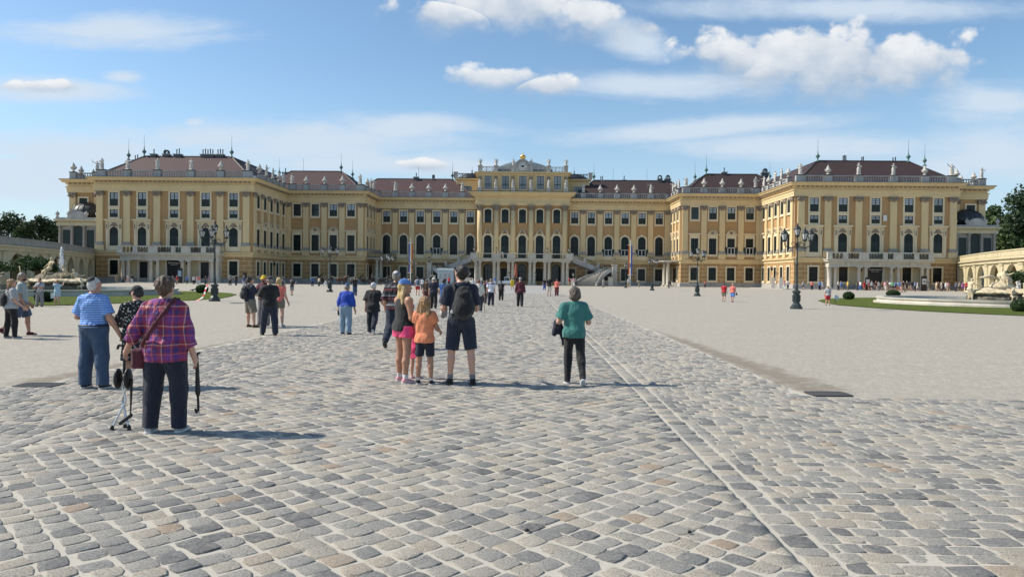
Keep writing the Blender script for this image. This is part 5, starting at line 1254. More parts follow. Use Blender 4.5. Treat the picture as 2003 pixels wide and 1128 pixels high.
for px, top, Y, rpx, lab in ((22, 414, 230, 44, 'tallest dark tree behind the left arcade at the picture edge'), (82, 428, 240, 34, 'dark rounded tree beside the oriel of the left wing'), (-25, 425, 235, 45, 'dark tree at the very left edge behind the arcade'), (118, 430, 260, 30, 'distant tree half hidden by the left wing oriel'), (52, 440, 225, 32, 'lower dark tree between two taller ones behind the left arcade')):
    treepx('broadleaf_tree', lab, px, top, Y, rpx, mat='leaf_deep', n=5200, size=.5, group='trees behind the left arcade')
treepx('yew_tree', 'large dense dark green tree at the right picture edge', 2000, 372, 190, 62, mat='leaf_yew', n=14000, size=.42, conic=.6, nl=46, base=.1)
treepx('broadleaf_tree', 'lighter leafy tree between the right wing and the dark tree', 1948, 402, 215, 34, mat='leaf_mid', n=6500, size=.5)
treepx('broadleaf_tree', 'pale green tree just beside the right oriel', 1922, 428, 230, 26, mat='leaf_mid', n=4000, size=.5)
treepx('broadleaf_tree', 'green tree low behind the right arcade below the dark tree', 1965, 440, 180, 34, mat='leaf_mid', n=5200, size=.42)
def small_tree(px, y, Y, w, lab, h=1.0):
    p_ = onY(px, y, Y); root = empty('clipped_tree', (p_.x, Y, 0)); tag(root, lab, 'tree', 'small trees in front of the arcades')
    b = MB(); b.tube([(0, 0, 0), (.03, 0, p_.z*.5), (0, 0, p_.z)], [.12, .09, .05], 7)
    for k in range(6): a = 2*PI*k/6; b.tube([(0, 0, p_.z*.72), (w*.3*math.cos(a), w*.3*math.sin(a), p_.z-.1), (w*.42*math.cos(a), w*.42*math.sin(a), p_.z+.2)], [.05, .035, .015], 5)
    b.build('trunk', 'bark', root)
    lm = []
    for k in range(15): a = random.uniform(0, 2*PI); rr = w*.5*random.random()**.5; lm.append(((rr*math.cos(a), rr*math.sin(a), p_.z+random.uniform(-.25, .35)*h), (w*.2, w*.2, .42*h)))
    crown('crown', lm, 2600, .13, 'leaf_clipped', root, (0, 0, 0))
small_tree(4, 520, 76, 3.2, 'small clipped tree cut off by the left picture edge'); small_tree(50, 515, 74, 3.4, 'widest small clipped tree before the left arcade'); small_tree(80, 520, 72, 2.4, 'small clipped tree nearest the left fountain')
small_tree(1999, 540, 74, 3.2, 'small round-crowned tree beside the right fountain')
def ball(px, ytop, ybot, wpx, lab):
    g_ = gnd(px, ybot); k = g_.y/1410; r = wpx*k/2; h = (ybot-ytop)*k; root = empty('topiary_ball', (g_.x, g_.y, 0)); tag(root, lab, 'shrub', 'clipped round shrubs on the lawns')
    b = MB(); b.tube([(0, 0, 0), (0, 0, h*.5)], .06, 6); b.build('stem', 'bark', root)
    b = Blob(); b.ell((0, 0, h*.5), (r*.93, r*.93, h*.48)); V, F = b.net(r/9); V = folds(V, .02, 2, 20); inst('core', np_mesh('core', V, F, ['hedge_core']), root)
    crown('crown', [((0, 0, h*.5), (r, r, h*.52))], 4200, .06, 'leaf_clipped', root, (0, 0, 0), rag=.1)
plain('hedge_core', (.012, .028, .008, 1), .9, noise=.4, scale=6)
ball(395, 557, 573.5, 23, 'clipped round shrub beside the big lamp on the left lawn'); ball(87, 571, 591, 34, 'clipped round shrub behind the two people by the left fountain'); ball(1660, 571, 586, 20, 'smallest clipped round shrub on the right lawn'); ball(1747, 567.5, 582, 25, 'clipped round shrub in front of the queue'); ball(1996, 587, 610, 32, 'clipped round shrub at the right picture edge')
# statue by the right trees
o = inst('garden_statue', STM[3], None, (onY(1994, 560, 80).x, 80, 0), PI, .95); tag(o, 'white seated garden statue by the right arcade at the picture edge', 'statue')

# ================================================================== STREET FURNITURE
def lantern(b, x, y, z, s=1.0):
    c = lambda r, h: [(x+r*s*math.cos(PI/3*i), y+r*s*math.sin(PI/3*i), z+h*s) for i in range(6)]
    for k in range(6):
        p0 = c(.13, .12)[k]; p1 = c(.26, .62)[k]; b.tube([p0, p1], .018*s, 4, 0, False)
    b.lathe([(.03, 0), (.10, .02), (.14, .09), (.14, .13)], 6, (x, y, z), 0, False); b.lathe([(.28*s, .60*s), (.31*s, .64*s), (.24*s, .74*s), (.10*s, .86*s), (.05*s, .90*s), (.08*s, .95*s), (.015, 1.08*s)], 6, (x, y, z), 0, False)
    b.lathe([(.12*s, .13*s), (.245*s, .6*s)], 6, (x, y, z), 1, False); b.lathe([(.03, .14), (.07, .3), (.06, .42), (.02, .5)], 6, (x, y, z), 2)
def lamp_meshes():
    b = MB(); b.lathe([(.38, 0), (.38, .12), (.31, .16), (.30, .24), (.24, .3), (.20, .36), (.20, .95), (.26, 1.0), (.26, 1.08), (.15, 1.14), (.09, 1.2)], 8, smooth=False)
    for k in range(8): a = PI/8+PI/4*k; b.box(.185*math.cos(a)-.04, .185*math.cos(a)+.04, .185*math.sin(a)-.04, .185*math.sin(a)+.04, .45, .85)
    ped_ = b.mesh('pedestal', ['lamp_iron'])
    b = MB(); b.lathe([(.10, 1.15), (.085, 1.3), (.10, 1.42), (.07, 1.5), (.058, 2.6), (.085, 2.66), (.085, 2.76), (.055, 2.82), (.045, 3.75), (.085, 3.82), (.085, 3.95), (.05, 4.0), (.04, 4.35)], 10)
    sh__ = b.mesh('shaft', ['lamp_iron'])
    arms = []
    for a in (PI*1.02, PI*1.56, -.08):
        b = MB(); ca, sa = math.cos(a), math.sin(a); q = lambda r, z: (r*ca, r*sa, z)
        b.tube([q(.05, 3.75), q(.3, 3.72), q(.55, 3.74), q(.74, 3.82), q(.8, 3.98), q(.8, 4.05)], .03, 6); pts = [q(.12+.16*math.cos(k)*(1-k/9)+.1, 3.92+.14*math.sin(k)) for k in np.linspace(0, 5.5, 12)]; b.tube(pts, .02, 5)
        pts = [q(.48+.12*math.cos(k)*(1-k/9), 3.6+.1*math.sin(k)) for k in np.linspace(0, 5.5, 10)]; b.tube(pts, .018, 5); arms.append(b.mesh('arm', ['lamp_iron']))
    lan = []
    for a in (PI*1.02, PI*1.56, -.08, None):
        b = MB(); lantern(b, .8*math.cos(a) if a is not None else 0, .8*math.sin(a) if a is not None else 0, 4.05 if a is not None else 4.35, .8); lan.append(b.mesh('lantern', ['iron_black', 'lantern_glass', 'white_paint']))
    return ped_, sh__, arms, lan
LP, LS, LA, LL = lamp_meshes()
def lamp(x, y, lab, rot=0, sc=1.0):
    root = empty('street_lamp', (x, y, 0), rot); root.scale = (sc, sc, sc); tag(root, lab, 'street lamp', 'cast iron street lamps in the forecourt'); inst('pedestal', LP, root); inst('shaft', LS, root)
    for m in LA: inst('arm', m, root)
    for m in LL: inst('lantern', m, root)
lamp(-20.3, 46.7, 'nearest lamp on the left, standing by the left lawn'); lamp(-21.2, 77.7, 'second lamp on the left, before the left middle wing'); lamp(-20.8, 108, 'third lamp on the left, behind the woman in black', .4); lamp(-22.5, 143, 'farthest lamp on the left, beside the left rainbow banner', .9)
lamp(16.5, 44.2, 'nearest and tallest lamp on the right, before the right wing'); lamp(18.1, 76.3, 'second lamp on the right, before the right middle wing', .3); lamp(19.6, 112, 'third lamp on the right, near the black bollard', .7); lamp(19.8, 143, 'farthest lamp on the right, beside the right rainbow banner', 1.2)
# small lanterns on the stair piers and balcony rail
for x, y, z, lab in ((-22.4, 174.3, 5.25, 'on the left outer stair pier'), (22.4, 174.3, 5.25, 'on the right outer stair pier'), (-12.0, 167.2, 1.7, 'at the foot of the left stairs'), (12.0, 167.2, 1.7, 'at the foot of the right stairs'), (-11.6, 174.2, 7.68, 'leftmost on the balcony rail'), (-6.2, 174.2, 7.68, 'second from left on the balcony rail'), (6.1, 174.2, 7.68, 'third from left on the balcony rail'), (11.4, 174.2, 7.68, 'rightmost on the balcony rail'), (-3.0, 168.5, 0, 'before the left of the middle arch'), (3.2, 168.5, 0, 'before the right of the middle arch')):
    b = MB()
    if z == 0: b.tube([(0, 0, 0), (0, 0, 2.2)], .06, 6)
    zz = 2.2 if z == 0 else .5; b.lathe([(.16, 0), (.1, .12), (.05, .3), (.05, .5)], 6) if z else None
    r_ = b.build('pier_lantern', 'iron_black', None, (x+AX, y, z)); tag(r_, 'small black lantern '+lab, 'lantern', 'small lanterns about the stairs'); b = MB(); lantern(b, 0, 0, zz, 1.0); b.build('lantern_head', ['iron_black', 'lantern_glass', 'white_paint'], r_)
# banners
for i, cname in enumerate((('stripe_violet', (.16, .11, .42, 1)), ('stripe_blue', (.10, .17, .55, 1)), ('stripe_green', (.10, .36, .14, 1)), ('stripe_yellow', (.80, .58, .06, 1)), ('stripe_orange', (.78, .27, .04, 1)), ('stripe_red', (.55, .04, .04, 1)))): plain(cname[0], cname[1], .8)
def banner(x, y, order, lab):
    root = empty('flagpole', (x, y, 0)); tag(root, lab, 'flagpole', 'flagpoles with rainbow banners'); b = MB(); b.lathe([(.12, 0), (.1, .3), (.085, 4), (.06, 9.6), (.1, 9.7), (.02, 9.85)], 8); b.build('pole', 'white_paint', root)
    b = MB(); b.tube([(-.55, .12, 8.8), (.55, .12, 8.8)], .03, 5); b.tube([(-.55, .12, 2.6), (.55, .12, 2.6)], .03, 5); b.build('crossbar', 'white_paint', root)
    b = MB(); names = ['stripe_violet', 'stripe_blue', 'stripe_green', 'stripe_yellow', 'stripe_orange', 'stripe_red']; n = 12
    for k in range(6):
        x0, x1 = -.43+.86*k/6, -.43+.86*(k+1)/6; vs = []
        for j in range(n+1): zz = 2.65+6.1*j/n; wv = .05*math.sin(j*.9+k*.5); vs += [(x0, .14+wv, zz), (x1, .14+wv+.01, zz), (x0, .155+wv, zz), (x1, .165+wv, zz)]
        b.add(vs, [(j*4, j*4+1, j*4+5, j*4+4) for j in range(n)]+[(j*4+2, j*4+6, j*4+7, j*4+3) for j in range(n)], order[k])
    b.build('banner', names, root)
banner(-24.0, 150, [0, 1, 2, 3, 4, 5], 'white flagpole with rainbow banner left of the stairs, violet edge on its left'); banner(21.7, 150, [5, 4, 3, 2, 1, 0], 'white flagpole with rainbow banner right of the stairs, red edge on its left')
# drain grates
plain('worn_iron_pit', (.045, .04, .035, 1), .9); plain('grate_iron', (.075, .072, .068, 1), .6, noise=.3, scale=6)  # pit under the bars is a flat plate with its darkness painted in
def grate(px, py, lab):
    g_ = gnd(px, py); root = MB(); w, d = .56, .36; root.box(-w/2, w/2, -d/2, d/2, .004, .008, 1)
    for s in (-1, 1): root.box(-w/2, w/2, s*d/2-.02, s*d/2+.02, .008, .022); root.box(s*w/2-.02, s*w/2+.02, -d/2+.02, d/2-.02, .008, .022)
    for k in range(7): x = -w/2+.03+(w-.06)*(k+.5)/7; root.box(x-.022, x+.022, -d/2+.021, d/2-.021, .010, .021)
    tag(root.build('drain_grate', ['grate_iron', 'worn_iron_pit'], None, (g_.x, g_.y, 0), .06), lab, 'drain', 'iron drain grates at the path edge')
grate(1620, 771.5, 'black iron drain grate at the right edge of the paving'); grate(77, 754, 'black iron drain grate at the left edge of the paving')
for px, py, lab in ((463, 593, 'round manhole cover in the gravel right of the left lamp'),): 
    g_ = gnd(px, py); b = MB(); b.lathe([(.02, .004), (.42, .004), (.42, .02), (.36, .024), (.02, .024)], 20); tag(b.build('manhole_cover', 'iron_black', None, (g_.x, g_.y, 0)), lab, 'manhole')
for i, (px, py) in enumerate(((1030, 1043), (1348, 1046))):  # small black droppings lying on the cobbles
    g_ = gnd(px, py); b = Blob(); b.ell((0, 0, .012), (.016-.005*i, .012, .012)).ell((.01, .006, .01), (.009, .008, .008), .006); V, F = b.net(.003); tag(inst('pebble', np_mesh('pebble', V, F, ['panel_black']), None, (g_.x, g_.y, .012)), ('larger black pebble on the cobbles, bottom centre', 'small black pebble on the cobbles near the stone row')[i], 'pebble')
# signs, bollards, panels
def stele(px, Y, w, h, lab, poster, dz=0):
    x = onY(px, 560, Y).x; b = MB(); b.box(-w/2, w/2, -.15, .15, .05, h); b.box(-w/2-.25, w/2+.25, -.4, .4, 0, .06); o = b.build('information_stele', 'panel_brown', None, (x, Y, .1 if Y > 148 else 0)); tag(o, lab, 'sign', 'dark information steles')
    b = MB(); b.box(-w*.38, w*.38, -.17, -.15, h*.45, h*.82); q = b.build('poster', poster, o); return o
plain('panel_brown', (.035, .024, .018, 1), .5); plain('poster_white', (.75, .75, .74, 1), .5); plain('poster_blue', (.35, .5, .62, 1), .5)
o = stele(1807, 141, 1.0, 2.9, 'dark stele with a white poster in front of the right wing', 'poster_white')
b = MB(); b.prism([(-.3, 0), (.3, 0), (.3, .12), (.12, .16), (.1, .28), (-.1, .28), (-.12, .16), (-.3, .12)], -.185, -.17); b.build('palace_emblem', 'panel_black', o, (0, 0, 1.75)); b = MB(); b.box(-.25, .25, -.185, -.17, 0, .05); b.build('printed_line', 'panel_black', o, (0, 0, 1.5))
stele(1697, 144, .9, 2.6, 'dark stele beside the entrance of the right wing', 'poster_white'); stele(352, 145, .9, 3.1, 'dark stele with a blue screen before the left entrance', 'poster_blue'); stele(479, 145, .7, 2.3, 'narrow dark stele at the corner of the left wing', 'panel_black')
for px, lab in ((1505, 'white door leaf standing open, farther one on the right wing side'), (1526, 'white door leaf standing open, nearer one on the right wing side')):
    x = HI+AX-.9; Y = 160.5 if px < 1515 else 155.5; b = MB(); b.box(-.42, .42, -.06, .06, 0, 2.3); b.box(-.32, .32, -.08, -.06, .2, 1.0); b.box(-.32, .32, -.08, -.06, 1.15, 2.15); tag(b.build('door_leaf', 'white_paint', None, (x, Y, .1)), lab, 'door', 'open white door leaves')
for px, py, m, lab in ((1308, 561, 'iron_black', 'black cast bollard near the right porch'), (1180, 559.5, 'plinth_stone', 'grey stone bollard right of the stairs')):
    x = onY(px, py, 150).x; b = MB(); b.lathe([(.26, 0), (.26, .12), (.16, .2), (.13, .9), (.2, .98), (.2, 1.06), (.1, 1.15), (.14, 1.3), (.03, 1.45)] if m[0] == 'i' else [(.22, 0), (.22, 1.3), (.24, 1.35), (.2, 1.5), (.03, 1.52)], 10); tag(b.build('bollard', m, None, (x, 150, 0)), lab, 'bollard')
x = onY(1287, 556, 181).x; b = MB(); b.box(-1.1, 1.1, -.3, .3, .45, .62); b.box(-1.1, 1.1, .2, .32, .62, 1.1)
for k in (-.9, .9): b.box(k-.12, k+.12, -.25, .25, 0, .45)
tag(b.build('stone_bench', 'plinth_stone', None, (x, 181.5, .1)), 'grey stone bench against the wall by the right porch', 'bench')
g_ = gnd(1634, 594); b = MB(); b.tube([(0, 0, 0), (0, 0, .38)], .02, 5); o = b.build('lawn_sign', 'iron_black', None, g_); tag(o, 'small white tilted sign on a stake in the right lawn', 'sign'); b = MB(); b.box(-.2, .2, -.015, .015, -.16, .16); q = b.build('sign_plate', 'white_paint', o, (.06, 0, .5)); q.rotation_euler = (-.3, .35, .2)
g_ = gnd(107, 596); b = MB(); b.box(-.22, .22, -.01, .01, .35, .65); b.tube([(0, .02, 0), (0, .02, .4)], .015, 5); tag(b.build('lawn_sign', 'white_paint', None, g_), 'small white sign at the front edge of the left lawn', 'sign')
# barrier tape hanging from the left lamp
t = NT('barrier_tape'); u = t.n('ShaderNodeSeparateXYZ'); t.l(t.coord(), u.inputs[0]); st = t.math('FRACT', t.math('MULTIPLY', u.outputs[2], 3.2)); t.base(t.ramp(st, [(0, (.72, .04, .03)), (.5, (.8, .78, .74))], 'CONSTANT')); t.set(Roughness=.4)
b = MB(); pts = [(-.4, -.1, 1.1), (-.48, -.25, .8), (-.5, -.35, .5), (-.62, -.45, .22), (-.95, -.55, .03)]
for (x0, y0, z0), (x1, y1, z1) in zip(pts, pts[1:]): b.add([(x0-.06, y0, z0), (x0+.06, y0-.02, z0), (x1+.06, y1-.02, z1), (x1-.06, y1, z1)], [(0, 1, 2, 3)]); b.add([(x0-.06, y0+.004, z0), (x0+.06, y0-.016, z0), (x1+.06, y1-.016, z1), (x1-.06, y1+.004, z1)], [(3, 2, 1, 0)])
tag(b.build('barrier_tape', 'barrier_tape', None, (-20.3, 46.7, 0)), 'red and white barrier tape hanging from the nearest left lamp', 'barrier tape')
# a bird on the gravel by the left lawn
g_ = gnd(377, 570); b = Blob(); b.ell((0, 0, .12), (.06, .13, .065)).ell((0, .13, .19), (.035, .04, .035), .03).cap((0, .16, .19), (0, .2, .18), .012, .004).cap((0, -.1, .12), (0, -.24, .1), .035, .02, .02).cap((.025, 0, .08), (.025, .01, 0), .008).cap((-.025, 0, .08), (-.025, .01, 0), .008)
V, F = b.net(.012); tag(inst('bird', np_mesh('bird', V*1.4, F, ['iron_black']), None, g_, -PI/2), 'dark bird on the gravel behind the left lawn', 'bird')
# small white service truck under the stairs balcony
plain('car_white', (.74, .75, .75, 1), .25); plain('tyre', (.015, .015, .016, 1), .8); plain('pale_blue_paint', (.42, .55, .62, 1), .4)
X = onY(990, 556, 163).x; root = empty('service_truck', (X, 163, 0)); tag(root, 'small white service truck parked before the balcony columns', 'truck')
b = MB(); b.prism([(-1.75, .45), (-.35, .45), (-.35, .45), (1.7, .45), (1.75, .8), (1.62, 1.0), (1.0, 1.1), (.62, 1.9), (.45, 2.0), (-.3, 2.0), (-.42, 1.9), (-.42, 1.05), (-1.75, 1.05)], -.75, .75); b.build('body', 'car_white', root)
b = MB(); b.prism([(.0, 1.15), (.86, 1.15), (.52, 1.85), (.0, 1.85)], -.765, -.75); b.prism([(-.34, 1.15), (-.06, 1.15), (-.06, 1.85), (-.34, 1.85)], -.765, -.75); b.build('side_window', 'glass_clear', root)
for x in (-1.1, 1.1):
    for y in (-.72, .72): b = MB(); b.lathe([(.05, -.1), (.3, -.1), (.33, -.06), (.33, .06), (.3, .1), (.05, .1)], 16); me = b.mesh('wheel', ['tyre']); me.transform(Matrix.Rotation(PI/2, 4, 'X')); w_ = inst('wheel', me, root, (x, y, .33)); b = MB(); b.lathe([(.02, -.03), (.17, -.02), (.17, .02), (.02, .03)], 10); me = b.mesh('hub_cap', ['white_paint']); me.transform(Matrix.Rotation(PI/2, 4, 'X')); inst('hub_cap', me, w_, (0, -.1 if y < 0 else .1, 0))
b = MB(); b.box(1.66, 1.76, -.6, -.35, .7, .88); b.build('headlight', 'lantern_glass', root)
X = onY(872, 545, 160).x; root = empty('kiosk', (X, 160, 0)); tag(root, 'pale blue and white kiosk at the foot of the left stairs', 'kiosk')
b = MB(); b.box(-1.7, 1.7, -1.1, 1.1, 0, 3.3); b.build('wall', 'pale_blue_paint', root); b = MB(); b.box(-1.95, 1.95, -1.35, 1.35, 3.3, 3.5); b.box(-1.8, 1.8, -1.2, 1.2, 3.5, 3.75); b.build('roof', 'white_paint', root)
for k in (-1.0, 0, 1.0): b = MB(); b.box(-.4, .4, -.06, 0, 1.2, 2.7); o = b.build('window', 'glass_curtain', root, (k, -1.11, 0)); b = MB(); b.ring([(-.46, 1.12), (.46, 1.12), (.46, 2.78), (-.46, 2.78)], [(-.38, 1.22), (.38, 1.22), (.38, 2.68), (-.38, 2.68)], -.1, 0); b.build('frame', 'white_paint', o)
# ================================================================== PEOPLE
def cloth(name, col, rough=.85):
    t = NT(name); c = t.coord(); n = t.noise(c, 9, 4, .6); n2 = t.noise(c, 160, 2)
    t.base(t.mix(t.math('MULTIPLY', t.ramp(n, [(.35, (0, 0, 0)), (.7, (1, 1, 1))]), .35), col, tuple(x*.6 for x in col[:3])+(1,))); t.set(Roughness=rough)
    t.b.inputs['Sheen Weight'].default_value = .15; n3 = t.noise(t.mapv(c, (7, 7, 3.2)), 1.0, 3, .5); t.bump(t.math('ADD', t.math('MULTIPLY', n3, 2.2), t.math('ADD', n, t.math('MULTIPLY', n2, .2))), .9, .045); return name
def skinm(name, col):
    t = NT(name); n = t.noise(t.coord(), 14, 4); t.base(t.mix(t.math('MULTIPLY', n, .5), col, (col[0]*.72, col[1]*.58, col[2]*.52, 1))); t.set(Roughness=.5); t.b.inputs['Subsurface Weight'].default_value = .08; t.b.inputs['Subsurface Radius'].default_value = (.01, .004, .002)
def hairm(name, col, col2):
    t = NT(name); n = t.noise(t.mapv(t.coord(), (60, 60, 9)), 1.0, 4, .65); t.base(t.mix(t.ramp(n, [(.35, (0, 0, 0)), (.65, (1, 1, 1))]), col, col2)); t.set(Roughness=.45); t.bump(n, .8, .02)
skinm('skin_fair', (.60, .36, .26, 1)); skinm('skin_tan', (.46, .25, .16, 1)); skinm('skin_warm', (.52, .29, .20, 1))
hairm('hair_blond', (.30, .19, .075, 1), (.62, .46, .22, 1)); hairm('hair_brown', (.028, .015, .010, 1), (.15, .085, .05, 1)); hairm('hair_dark', (.006, .005, .005, 1), (.03, .022, .018, 1)); hairm('hair_grey', (.10, .085, .075, 1), (.34, .30, .26, 1)); hairm('hair_ash', (.034, .024, .018, 1), (.15, .115, .085, 1)); hairm('hair_white', (.42, .41, .39, 1), (.72, .71, .69, 1)); hairm('hair_auburn', (.10, .035, .016, 1), (.24, .10, .05, 1)); hairm('hair_honey', (.20, .10, .04, 1), (.46, .28, .13, 1))
for n_, c_ in dict(white=(.72, .72, .71), offwhite=(.68, .64, .56), black=(.010, .010, .011), charcoal=(.03, .031, .034), navy=(.012, .016, .035), midnight=(.016, .022, .045), denim=(.045, .085, .16), denim_dark=(.014, .022, .045), denim_light=(.24, .34, .44), royal=(.012, .06, .42), skyblue=(.10, .25, .60), blue=(.03, .11, .34), grey=(.22, .22, .23), lightgrey=(.42, .43, .44), greygreen=(.36, .41, .40), khaki=(.20, .175, .13), tan=(.40, .31, .20), cream=(.66, .56, .42), teal=(.045, .21, .185), orange=(.88, .30, .14), coral=(.80, .20, .16), pink=(.90, .07, .22), palepink=(.80, .42, .46), red=(.50, .02, .03), burgundy=(.10, .012, .025), maroon=(.12, .015, .02), yellow=(.80, .55, .02), green=(.06, .30, .10), purple=(.22, .07, .25), slate=(.07, .10, .17), brown=(.09, .05, .03), paleblue=(.40, .56, .66), silver=(.5, .5, .52)).items(): cloth('cloth_'+n_, (*c_, 1))
plain('sole_white', (.68, .68, .66, 1), .6); plain('rubber_black', (.012, .012, .013, 1), .5); plain('metal_silver', (.70, .71, .72, 1), .28, 1.0); plain('eye_dark', (.01, .008, .007, 1), .2)
# striped polo
t = NT('polo_stripes'); s_ = t.n('ShaderNodeSeparateXYZ'); c = t.coord(); t.l(c, s_.inputs[0]); nz_ = t.noise(c, 6, 3)
f_ = t.math('FRACT', t.math('ADD', t.math('MULTIPLY', s_.outputs[2], 30), t.math('MULTIPLY', nz_, .6))); t.base(t.ramp(f_, [(0, (.03, .12, .50)), (.16, (.10, .26, .66)), (.62, (.14, .32, .70)), (.70, (.45, .60, .82)), (.9, (.45, .60, .82)), (.95, (.03, .12, .50))])); t.set(Roughness=.85); t.bump(t.math('ADD', t.math('MULTIPLY', t.noise(t.mapv(c, (7, 7, 3.2)), 1.0, 3, .5), 2.2), t.noise(c, 10, 4)), .9, .045)
# plaid blouse
t = NT('plaid_blouse'); c = t.coord(); nn = t.noise(c, 5, 2); s_ = t.n('ShaderNodeSeparateXYZ'); t.l(c, s_.inputs[0])
fx = t.math('FRACT', t.math('ADD', t.math('MULTIPLY', s_.outputs[0], 5.2), t.math('MULTIPLY', nn, .25))); fz = t.math('FRACT', t.math('ADD', t.math('MULTIPLY', s_.outputs[2], 5.0), t.math('MULTIPLY', nn, .25)))
A_ = [(0, (.045, .03, .16)), (.10, (.26, .02, .05)), (.28, (.34, .035, .06)), (.36, (.72, .36, .26)), (.42, (.04, .03, .15)), (.50, (.30, .03, .07)), (.58, (.20, .05, .24)), (.72, (.14, .04, .26)), (.80, (.60, .14, .12)), (.86, (.22, .03, .10)), (.94, (.045, .03, .16))]
ca = t.ramp(fx, A_, 'CONSTANT'); cb_ = t.ramp(fz, A_[4:]+[] if False else [(p_, A_[(i+5) % len(A_)][1]) for i, (p_, _) in enumerate(A_)], 'CONSTANT'); t.base(t.mix(.5, ca, cb_)); t.set(Roughness=.8); t.bump(t.math('ADD', t.math('MULTIPLY', t.noise(t.mapv(c, (7, 7, 3.2)), 1.0, 3, .5), 2.2), t.noise(c, 10, 4)), .9, .045)
# black and white print
t = NT('leaf_print'); c = t.coord(); n = t.noise(c, 30, 3, .7); v_ = t.n('ShaderNodeTexVoronoi', Scale=26.0); t.l(c, v_.inputs['Vector']); t.base(t.ramp(t.math('ADD', v_.outputs['Distance'], t.math('MULTIPLY', n, .6)), [(.5, (.55, .54, .5)), (.58, (.015, .015, .017))], 'CONSTANT')); t.set(Roughness=.85); t.bump(t.math('ADD', t.math('MULTIPLY', t.noise(t.mapv(c, (7, 7, 3.2)), 1.0, 3, .5), 2.2), t.noise(c, 10, 4)), .9, .045)
# dark shirt with maroon, grey and white bands
t = NT('banded_shirt'); c = t.coord(); s_ = t.n('ShaderNodeSeparateXYZ'); t.l(c, s_.inputs[0]); f_ = t.math('FRACT', t.math('MULTIPLY', s_.outputs[2], 4.6)); t.base(t.ramp(f_, [(0, (.012, .012, .016)), (.34, (.14, .018, .03)), (.5, (.012, .012, .016)), (.72, (.42, .42, .44)), (.77, (.012, .012, .016)), (.86, (.20, .20, .22)), (.92, (.012, .012, .016))], 'CONSTANT')); t.set(Roughness=.85); t.bump(t.math('ADD', t.math('MULTIPLY', t.noise(t.mapv(c, (7, 7, 3.2)), 1.0, 3, .5), 2.2), t.noise(c, 10, 4)), .9, .045)
t = NT('white_banded'); c = t.coord(); s_ = t.n('ShaderNodeSeparateXYZ'); t.l(c, s_.inputs[0]); t.base(t.ramp(t.math('MULTIPLY', s_.outputs[2], .5), [(0, (.66, .66, .72)), (.66, (.02, .025, .06)), (.69, (.66, .66, .72))], 'CONSTANT')); t.set(Roughness=.85)
t = NT('ringed_hat'); c = t.coord(); v_ = t.n('ShaderNodeVectorMath', operation='DISTANCE'); t.l(c, v_.inputs[0]); v_.inputs[1].default_value = (0, -.03, 1.78); t.base(t.ramp(t.math('FRACT', t.math('MULTIPLY', v_.outputs['Value'], 20)), [(0, (.5, .5, .5)), (.3, (.14, .14, .15)), (.6, (.3, .3, .31))], 'CONSTANT')); t.set(Roughness=.8)
t = NT('black_disc_kippah'); c = t.coord(); t.base(t.mix(t.noise(c, 40, 2), (.012, .012, .014, 1), (.05, .05, .055, 1))); t.set(Roughness=.8)

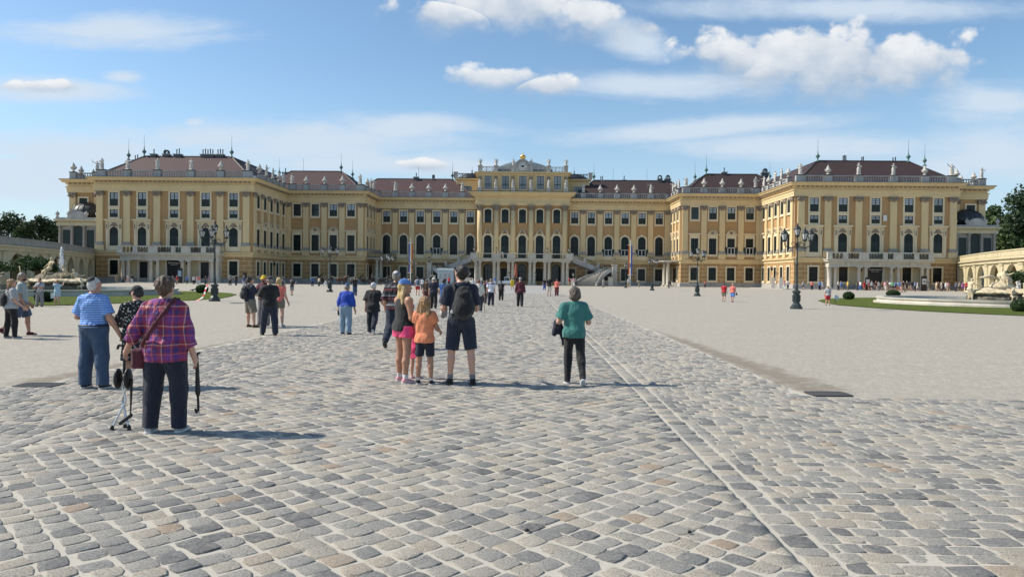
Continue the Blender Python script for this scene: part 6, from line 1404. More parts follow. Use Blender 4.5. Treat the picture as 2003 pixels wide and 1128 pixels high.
def place(px, fy, hy, lo=1.4, hi=1.95, Y=None):
    if Y is None: g_ = gnd(px, fy); 
    else: g_ = onY(px, fy, Y); g_.z = 0
    d = math.hypot(g_.x, g_.y); H = (fy-hy)*g_.y/1410
    return g_, min(hi, max(lo, H))
C_ = lambda n: n if n in MATS else 'cloth_'+n
def person(px, fy, hy, label, turn=0, skin='skin_fair', top=None, bottom=None, shoe='charcoal', solemat='sole_white', hair_=None, hat=None, socks=None, fig=None, vox=.0075, group=None, beard=None, glasses=False, face=False, lo=1.2, neckband=None, belt=None):
    """turn: degrees anticlockwise from facing straight away from the camera"""
    g_, H = place(px, fy, hy, lo); J = figure(H, **(fig or {})); v = vox/H
    o = inst('person', part_mesh('person', skin_body(J), skin, H, v), None, (g_.x, g_.y, .006), math.radians(turn)); tag(o, label, 'person', group)
    P = lambda name, b, m, amp=0, fr=34: inst(name, part_mesh(name, b, C_(m), H, v, amp, len(label)+len(name), fr), o)
    if top: P(top.get('name', 'shirt'), shirt(J, **{k: x for k, x in top.items() if k not in ('mat', 'name')}), top['mat'], .0055, 26)
    if bottom:
        if 'skirt' in bottom: P('skirt', skirt(J, **bottom['skirt']), bottom['mat'], .004)
        else: P('trousers' if bottom.get('length', 2) > 1.2 else 'shorts', pants(J, **{k: x for k, x in bottom.items() if k != 'mat'}), bottom['mat'], .0055, 24)
    if belt: b = pants(J, **{k: x for k, x in bottom.items() if k not in ('mat', 'inf')}, inf=bottom['inf']+.004); w0 = bottom['waist']+J['dz']; b.clip += [((0, 0, 1), w0-.004), ((0, 0, -1), -(w0-.020))]; P('belt', b, belt)
    for n in 'lr':
        if socks:
            b = Blob(); a = J['ank'+n]; k = J['knee'+n]; b.cap(a, a+(k-a)*socks[1], .0235, .027*(.55+.45*J['g']), .01, ends=True); P('sock', b, socks[0])
        s = P('shoe', shoes(J, n), shoe)
        inst('sole', part_mesh('sole', sole(J, n), C_(solemat), H, v), s)
    if hair_: P('hair', hair(J, *hair_[:-1], hat=bool(hat)), hair_[-1], .0055, 75)
    if hat: P(hat[0], cap_hat(J, *hat[2:]), hat[1], .001)
    q = lambda x, y, z: J['head']+J['Rh']@(np.array([x, y, z])*J['hs'])
    if beard: b = Blob(); b.ell(q(0, .022, -.040), (.039, .040, .032), .01, J['Rh'], cut=(np.array([0, -.6, .8]), .006)); P('beard', b, beard, .002, 60)
    if glasses: b = Blob(); [b.ell(q(s*.019, .054, .003), (.016, .006, .011), .004, J['Rh']) for s in (-1, 1)]; b.cap(q(.034, .05, .006), q(.048, -.005, .006), .0035, k=.002); b.cap(q(-.034, .05, .006), q(-.048, -.005, .006), .0035, k=.002); P('sunglasses', b, 'eye_dark')
    elif face:
        for s in (-1, 1): b = Blob(); b.ell(q(s*.018, .049, .001), (.0062, .004, .0042), .002); P('eye', b, 'eye_dark')
    return o, J, H
def held(name, label, cat, o, J, H, parts, vox=.006, amp=0, group=None):
    """something carried: a thing of its own, standing where its carrier stands"""
    r = None
    for nm, b, m in parts:
        me = part_mesh(nm if r else name, b, C_(m), H, vox/H, amp, 4)
        if r is None: r = inst(name, me, None, o.location, o.rotation_euler.z); tag(r, label, cat, group)
        else: inst(nm, me, r)
    return r
def backpack(J, s=1.0, x=0):
    b = Blob(); up, R = J['up'], J['Rt']; y = -.064*J['g']-.05*s
    b.ell(up(x, y+.005, .735), (.062*s, .036*s, .075*s), .03, R); b.ell(up(x, y-.012*s, .645), (.080*s, .052*s, .085*s), .03, R); b.ell(up(x, y-.040*s, .628), (.060*s, .030*s, .050*s), .02, R); b.ell(up(x, y-.018*s, .752), (.045*s, .03*s, .03*s), .02, R); b.cap(up(x-.06*s, y-.025*s, .70), up(x+.06*s, y-.025*s, .70), .010, k=.004); b.cap(up(x-.012, y+.02, .81), up(x+.012, y+.02, .81), .006, k=.003)
    st = Blob()
    for sg in (-1, 1):
        pts = [up(sg*.055, y+.03, .775), up(sg*.06, -.045*J['g'], .835), up(sg*.063, .0, .848), up(sg*.068, .05*J['g'], .80), up(sg*.085*J['g'], .06*J['g'], .70), up(sg*.09*J['g'], -.02, .62)]
        for a, c in zip(pts, pts[1:]): st.cap(a, c, .011, k=.006)
    return b, st

# --- foreground group, left
o, J, H = person(322, 846, 540, 'older woman in plaid blouse and navy trousers with her back to us, nearest figure', turn=2, top=dict(mat='plaid_blouse', sleeve=1.55, hem=.455, inf=.012, flare=.022, loose=.012), bottom=dict(mat='navy', inf=.010, thigh=.004, taper=-.006), shoe='lightgrey', hair_=('short', 1.06, 'hair_brown'),
    fig=dict(g=1.2, hips=1.12, belly=.7, legs=((-2, 4, 2), (3, 5, 4)), lg=.9, arms=((2, 33, 22, -.12), (2, 13, 14, 0)), hyaw=-6, hpitch=4))
b = Blob(); up = J['up']; ys = -.064*1.2-.022
pts = [up(.075, .045, .835), up(.072, -.02, .855), up(.060, -.062, .825), up(.02, ys-.016, .74), up(-.045, ys-.012, .65), up(-.10, ys+.012, .575), up(-.135, -.02, .52)]
for a, c in zip(pts, pts[1:]): b.box((a+c)/2, (.012, .002, .012), .006, .002); b.cap(a, c, .0125, k=.004)
b2 = Blob(); b2.box(up(-.142, -.005, .475), (.022, .055, .045), .02, .01)
held('shoulder_bag', 'dark red shoulder bag worn across the back of the plaid blouse', 'bag', o, J, H, [('strap', b, 'burgundy'), ('pouch', b2, 'burgundy')])
# folded tripod seat in her left hand
hw = J['wrl']+J['hdl']*.05; b = Blob(); x0, y0, z0 = hw[0]-.012, hw[1]+.01, hw[2]
R0 = o.location
seat = empty('folding_seat_cane', R0, o.rotation_euler.z); tag(seat, 'folded three-legged cane seat with silver legs held by the plaid woman', 'cane seat')
def hb(name, blob, m, par, vox=.005): return inst(name, part_mesh(name, blob, C_(m), H, vox/H), par)
for (ax_, bx_) in (((-.015, .0), (-.062, -.03)), ((.0, .012), (-.008, .03)), ((.018, 0), (.045, -.02))):
    m = Blob(); m.cap((x0+ax_[0]*1.6, y0+ax_[1], .335), (x0-ax_[0]*.8, y0+ax_[1]*.5, .19), .0072, k=.002); m.cap((x0-ax_[0]*.8, y0+ax_[1]*.5, .19), (x0+bx_[0], y0+bx_[1], .012), .0072, k=.002); l_ = hb('leg', m, 'metal_silver', seat); f_ = Blob(); f_.cap((x0+bx_[0]*.97, y0+bx_[1], .024), (x0+bx_[0], y0+bx_[1], .008), .011, .013, .003); hb('rubber_foot', f_, 'rubber_black', l_)
m = Blob()
for sg in (-1, 1): m.ell((x0+sg*.032, y0-.012, .335), (.022, .045, .068), .01)
hb('seat', m, 'rubber_black', seat); m = Blob(); pts = [(x0, y0, .37), (x0+.002, y0, z0-.02), (x0+.002, y0, z0+.03), (x0-.012, y0, z0+.055), (x0-.035, y0, z0+.055), (x0-.042, y0, z0+.035)]
for a, c in zip(pts, pts[1:]): m.cap(a, c, .0085, k=.003)
hb('handle', m, 'rubber_black', seat); m = Blob(); m.cap((x0+.06, y0-.02, .33), (x0+.058, y0-.03, .10), .010, .004, .002); m.cap((x0+.062, y0-.03, .10), (x0+.0, y0-.045, .05), .012, .012, .004, flat=.5); hb('strap', m, 'rubber_black', seat)
hr = J['wrr']+J['hdr']*.045; u = Blob(); u.cap(hr+np.array([.0, .012, .03]), hr+np.array([.006, .012, -.20]), .010, .016, .004); u.cap(hr+np.array([.006, .012, -.19]), hr+np.array([.008, .012, -.215]), .017, .012, .004)
u2 = Blob(); pts = [(0, 0, -.20), (.004, 0, -.29), (.006, -.006, -.315), (.004, -.028, -.325), (.002, -.04, -.305)]
for a, c in zip(pts, pts[1:]): u2.cap(hr+np.array(a)+np.array([.006, .012, 0]), hr+np.array(c)+np.array([.006, .012, 0]), .008, k=.003)
for a, c in (((0, .012, .03), (.004, .012, .055)), ((.004, .012, .055), (.018, .012, .06))): u2.cap(hr+np.array(a), hr+np.array(c), .007, k=.003)
held('umbrella', 'folded black umbrella with hooked handle in the plaid woman\'s right hand', 'umbrella', o, J, H, [('canopy', u, 'rubber_black'), ('handle', u2, 'rubber_black')])

o, J, H = person(183, 760, 541, 'white-haired man in a striped blue polo and jeans, black kippah on his head', turn=-4, skin='skin_warm', top=dict(mat='polo_stripes', sleeve=.78, hem=.548, inf=.007, loose=.02, flare=-.006), bottom=dict(mat='denim', inf=.011, thigh=.005, taper=-.004, waist=.575), belt='rubber_black', shoe='charcoal', hair_=('crop', 1.0, 'hair_white'), hat=('kippah', 'black_disc_kippah', 0, 'kippah'),
    fig=dict(g=1.24, belly=1.0, lg=.92, legs=((2, 5, 4), (-2, 8, 2)), arms=((12, 26, 74, .35), (2, 19, 22, 0)), hyaw=-14))
b = Blob(); b.box(J['wrl']+np.array([-.015, .02, -.055]), (.028, .003, .036), .004, .002); b2 = Blob(); b2.cap(J['wrl']+np.array([-.04, .02, -.02]), J['wrl']+np.array([0, .02, 0]), .002, k=.001)
held('face_mask', 'pale blue face mask dangling from the left hand of the polo man', 'mask', o, J, H, [('mask', b, 'paleblue'), ('loop', b2, 'white')], .004)
person(268, 757, 557, 'woman in black cap and black and white print dress behind the plaid woman', turn=42, skin='skin_fair', top=dict(mat='leaf_print', name='dress', sleeve=1.9, hem=.27, inf=.012, flare=.03, loose=.012), shoe='grey', socks=('white', .2), hair_=('crop', 1.02, 'hair_dark'), hat=('cap', 'black'), fig=dict(g=1.2, hips=1.05, legs=((16, 4, 20), (-10, 4, 14)), arms=((25, 12, 80, .2), (-5, 10, 30, 0)), hyaw=18, hpitch=12))
# --- left edge couple
o, J, H = person(22, 662, 545, 'blond woman in black leggings with drawstring bag at the left picture edge', turn=-35, top=dict(mat='lightgrey', sleeve=.75, hem=.50, inf=.012, loose=.016), bottom=dict(mat='black', inf=.006), shoe='grey', hair_=('shoulder', 1.05, 'hair_honey'), fig=dict(g=1.14, hips=1.15, legs=((-4, 4, 4), (6, 3, 6)), arms=((4, 14, 24, 0), (6, 14, 42, .1)), hyaw=-30))
b = Blob(); b.ell(J['up'](-.01, -.115, .645), (.085, .05, .115), .02); b.cap(J['up'](-.05, -.11, .74), J['up'](-.06, -.03, .845), .006, k=.004); b.cap(J['up'](.05, -.11, .74), J['up'](.06, -.03, .845), .006, k=.004)
held('drawstring_bag', 'black drawstring bag on the back of the blond woman at the left edge', 'bag', o, J, H, [('bag', b, 'black')], .008)
person(42, 656, 531, 'bearded man with sunglasses, pale polo and blue shorts striding at the left edge', turn=-62, skin='skin_tan', top=dict(mat='greygreen', sleeve=.72, hem=.52, inf=.010, loose=.02), bottom=dict(mat='slate', length=.95, inf=.012, thigh=.010), shoe='burgundy', solemat='burgundy', hair_=('crop', .98, 'hair_grey'), beard='hair_dark', glasses=True, fig=dict(g=1.12, legs=((18, 3, 14), (-18, 3, 26, -.5)), arms=((4, 12, 30, 0), (-6, 10, 40, .2)), hyaw=-22))
# --- couple photographing the fountain
o, J, H = person(78, 600, 548, 'man in grey T-shirt with crossbody strap looking at his phone before the left fountain', turn=180, skin='skin_tan', lo=1.45, top=dict(mat='lightgrey', sleeve=.7, hem=.52, inf=.012, loose=.02), bottom=dict(mat='grey', inf=.010), shoe='black', hair_=('crop', .98, 'hair_dark'), face=True, vox=.013, fig=dict(g=1.15, hpitch=25, arms=((25, 10, 85, .5), (25, 10, 85, .5)), legs=((0, 5, 0), (4, 5, 4))))
b = Blob(); pts = [J['up'](-.08, .05, .84), J['up'](-.02, .085, .74), J['up'](.06, .085, .62), J['up'](.12, .05, .55)]; [b.cap(a, c, .010, k=.004) for a, c in zip(pts, pts[1:])]; b.box(J['up'](.125, .04, .53), (.03, .025, .03), .01, .006)
held('crossbody_bag', 'small black crossbody bag of the man before the left fountain', 'bag', o, J, H, [('bag', b, 'black')], .012)
person(112, 597, 556, 'woman in short pale blue dress lifting a phone toward the left fountain', turn=20, lo=1.35, top=dict(mat='paleblue', name='dress', sleeve=.5, hem=.36, inf=.014, flare=.03), shoe='tan', hair_=('bob', 1.05, 'hair_honey'), vox=.013, fig=dict(g=1.0, arms=((90, 20, 40, .4), (90, 20, 40, .4)), legs=((6, 3, 6), (-4, 3, 6))))
# --- the group of four on the gravel
o, J, H = person(489, 640, 541, 'man in navy jacket and khaki shorts with a black backpack, leftmost of the talking group', turn=-42, skin='skin_fair', top=dict(mat='midnight', sleeve=.85, hem=.51, inf=.014, loose=.02), bottom=dict(mat='khaki', length=.98, inf=.014, thigh=.012), shoe='brown', solemat='rubber_black', hair_=('short', 1.03, 'hair_dark'), vox=.009, fig=dict(g=1.12, legs=((4, 8, 4), (6, 12, 6)), arms=((20, 16, 70, .3), (28, 10, 70, .3)), hyaw=-10))
bb, st = backpack(J, 1.15); held('backpack', 'black backpack of the man in the navy jacket, hanging low', 'backpack', o, J, H, [('bag', bb, 'charcoal'), ('straps', st, 'black')], .009)
person(516, 637, 539, 'bearded man in yellow cap facing the camera in the talking group', turn=172, skin='skin_warm', top=dict(mat='burgundy', sleeve=.75, hem=.52, inf=.012, loose=.02), bottom=dict(mat='grey', inf=.010), shoe='black', hair_=('crop', .97, 'hair_dark'), hat=('cap', 'yellow'), beard='hair_brown', glasses=True, vox=.009, fig=dict(g=1.1, arms=((30, 12, 80, .4), (30, 12, 80, .4)), legs=((0, 5, 2), (2, 6, 2)), hpitch=8))
person(527, 656, 540, 'man in navy cap, black polo and jeans, back to us, in the talking group', turn=32, skin='skin_fair', top=dict(mat='black', sleeve=.85, hem=.49, inf=.013, loose=.022), bottom=dict(mat='denim_dark', inf=.010, taper=-.006), shoe='black', solemat='rubber_black', hair_=('crop', .98, 'hair_grey'), hat=('cap', 'navy'), vox=.008, fig=dict(g=1.2, belly=.7, legs=((16, 5, 4), (-6, 5, 2)), arms=((35, 12, 62, .3), (28, 10, 62, .4)), hyaw=10))
person(546, 639, 543, 'blond woman in coral top, mostly hidden behind the man in the navy cap', turn=-10, top=dict(mat='coral', sleeve=.5, hem=.52, inf=.010), bottom=dict(mat='khaki', length=.6, inf=.012), shoe='lightgrey', hair_=('shoulder', 1.05, 'hair_blond'), vox=.010, fig=dict(g=1.0, legs=((4, 4, 6), (-2, 5, 2)), arms=((0, 10, 20, 0), (4, 12, 20, 0))))
# --- blue shirt and black outfit
o, J, H = person(676, 654, 555, 'grey-haired man in bright blue long-sleeved shirt and light jeans walking away', turn=-8, skin='skin_tan', top=dict(mat='royal', sleeve=1.95, hem=.548, inf=.012, flare=-.008, loose=.014), bottom=dict(mat='denim_light', inf=.013, thigh=.004, taper=-.002, waist=.572), belt='rubber_black', shoe='charcoal', solemat='rubber_black', hair_=('crop', 1.0, 'hair_grey'), hat=('cap', 'blue', 1, 'kippah'), vox=.009, fig=dict(g=1.2, belly=.5, lean=9, hyaw=-16, hpitch=16, legs=((6, 4, 8), (-4, 5, 4)), arms=((2, 14, 20, 0), (4, 14, 14, 0))))
hl = J['wrl']+J['hdl']*.05; b = Blob()
for dx, dz in ((-.10, .10), (-.13, .05), (-.11, .0)): b.cap(hl, hl+np.array([dx, .01, dz]), .006, k=.002)
b2 = Blob(); b2.cap(hl+np.array([0, 0, .01]), hl+np.array([.02, 0, -.05]), .02, .026, .004)
held('folding_stool', 'folded stool with thin legs in the left hand of the man in blue', 'stool', o, J, H, [('legs', b, 'metal_silver'), ('seat', b2, 'black')], .006)
o, J, H = person(729, 652, 553, 'white-haired woman dressed in black walking with a cane', turn=-6, skin='skin_fair', top=dict(mat='black', sleeve=.95, hem=.42, inf=.018, flare=.03, loose=.03), bottom=dict(mat='navy', inf=.012, taper=-.004), shoe='grey', hair_=('short', 1.06, 'hair_white'), vox=.009, fig=dict(g=1.25, hips=1.05, lean=6, hpitch=12, hyaw=-8, legs=((6, 3, 6), (-14, 3, 24, -.6)), arms=((4, 14, 20, 0), (14, 22, 22, 0))))
hr = J['wrr']+J['hdr']*.05; b = Blob(); b.cap(hr+np.array([0, 0, .0]), (hr[0]+.07, hr[1]+.05, .012), .0065, k=.002); b.cap(hr+np.array([-.035, 0, .012]), hr+np.array([.02, 0, .008]), .010, k=.006)
held('walking_cane', 'thin walking cane in the right hand of the woman in black', 'cane', o, J, H, [('cane', b, 'charcoal')], .006)
# --- banded shirt man behind the family
o, J, H = person(774, 682, 531, 'man in dark banded shirt and ringed grey hat partly hidden behind the blond woman', turn=-6, skin='skin_tan', top=dict(mat='banded_shirt', sleeve=1.0, hem=.50, inf=.014, loose=.022), bottom=dict(mat='denim_dark', inf=.010), shoe='charcoal', solemat='rubber_black', hair_=('crop', 1.0, 'hair_grey'), hat=('hat', 'ringed_hat', 0, 'plain'), vox=.009, fig=dict(g=1.18, legs=((-16, 3, 30, -.7), (8, 3, 6)), arms=((4, 16, 40, .1), (4, 12, 20, 0))))
# --- the family of four
o, J, H = person(789, 748, 547, 'blond woman with blue cap, black tank top and pink shorts standing beside the girl', turn=-48, skin='skin_tan', top=dict(mat='black', name='tank_top', sleeve=.0, hem=.50, inf=.004, strap=True), bottom=dict(mat='pink', length=.36, inf=.012, thigh=.010, waist=.555), shoe='palepink', socks=('white', .16), hair_=('long', 1.05, 'hair_blond'), hat=('cap', 'skyblue'), vox=.0075, fig=dict(g=1.13, hips=1.18, bust=.8, legs=((3, 4, 4), (-3, 4, 2)), arms=((16, 8, 60, .2), (4, 10, 62, .2)), hyaw=-12))
person(830, 752, 587, 'girl with honey-coloured hair in orange T-shirt and navy shorts, seen from behind', turn=-6, skin='skin_tan', lo=1.1, top=dict(mat='orange', sleeve=.55, hem=.465, inf=.016, flare=.016, loose=.012), bottom=dict(mat='navy', length=.78, inf=.008), shoe='black', socks=('white', .14), hair_=('shoulder', 1.06, 'hair_honey'), vox=.0075, fig=dict(child=True, g=1.03, legs=((2, 4, 2), (-1, 5, 0)), arms=((22, 14, 78, .45), (12, 18, 60, .3)), hyaw=-8))
person(813, 741, 632, 'small child in pink, almost hidden between the blond woman and the girl', turn=-20, lo=.9, top=dict(mat='pink', name='dress', sleeve=.4, hem=.34, inf=.016, flare=.02), shoe='palepink', hair_=('bob', 1.02, 'hair_honey'), vox=.009, fig=dict(child=True, g=1.05))
o, J, H = person(900, 753, 519, 'tall dark-haired man in navy T-shirt and denim shorts with a black backpack', turn=10, skin='skin_fair', top=dict(mat='midnight', sleeve=.72, hem=.50, inf=.010, loose=.020), bottom=dict(mat='denim_dark', length=.97, inf=.009, thigh=.006), shoe='black', solemat='rubber_black', socks=('grey', .18), hair_=('short', 1.02, 'hair_dark'), vox=.0075, fig=dict(g=.96, wide=1.06, lg=.92, legs=((4, 5, 4), (-3, 8, 0)), arms=((16, 12, 68, .25), (18, 10, 72, .4)), hyaw=26, hpitch=-2))
bb, st = backpack(J, 1.18, .012); pk = Blob(); pk.ell(J['up'](-.075, -.12, .60), (.018, .018, .045), .01); tg = Blob(); tg.box(J['up'](-.078, -.135, .61), (.014, .004, .010), .003, .002)
bag_ = held('backpack', 'black backpack with white-trimmed side pocket on the tall man', 'backpack', o, J, H, [('bag', bb, 'black'), ('straps', st, 'black'), ('side_pocket', pk, 'charcoal'), ('tag', tg, 'white')], .007)
hl = J['wrl']+J['hdl']*.06; b = Blob(); b.ell(hl+np.array([0, .01, -.03]), (.03, .025, .045), .01); b2 = Blob(); b2.cap(hl+np.array([.02, .02, -.05]), hl+np.array([.02, .02, .02]), .016, k=.005)
held('snack_bag', 'blue and silver snack bag in the left hand of the tall man', 'bag', o, J, H, [('bag', b, 'silver'), ('sleeve', b2, 'blue')], .006, .003)
# --- teal woman
o, J, H = person(1122, 751, 563, 'woman in teal T-shirt and black leggings walking alone with a jacket on her arm', turn=4, skin='skin_fair', top=dict(mat='teal', sleeve=.72, hem=.475, inf=.014, flare=.012, loose=.022), bottom=dict(mat='black', inf=.007), shoe='black', hair_=('bob', 1.06, 'hair_ash'), vox=.0075, fig=dict(g=1.1, hips=1.02, lg=.8, hpitch=6, hyaw=4, legs=((10, 1, 10), (-12, 2, 22, -.75)), arms=((10, 22, 76, .3), (14, 20, 92, .25))))
b = Blob(); w = J['ell']; b.ell(w+np.array([-.01, .03, -.02]), (.04, .05, .05), .03); b.ell(w+np.array([-.015, .05, -.075]), (.042, .03, .085), .03, ry(.5)); b.ell(w+np.array([.045, .055, -.12]), (.035, .028, .09), .03, ry(-.25)); b.cap(w+np.array([.06, .04, -.12]), w+np.array([.055, .03, -.235]), .022, .012, .02)
held('jacket', 'navy jacket folded over the left arm of the woman in teal', 'jacket', o, J, H, [('jacket', b, 'navy')], .008, .004)

# --- middle distance and far figures: smaller, one mesh each with its materials
def crowd(px, fy, hy, label, top='grey', bot='navy', turn=None, hair_m='hair_dark', skin='skin_fair', style='short', hat=None, length=2.0, sleeve=.7, dress=False, Y=None, pack=None, shoe='charcoal', walk=None, fig=None, group='people in the forecourt', lo=1.5, hi=1.85, child=False, g=1.08):
    g_, H = place(px, fy, hy, lo if not child else 1.0, hi, Y)
    turn = random.uniform(-25, 25) if turn is None else turn; w_ = random.uniform(-1, 1) if walk is None else walk
    sw = 18*w_; k = dict(g=g*random.uniform(.95, 1.08), legs=((sw, 3, max(0, -sw)*1.2+4), (-sw, 3, max(0, sw)*1.2+4)), arms=((-sw*.8+4, 10, 18+abs(sw)*.5, 0), (sw*.8+4, 10, 18+abs(sw)*.5, 0)), hyaw=random.uniform(-20, 20), child=child); k.update(fig or {})
    J = figure(H, **k); parts = [(skin_body(J, False), skin, 0)]
    if dress: parts.append((shirt(J, sleeve, .32, .014, .03), C_(top), .004))
    else: parts += [(shirt(J, sleeve, .49, .013, .008, loose=.014), C_(top), .004), (pants(J, length, .010, -.002, thigh=.006), C_(bot), .004)]
    for n in 'lr': parts.append((shoes(J, n), C_(shoe), 0))
    parts.append((hair(J, style, 1.0, True), hair_m, .003))
    if hat: parts.append((cap_hat(J, 0, 'cap' if hat != 'tan' else 'sun'), C_(hat), 0))
    if pack: bb, st = backpack(J, 1.05); parts += [(bb, C_(pack), 0), (st, C_(pack), 0)]
    vox = max(.012, min(.03, g_.y*.00045)); o = inst('person', join_nets(parts, vox/H, H, int(px)), None, (g_.x, g_.y, .004 if g_.y < 147 else .1), math.radians(turn)); tag(o, label, 'person', group); return o, J, H
o, J, H = crowd(936, 611, 546, 'red-haired woman in loose cream blouse and grey trousers with a stick', 'offwhite', 'charcoal', 0, 'hair_auburn', style='short', sleeve=1.5, g=1.2, walk=.6, shoe='white', lo=1.55); b = Blob(); b.cap(J['wrr']+np.array([0, .02, -.03]), (J['wrr'][0]+.03, .05, .01), .007, k=.002); held('walking_stick', 'thin stick of the woman in the cream blouse', 'cane', o, J, H, [('stick', b, 'charcoal')], .008)
crowd(960, 598, 545, 'man in white shirt with a dark shoulder band and navy trousers on the paving', 'white_banded', 'navy', 3, 'hair_grey', walk=.3)
crowd(980, 588, 551, 'person in black with a small black backpack near the white truck', 'black', 'black', 0, 'hair_dark', pack='charcoal', walk=.2)
crowd(1017, 600, 543, 'man in burgundy long-sleeved shirt and black trousers walking down the middle', 'burgundy', 'black', -4, 'hair_grey', sleeve=1.9, walk=.4, hat='lightgrey')
crowd(848, 604, 543, 'broad man in navy shirt and white cap walking toward the stairs', 'navy', 'black', 2, 'hair_grey', hat='white', walk=.5, g=1.25)
crowd(834, 598, 546, 'person in brown beside the man with the white cap', 'brown', 'burgundy', 8, 'hair_brown', walk=-.4)
crowd(866, 598, 548, 'woman in blue dress partly behind the tall man', 'blue', 'purple', -6, 'hair_dark', dress=True, walk=.3)
crowd(817, 578, 541, 'man in grey shirt and red shorts with a blue backpack', 'lightgrey', 'red', 6, 'hair_dark', length=.85, pack='slate', walk=.7)
crowd(826, 567, 544, 'thin person in pale top beyond the man in red shorts', 'white', 'denim', 0, walk=.3)
crowd(947, 594, 549, 'woman in dark brown top just right of the cream blouse', 'brown', 'charcoal', -3, 'hair_brown', walk=.4, lo=1.45)
crowd(952, 582, 548, 'woman in purple top ahead of the white shirted man', 'purple', 'navy', 4, 'hair_grey', walk=.2)
crowd(925, 575, 545, 'person in white with arms up between the tall man and the stairs', 'white', 'tan', 10, 'hair_white', walk=.1, fig=dict(arms=((120, 30, 30, .2), (10, 10, 20, 0))))
crowd(1002, 567, 544, 'person in yellow jacket near the white truck', 'yellow', 'yellow', 30, 'hair_dark', sleeve=1.9, walk=.4, length=1.0)
crowd(1065, 567, 545, 'woman in black top and blue trousers before the balcony', 'black', 'blue', 0, 'hair_dark', walk=.1)
crowd(1074, 579, 541, 'man in black T-shirt and white shorts before the balcony', 'black', 'offwhite', -4, 'hair_grey', length=.95, walk=.2)
crowd(1089, 579, 546, 'woman in coral top and maroon trousers raising one hand', 'coral', 'maroon', -14, 'hair_auburn', walk=.3, fig=dict(arms=((8, 10, 20, 0), (50, 16, 80, .1))))
crowd(1113, 560, 543, 'person in dark red at the foot of the right stairs', 'red', 'tan', 60, Y=160)
crowd(1122, 562, 546, 'child in pink at the foot of the right stairs', 'palepink', 'white', 40, Y=158, child=True)
crowd(1126, 563, 545, 'person in grey beside the right stair parapet', 'grey', 'charcoal', 20, Y=155)
crowd(1416, 590, 557, 'person in red T-shirt and khaki shorts on the right gravel', 'red', 'khaki', -30, 'hair_dark', length=.9, walk=.3, lo=1.45)
o, J, H = crowd(1433, 591, 558, 'woman in pink and blue with a dark bag on the right gravel', 'coral', 'skyblue', -40, 'hair_honey', length=1.0, walk=.5, hat='palepink', lo=1.45); b = Blob(); b.box(J['wrr']+np.array([.01, 0, -.08]), (.035, .02, .04), .01, .005); b.cap(J['wrr'], J['wrr']+np.array([0, 0, -.05]), .006, k=.003); held('handbag', 'dark handbag of the woman in pink and blue', 'bag', o, J, H, [('bag', b, 'navy')], .012)
crowd(1379, 560, 548, 'person in orange by the wall behind the second right lamp', 'coral', 'charcoal', 30, Y=152)
crowd(1619, 597, 562, 'man in sun hat, grey checked shirt and red shorts by the right lawn', 'lightgrey', 'red', -10, 'hair_grey', length=.95, hat='tan', walk=.1, lo=1.36, hi=1.5)
crowd(571, 578, 546, 'man in black vest and grey shorts taking a picture on the gravel', 'charcoal', 'grey', -12, 'hair_dark', length=.95, walk=.4, fig=dict(arms=((80, 30, 60, .4), (30, 20, 110, .3))))
crowd(553, 574, 543, 'man with dark backpack just right of the talking group', 'grey', 'khaki', 8, 'hair_dark', pack='charcoal', walk=.3)
crowd(477, 572, 548, 'person in white sun hat behind the man with the black backpack', 'slate', 'lightgrey', 0, hat='white', Y=100)
crowd(450, 567, 545, 'woman in grey walking near the left wing corner', 'grey', 'charcoal', 5, 'hair_grey', Y=120)
crowd(462, 567, 543, 'man in black walking near the left wing corner', 'black', 'charcoal', 0, 'hair_dark', Y=120)
crowd(694, 579, 541, 'photographer in black jacket and jeans pointing a camera at the horses', 'black', 'denim', 30, 'hair_dark', sleeve=1.9, walk=-.3, fig=dict(arms=((60, 30, 95, .6), (60, 30, 95, .6))))
crowd(611, 562, 543, 'person in blue jacket photographing the carriages', 'blue', 'denim_dark', 20, Y=118, sleeve=1.9, fig=dict(arms=((70, 20, 80, .5), (70, 20, 80, .5))))
crowd(624, 562, 544, 'woman in cream top and wide dark skirt near the carriages', 'cream', 'charcoal', -30, Y=120)
crowd(637, 562, 541, 'coachman in white breeches behind the second left lamp', 'black', 'white', -60, Y=122, hat='black')
for i, (px, t_, b_, h_, lab) in enumerate(((790, 'navy', 'charcoal', 'hair_grey', 'person in navy left of the rainbow pole'), (800, 'tan', 'brown', 'hair_dark', 'bareheaded person in tan under the rainbow banner'), (838, 'greygreen', 'khaki', 'hair_brown', 'person in grey green beyond the white cap'), (856, 'charcoal', 'black', 'hair_dark', 'person in charcoal in front of the kiosk'), (870, 'navy', 'denim', 'hair_grey', 'person in navy in front of the kiosk door'), (878, 'red', 'navy', 'hair_dark', 'person in red close to the tall man\'s shoulder'), (912, 'white', 'tan', 'hair_white', 'person in white at the left stair foot'), (942, 'lightgrey', 'slate', 'hair_grey', 'person in light grey under the balcony'), (968, 'skyblue', 'white', 'hair_honey', 'person in sky blue beside the white truck'), (1010, 'black', 'charcoal', 'hair_dark', 'person in black under the middle arch'))):
    crowd(px, 560, 541, lab, t_, b_, None, h_, Y=random.uniform(118, 150) if px < 900 else 158)
crowd(976, 503, 490, 'visitor in turquoise at the balcony rail', 'teal', 'white', 180, Y=175.3).__getitem__(0).location.z = 6.5
crowd(983, 503, 490, 'visitor in pale blue at the balcony rail', 'paleblue', 'white', 170, Y=175.3).__getitem__(0).location.z = 6.5
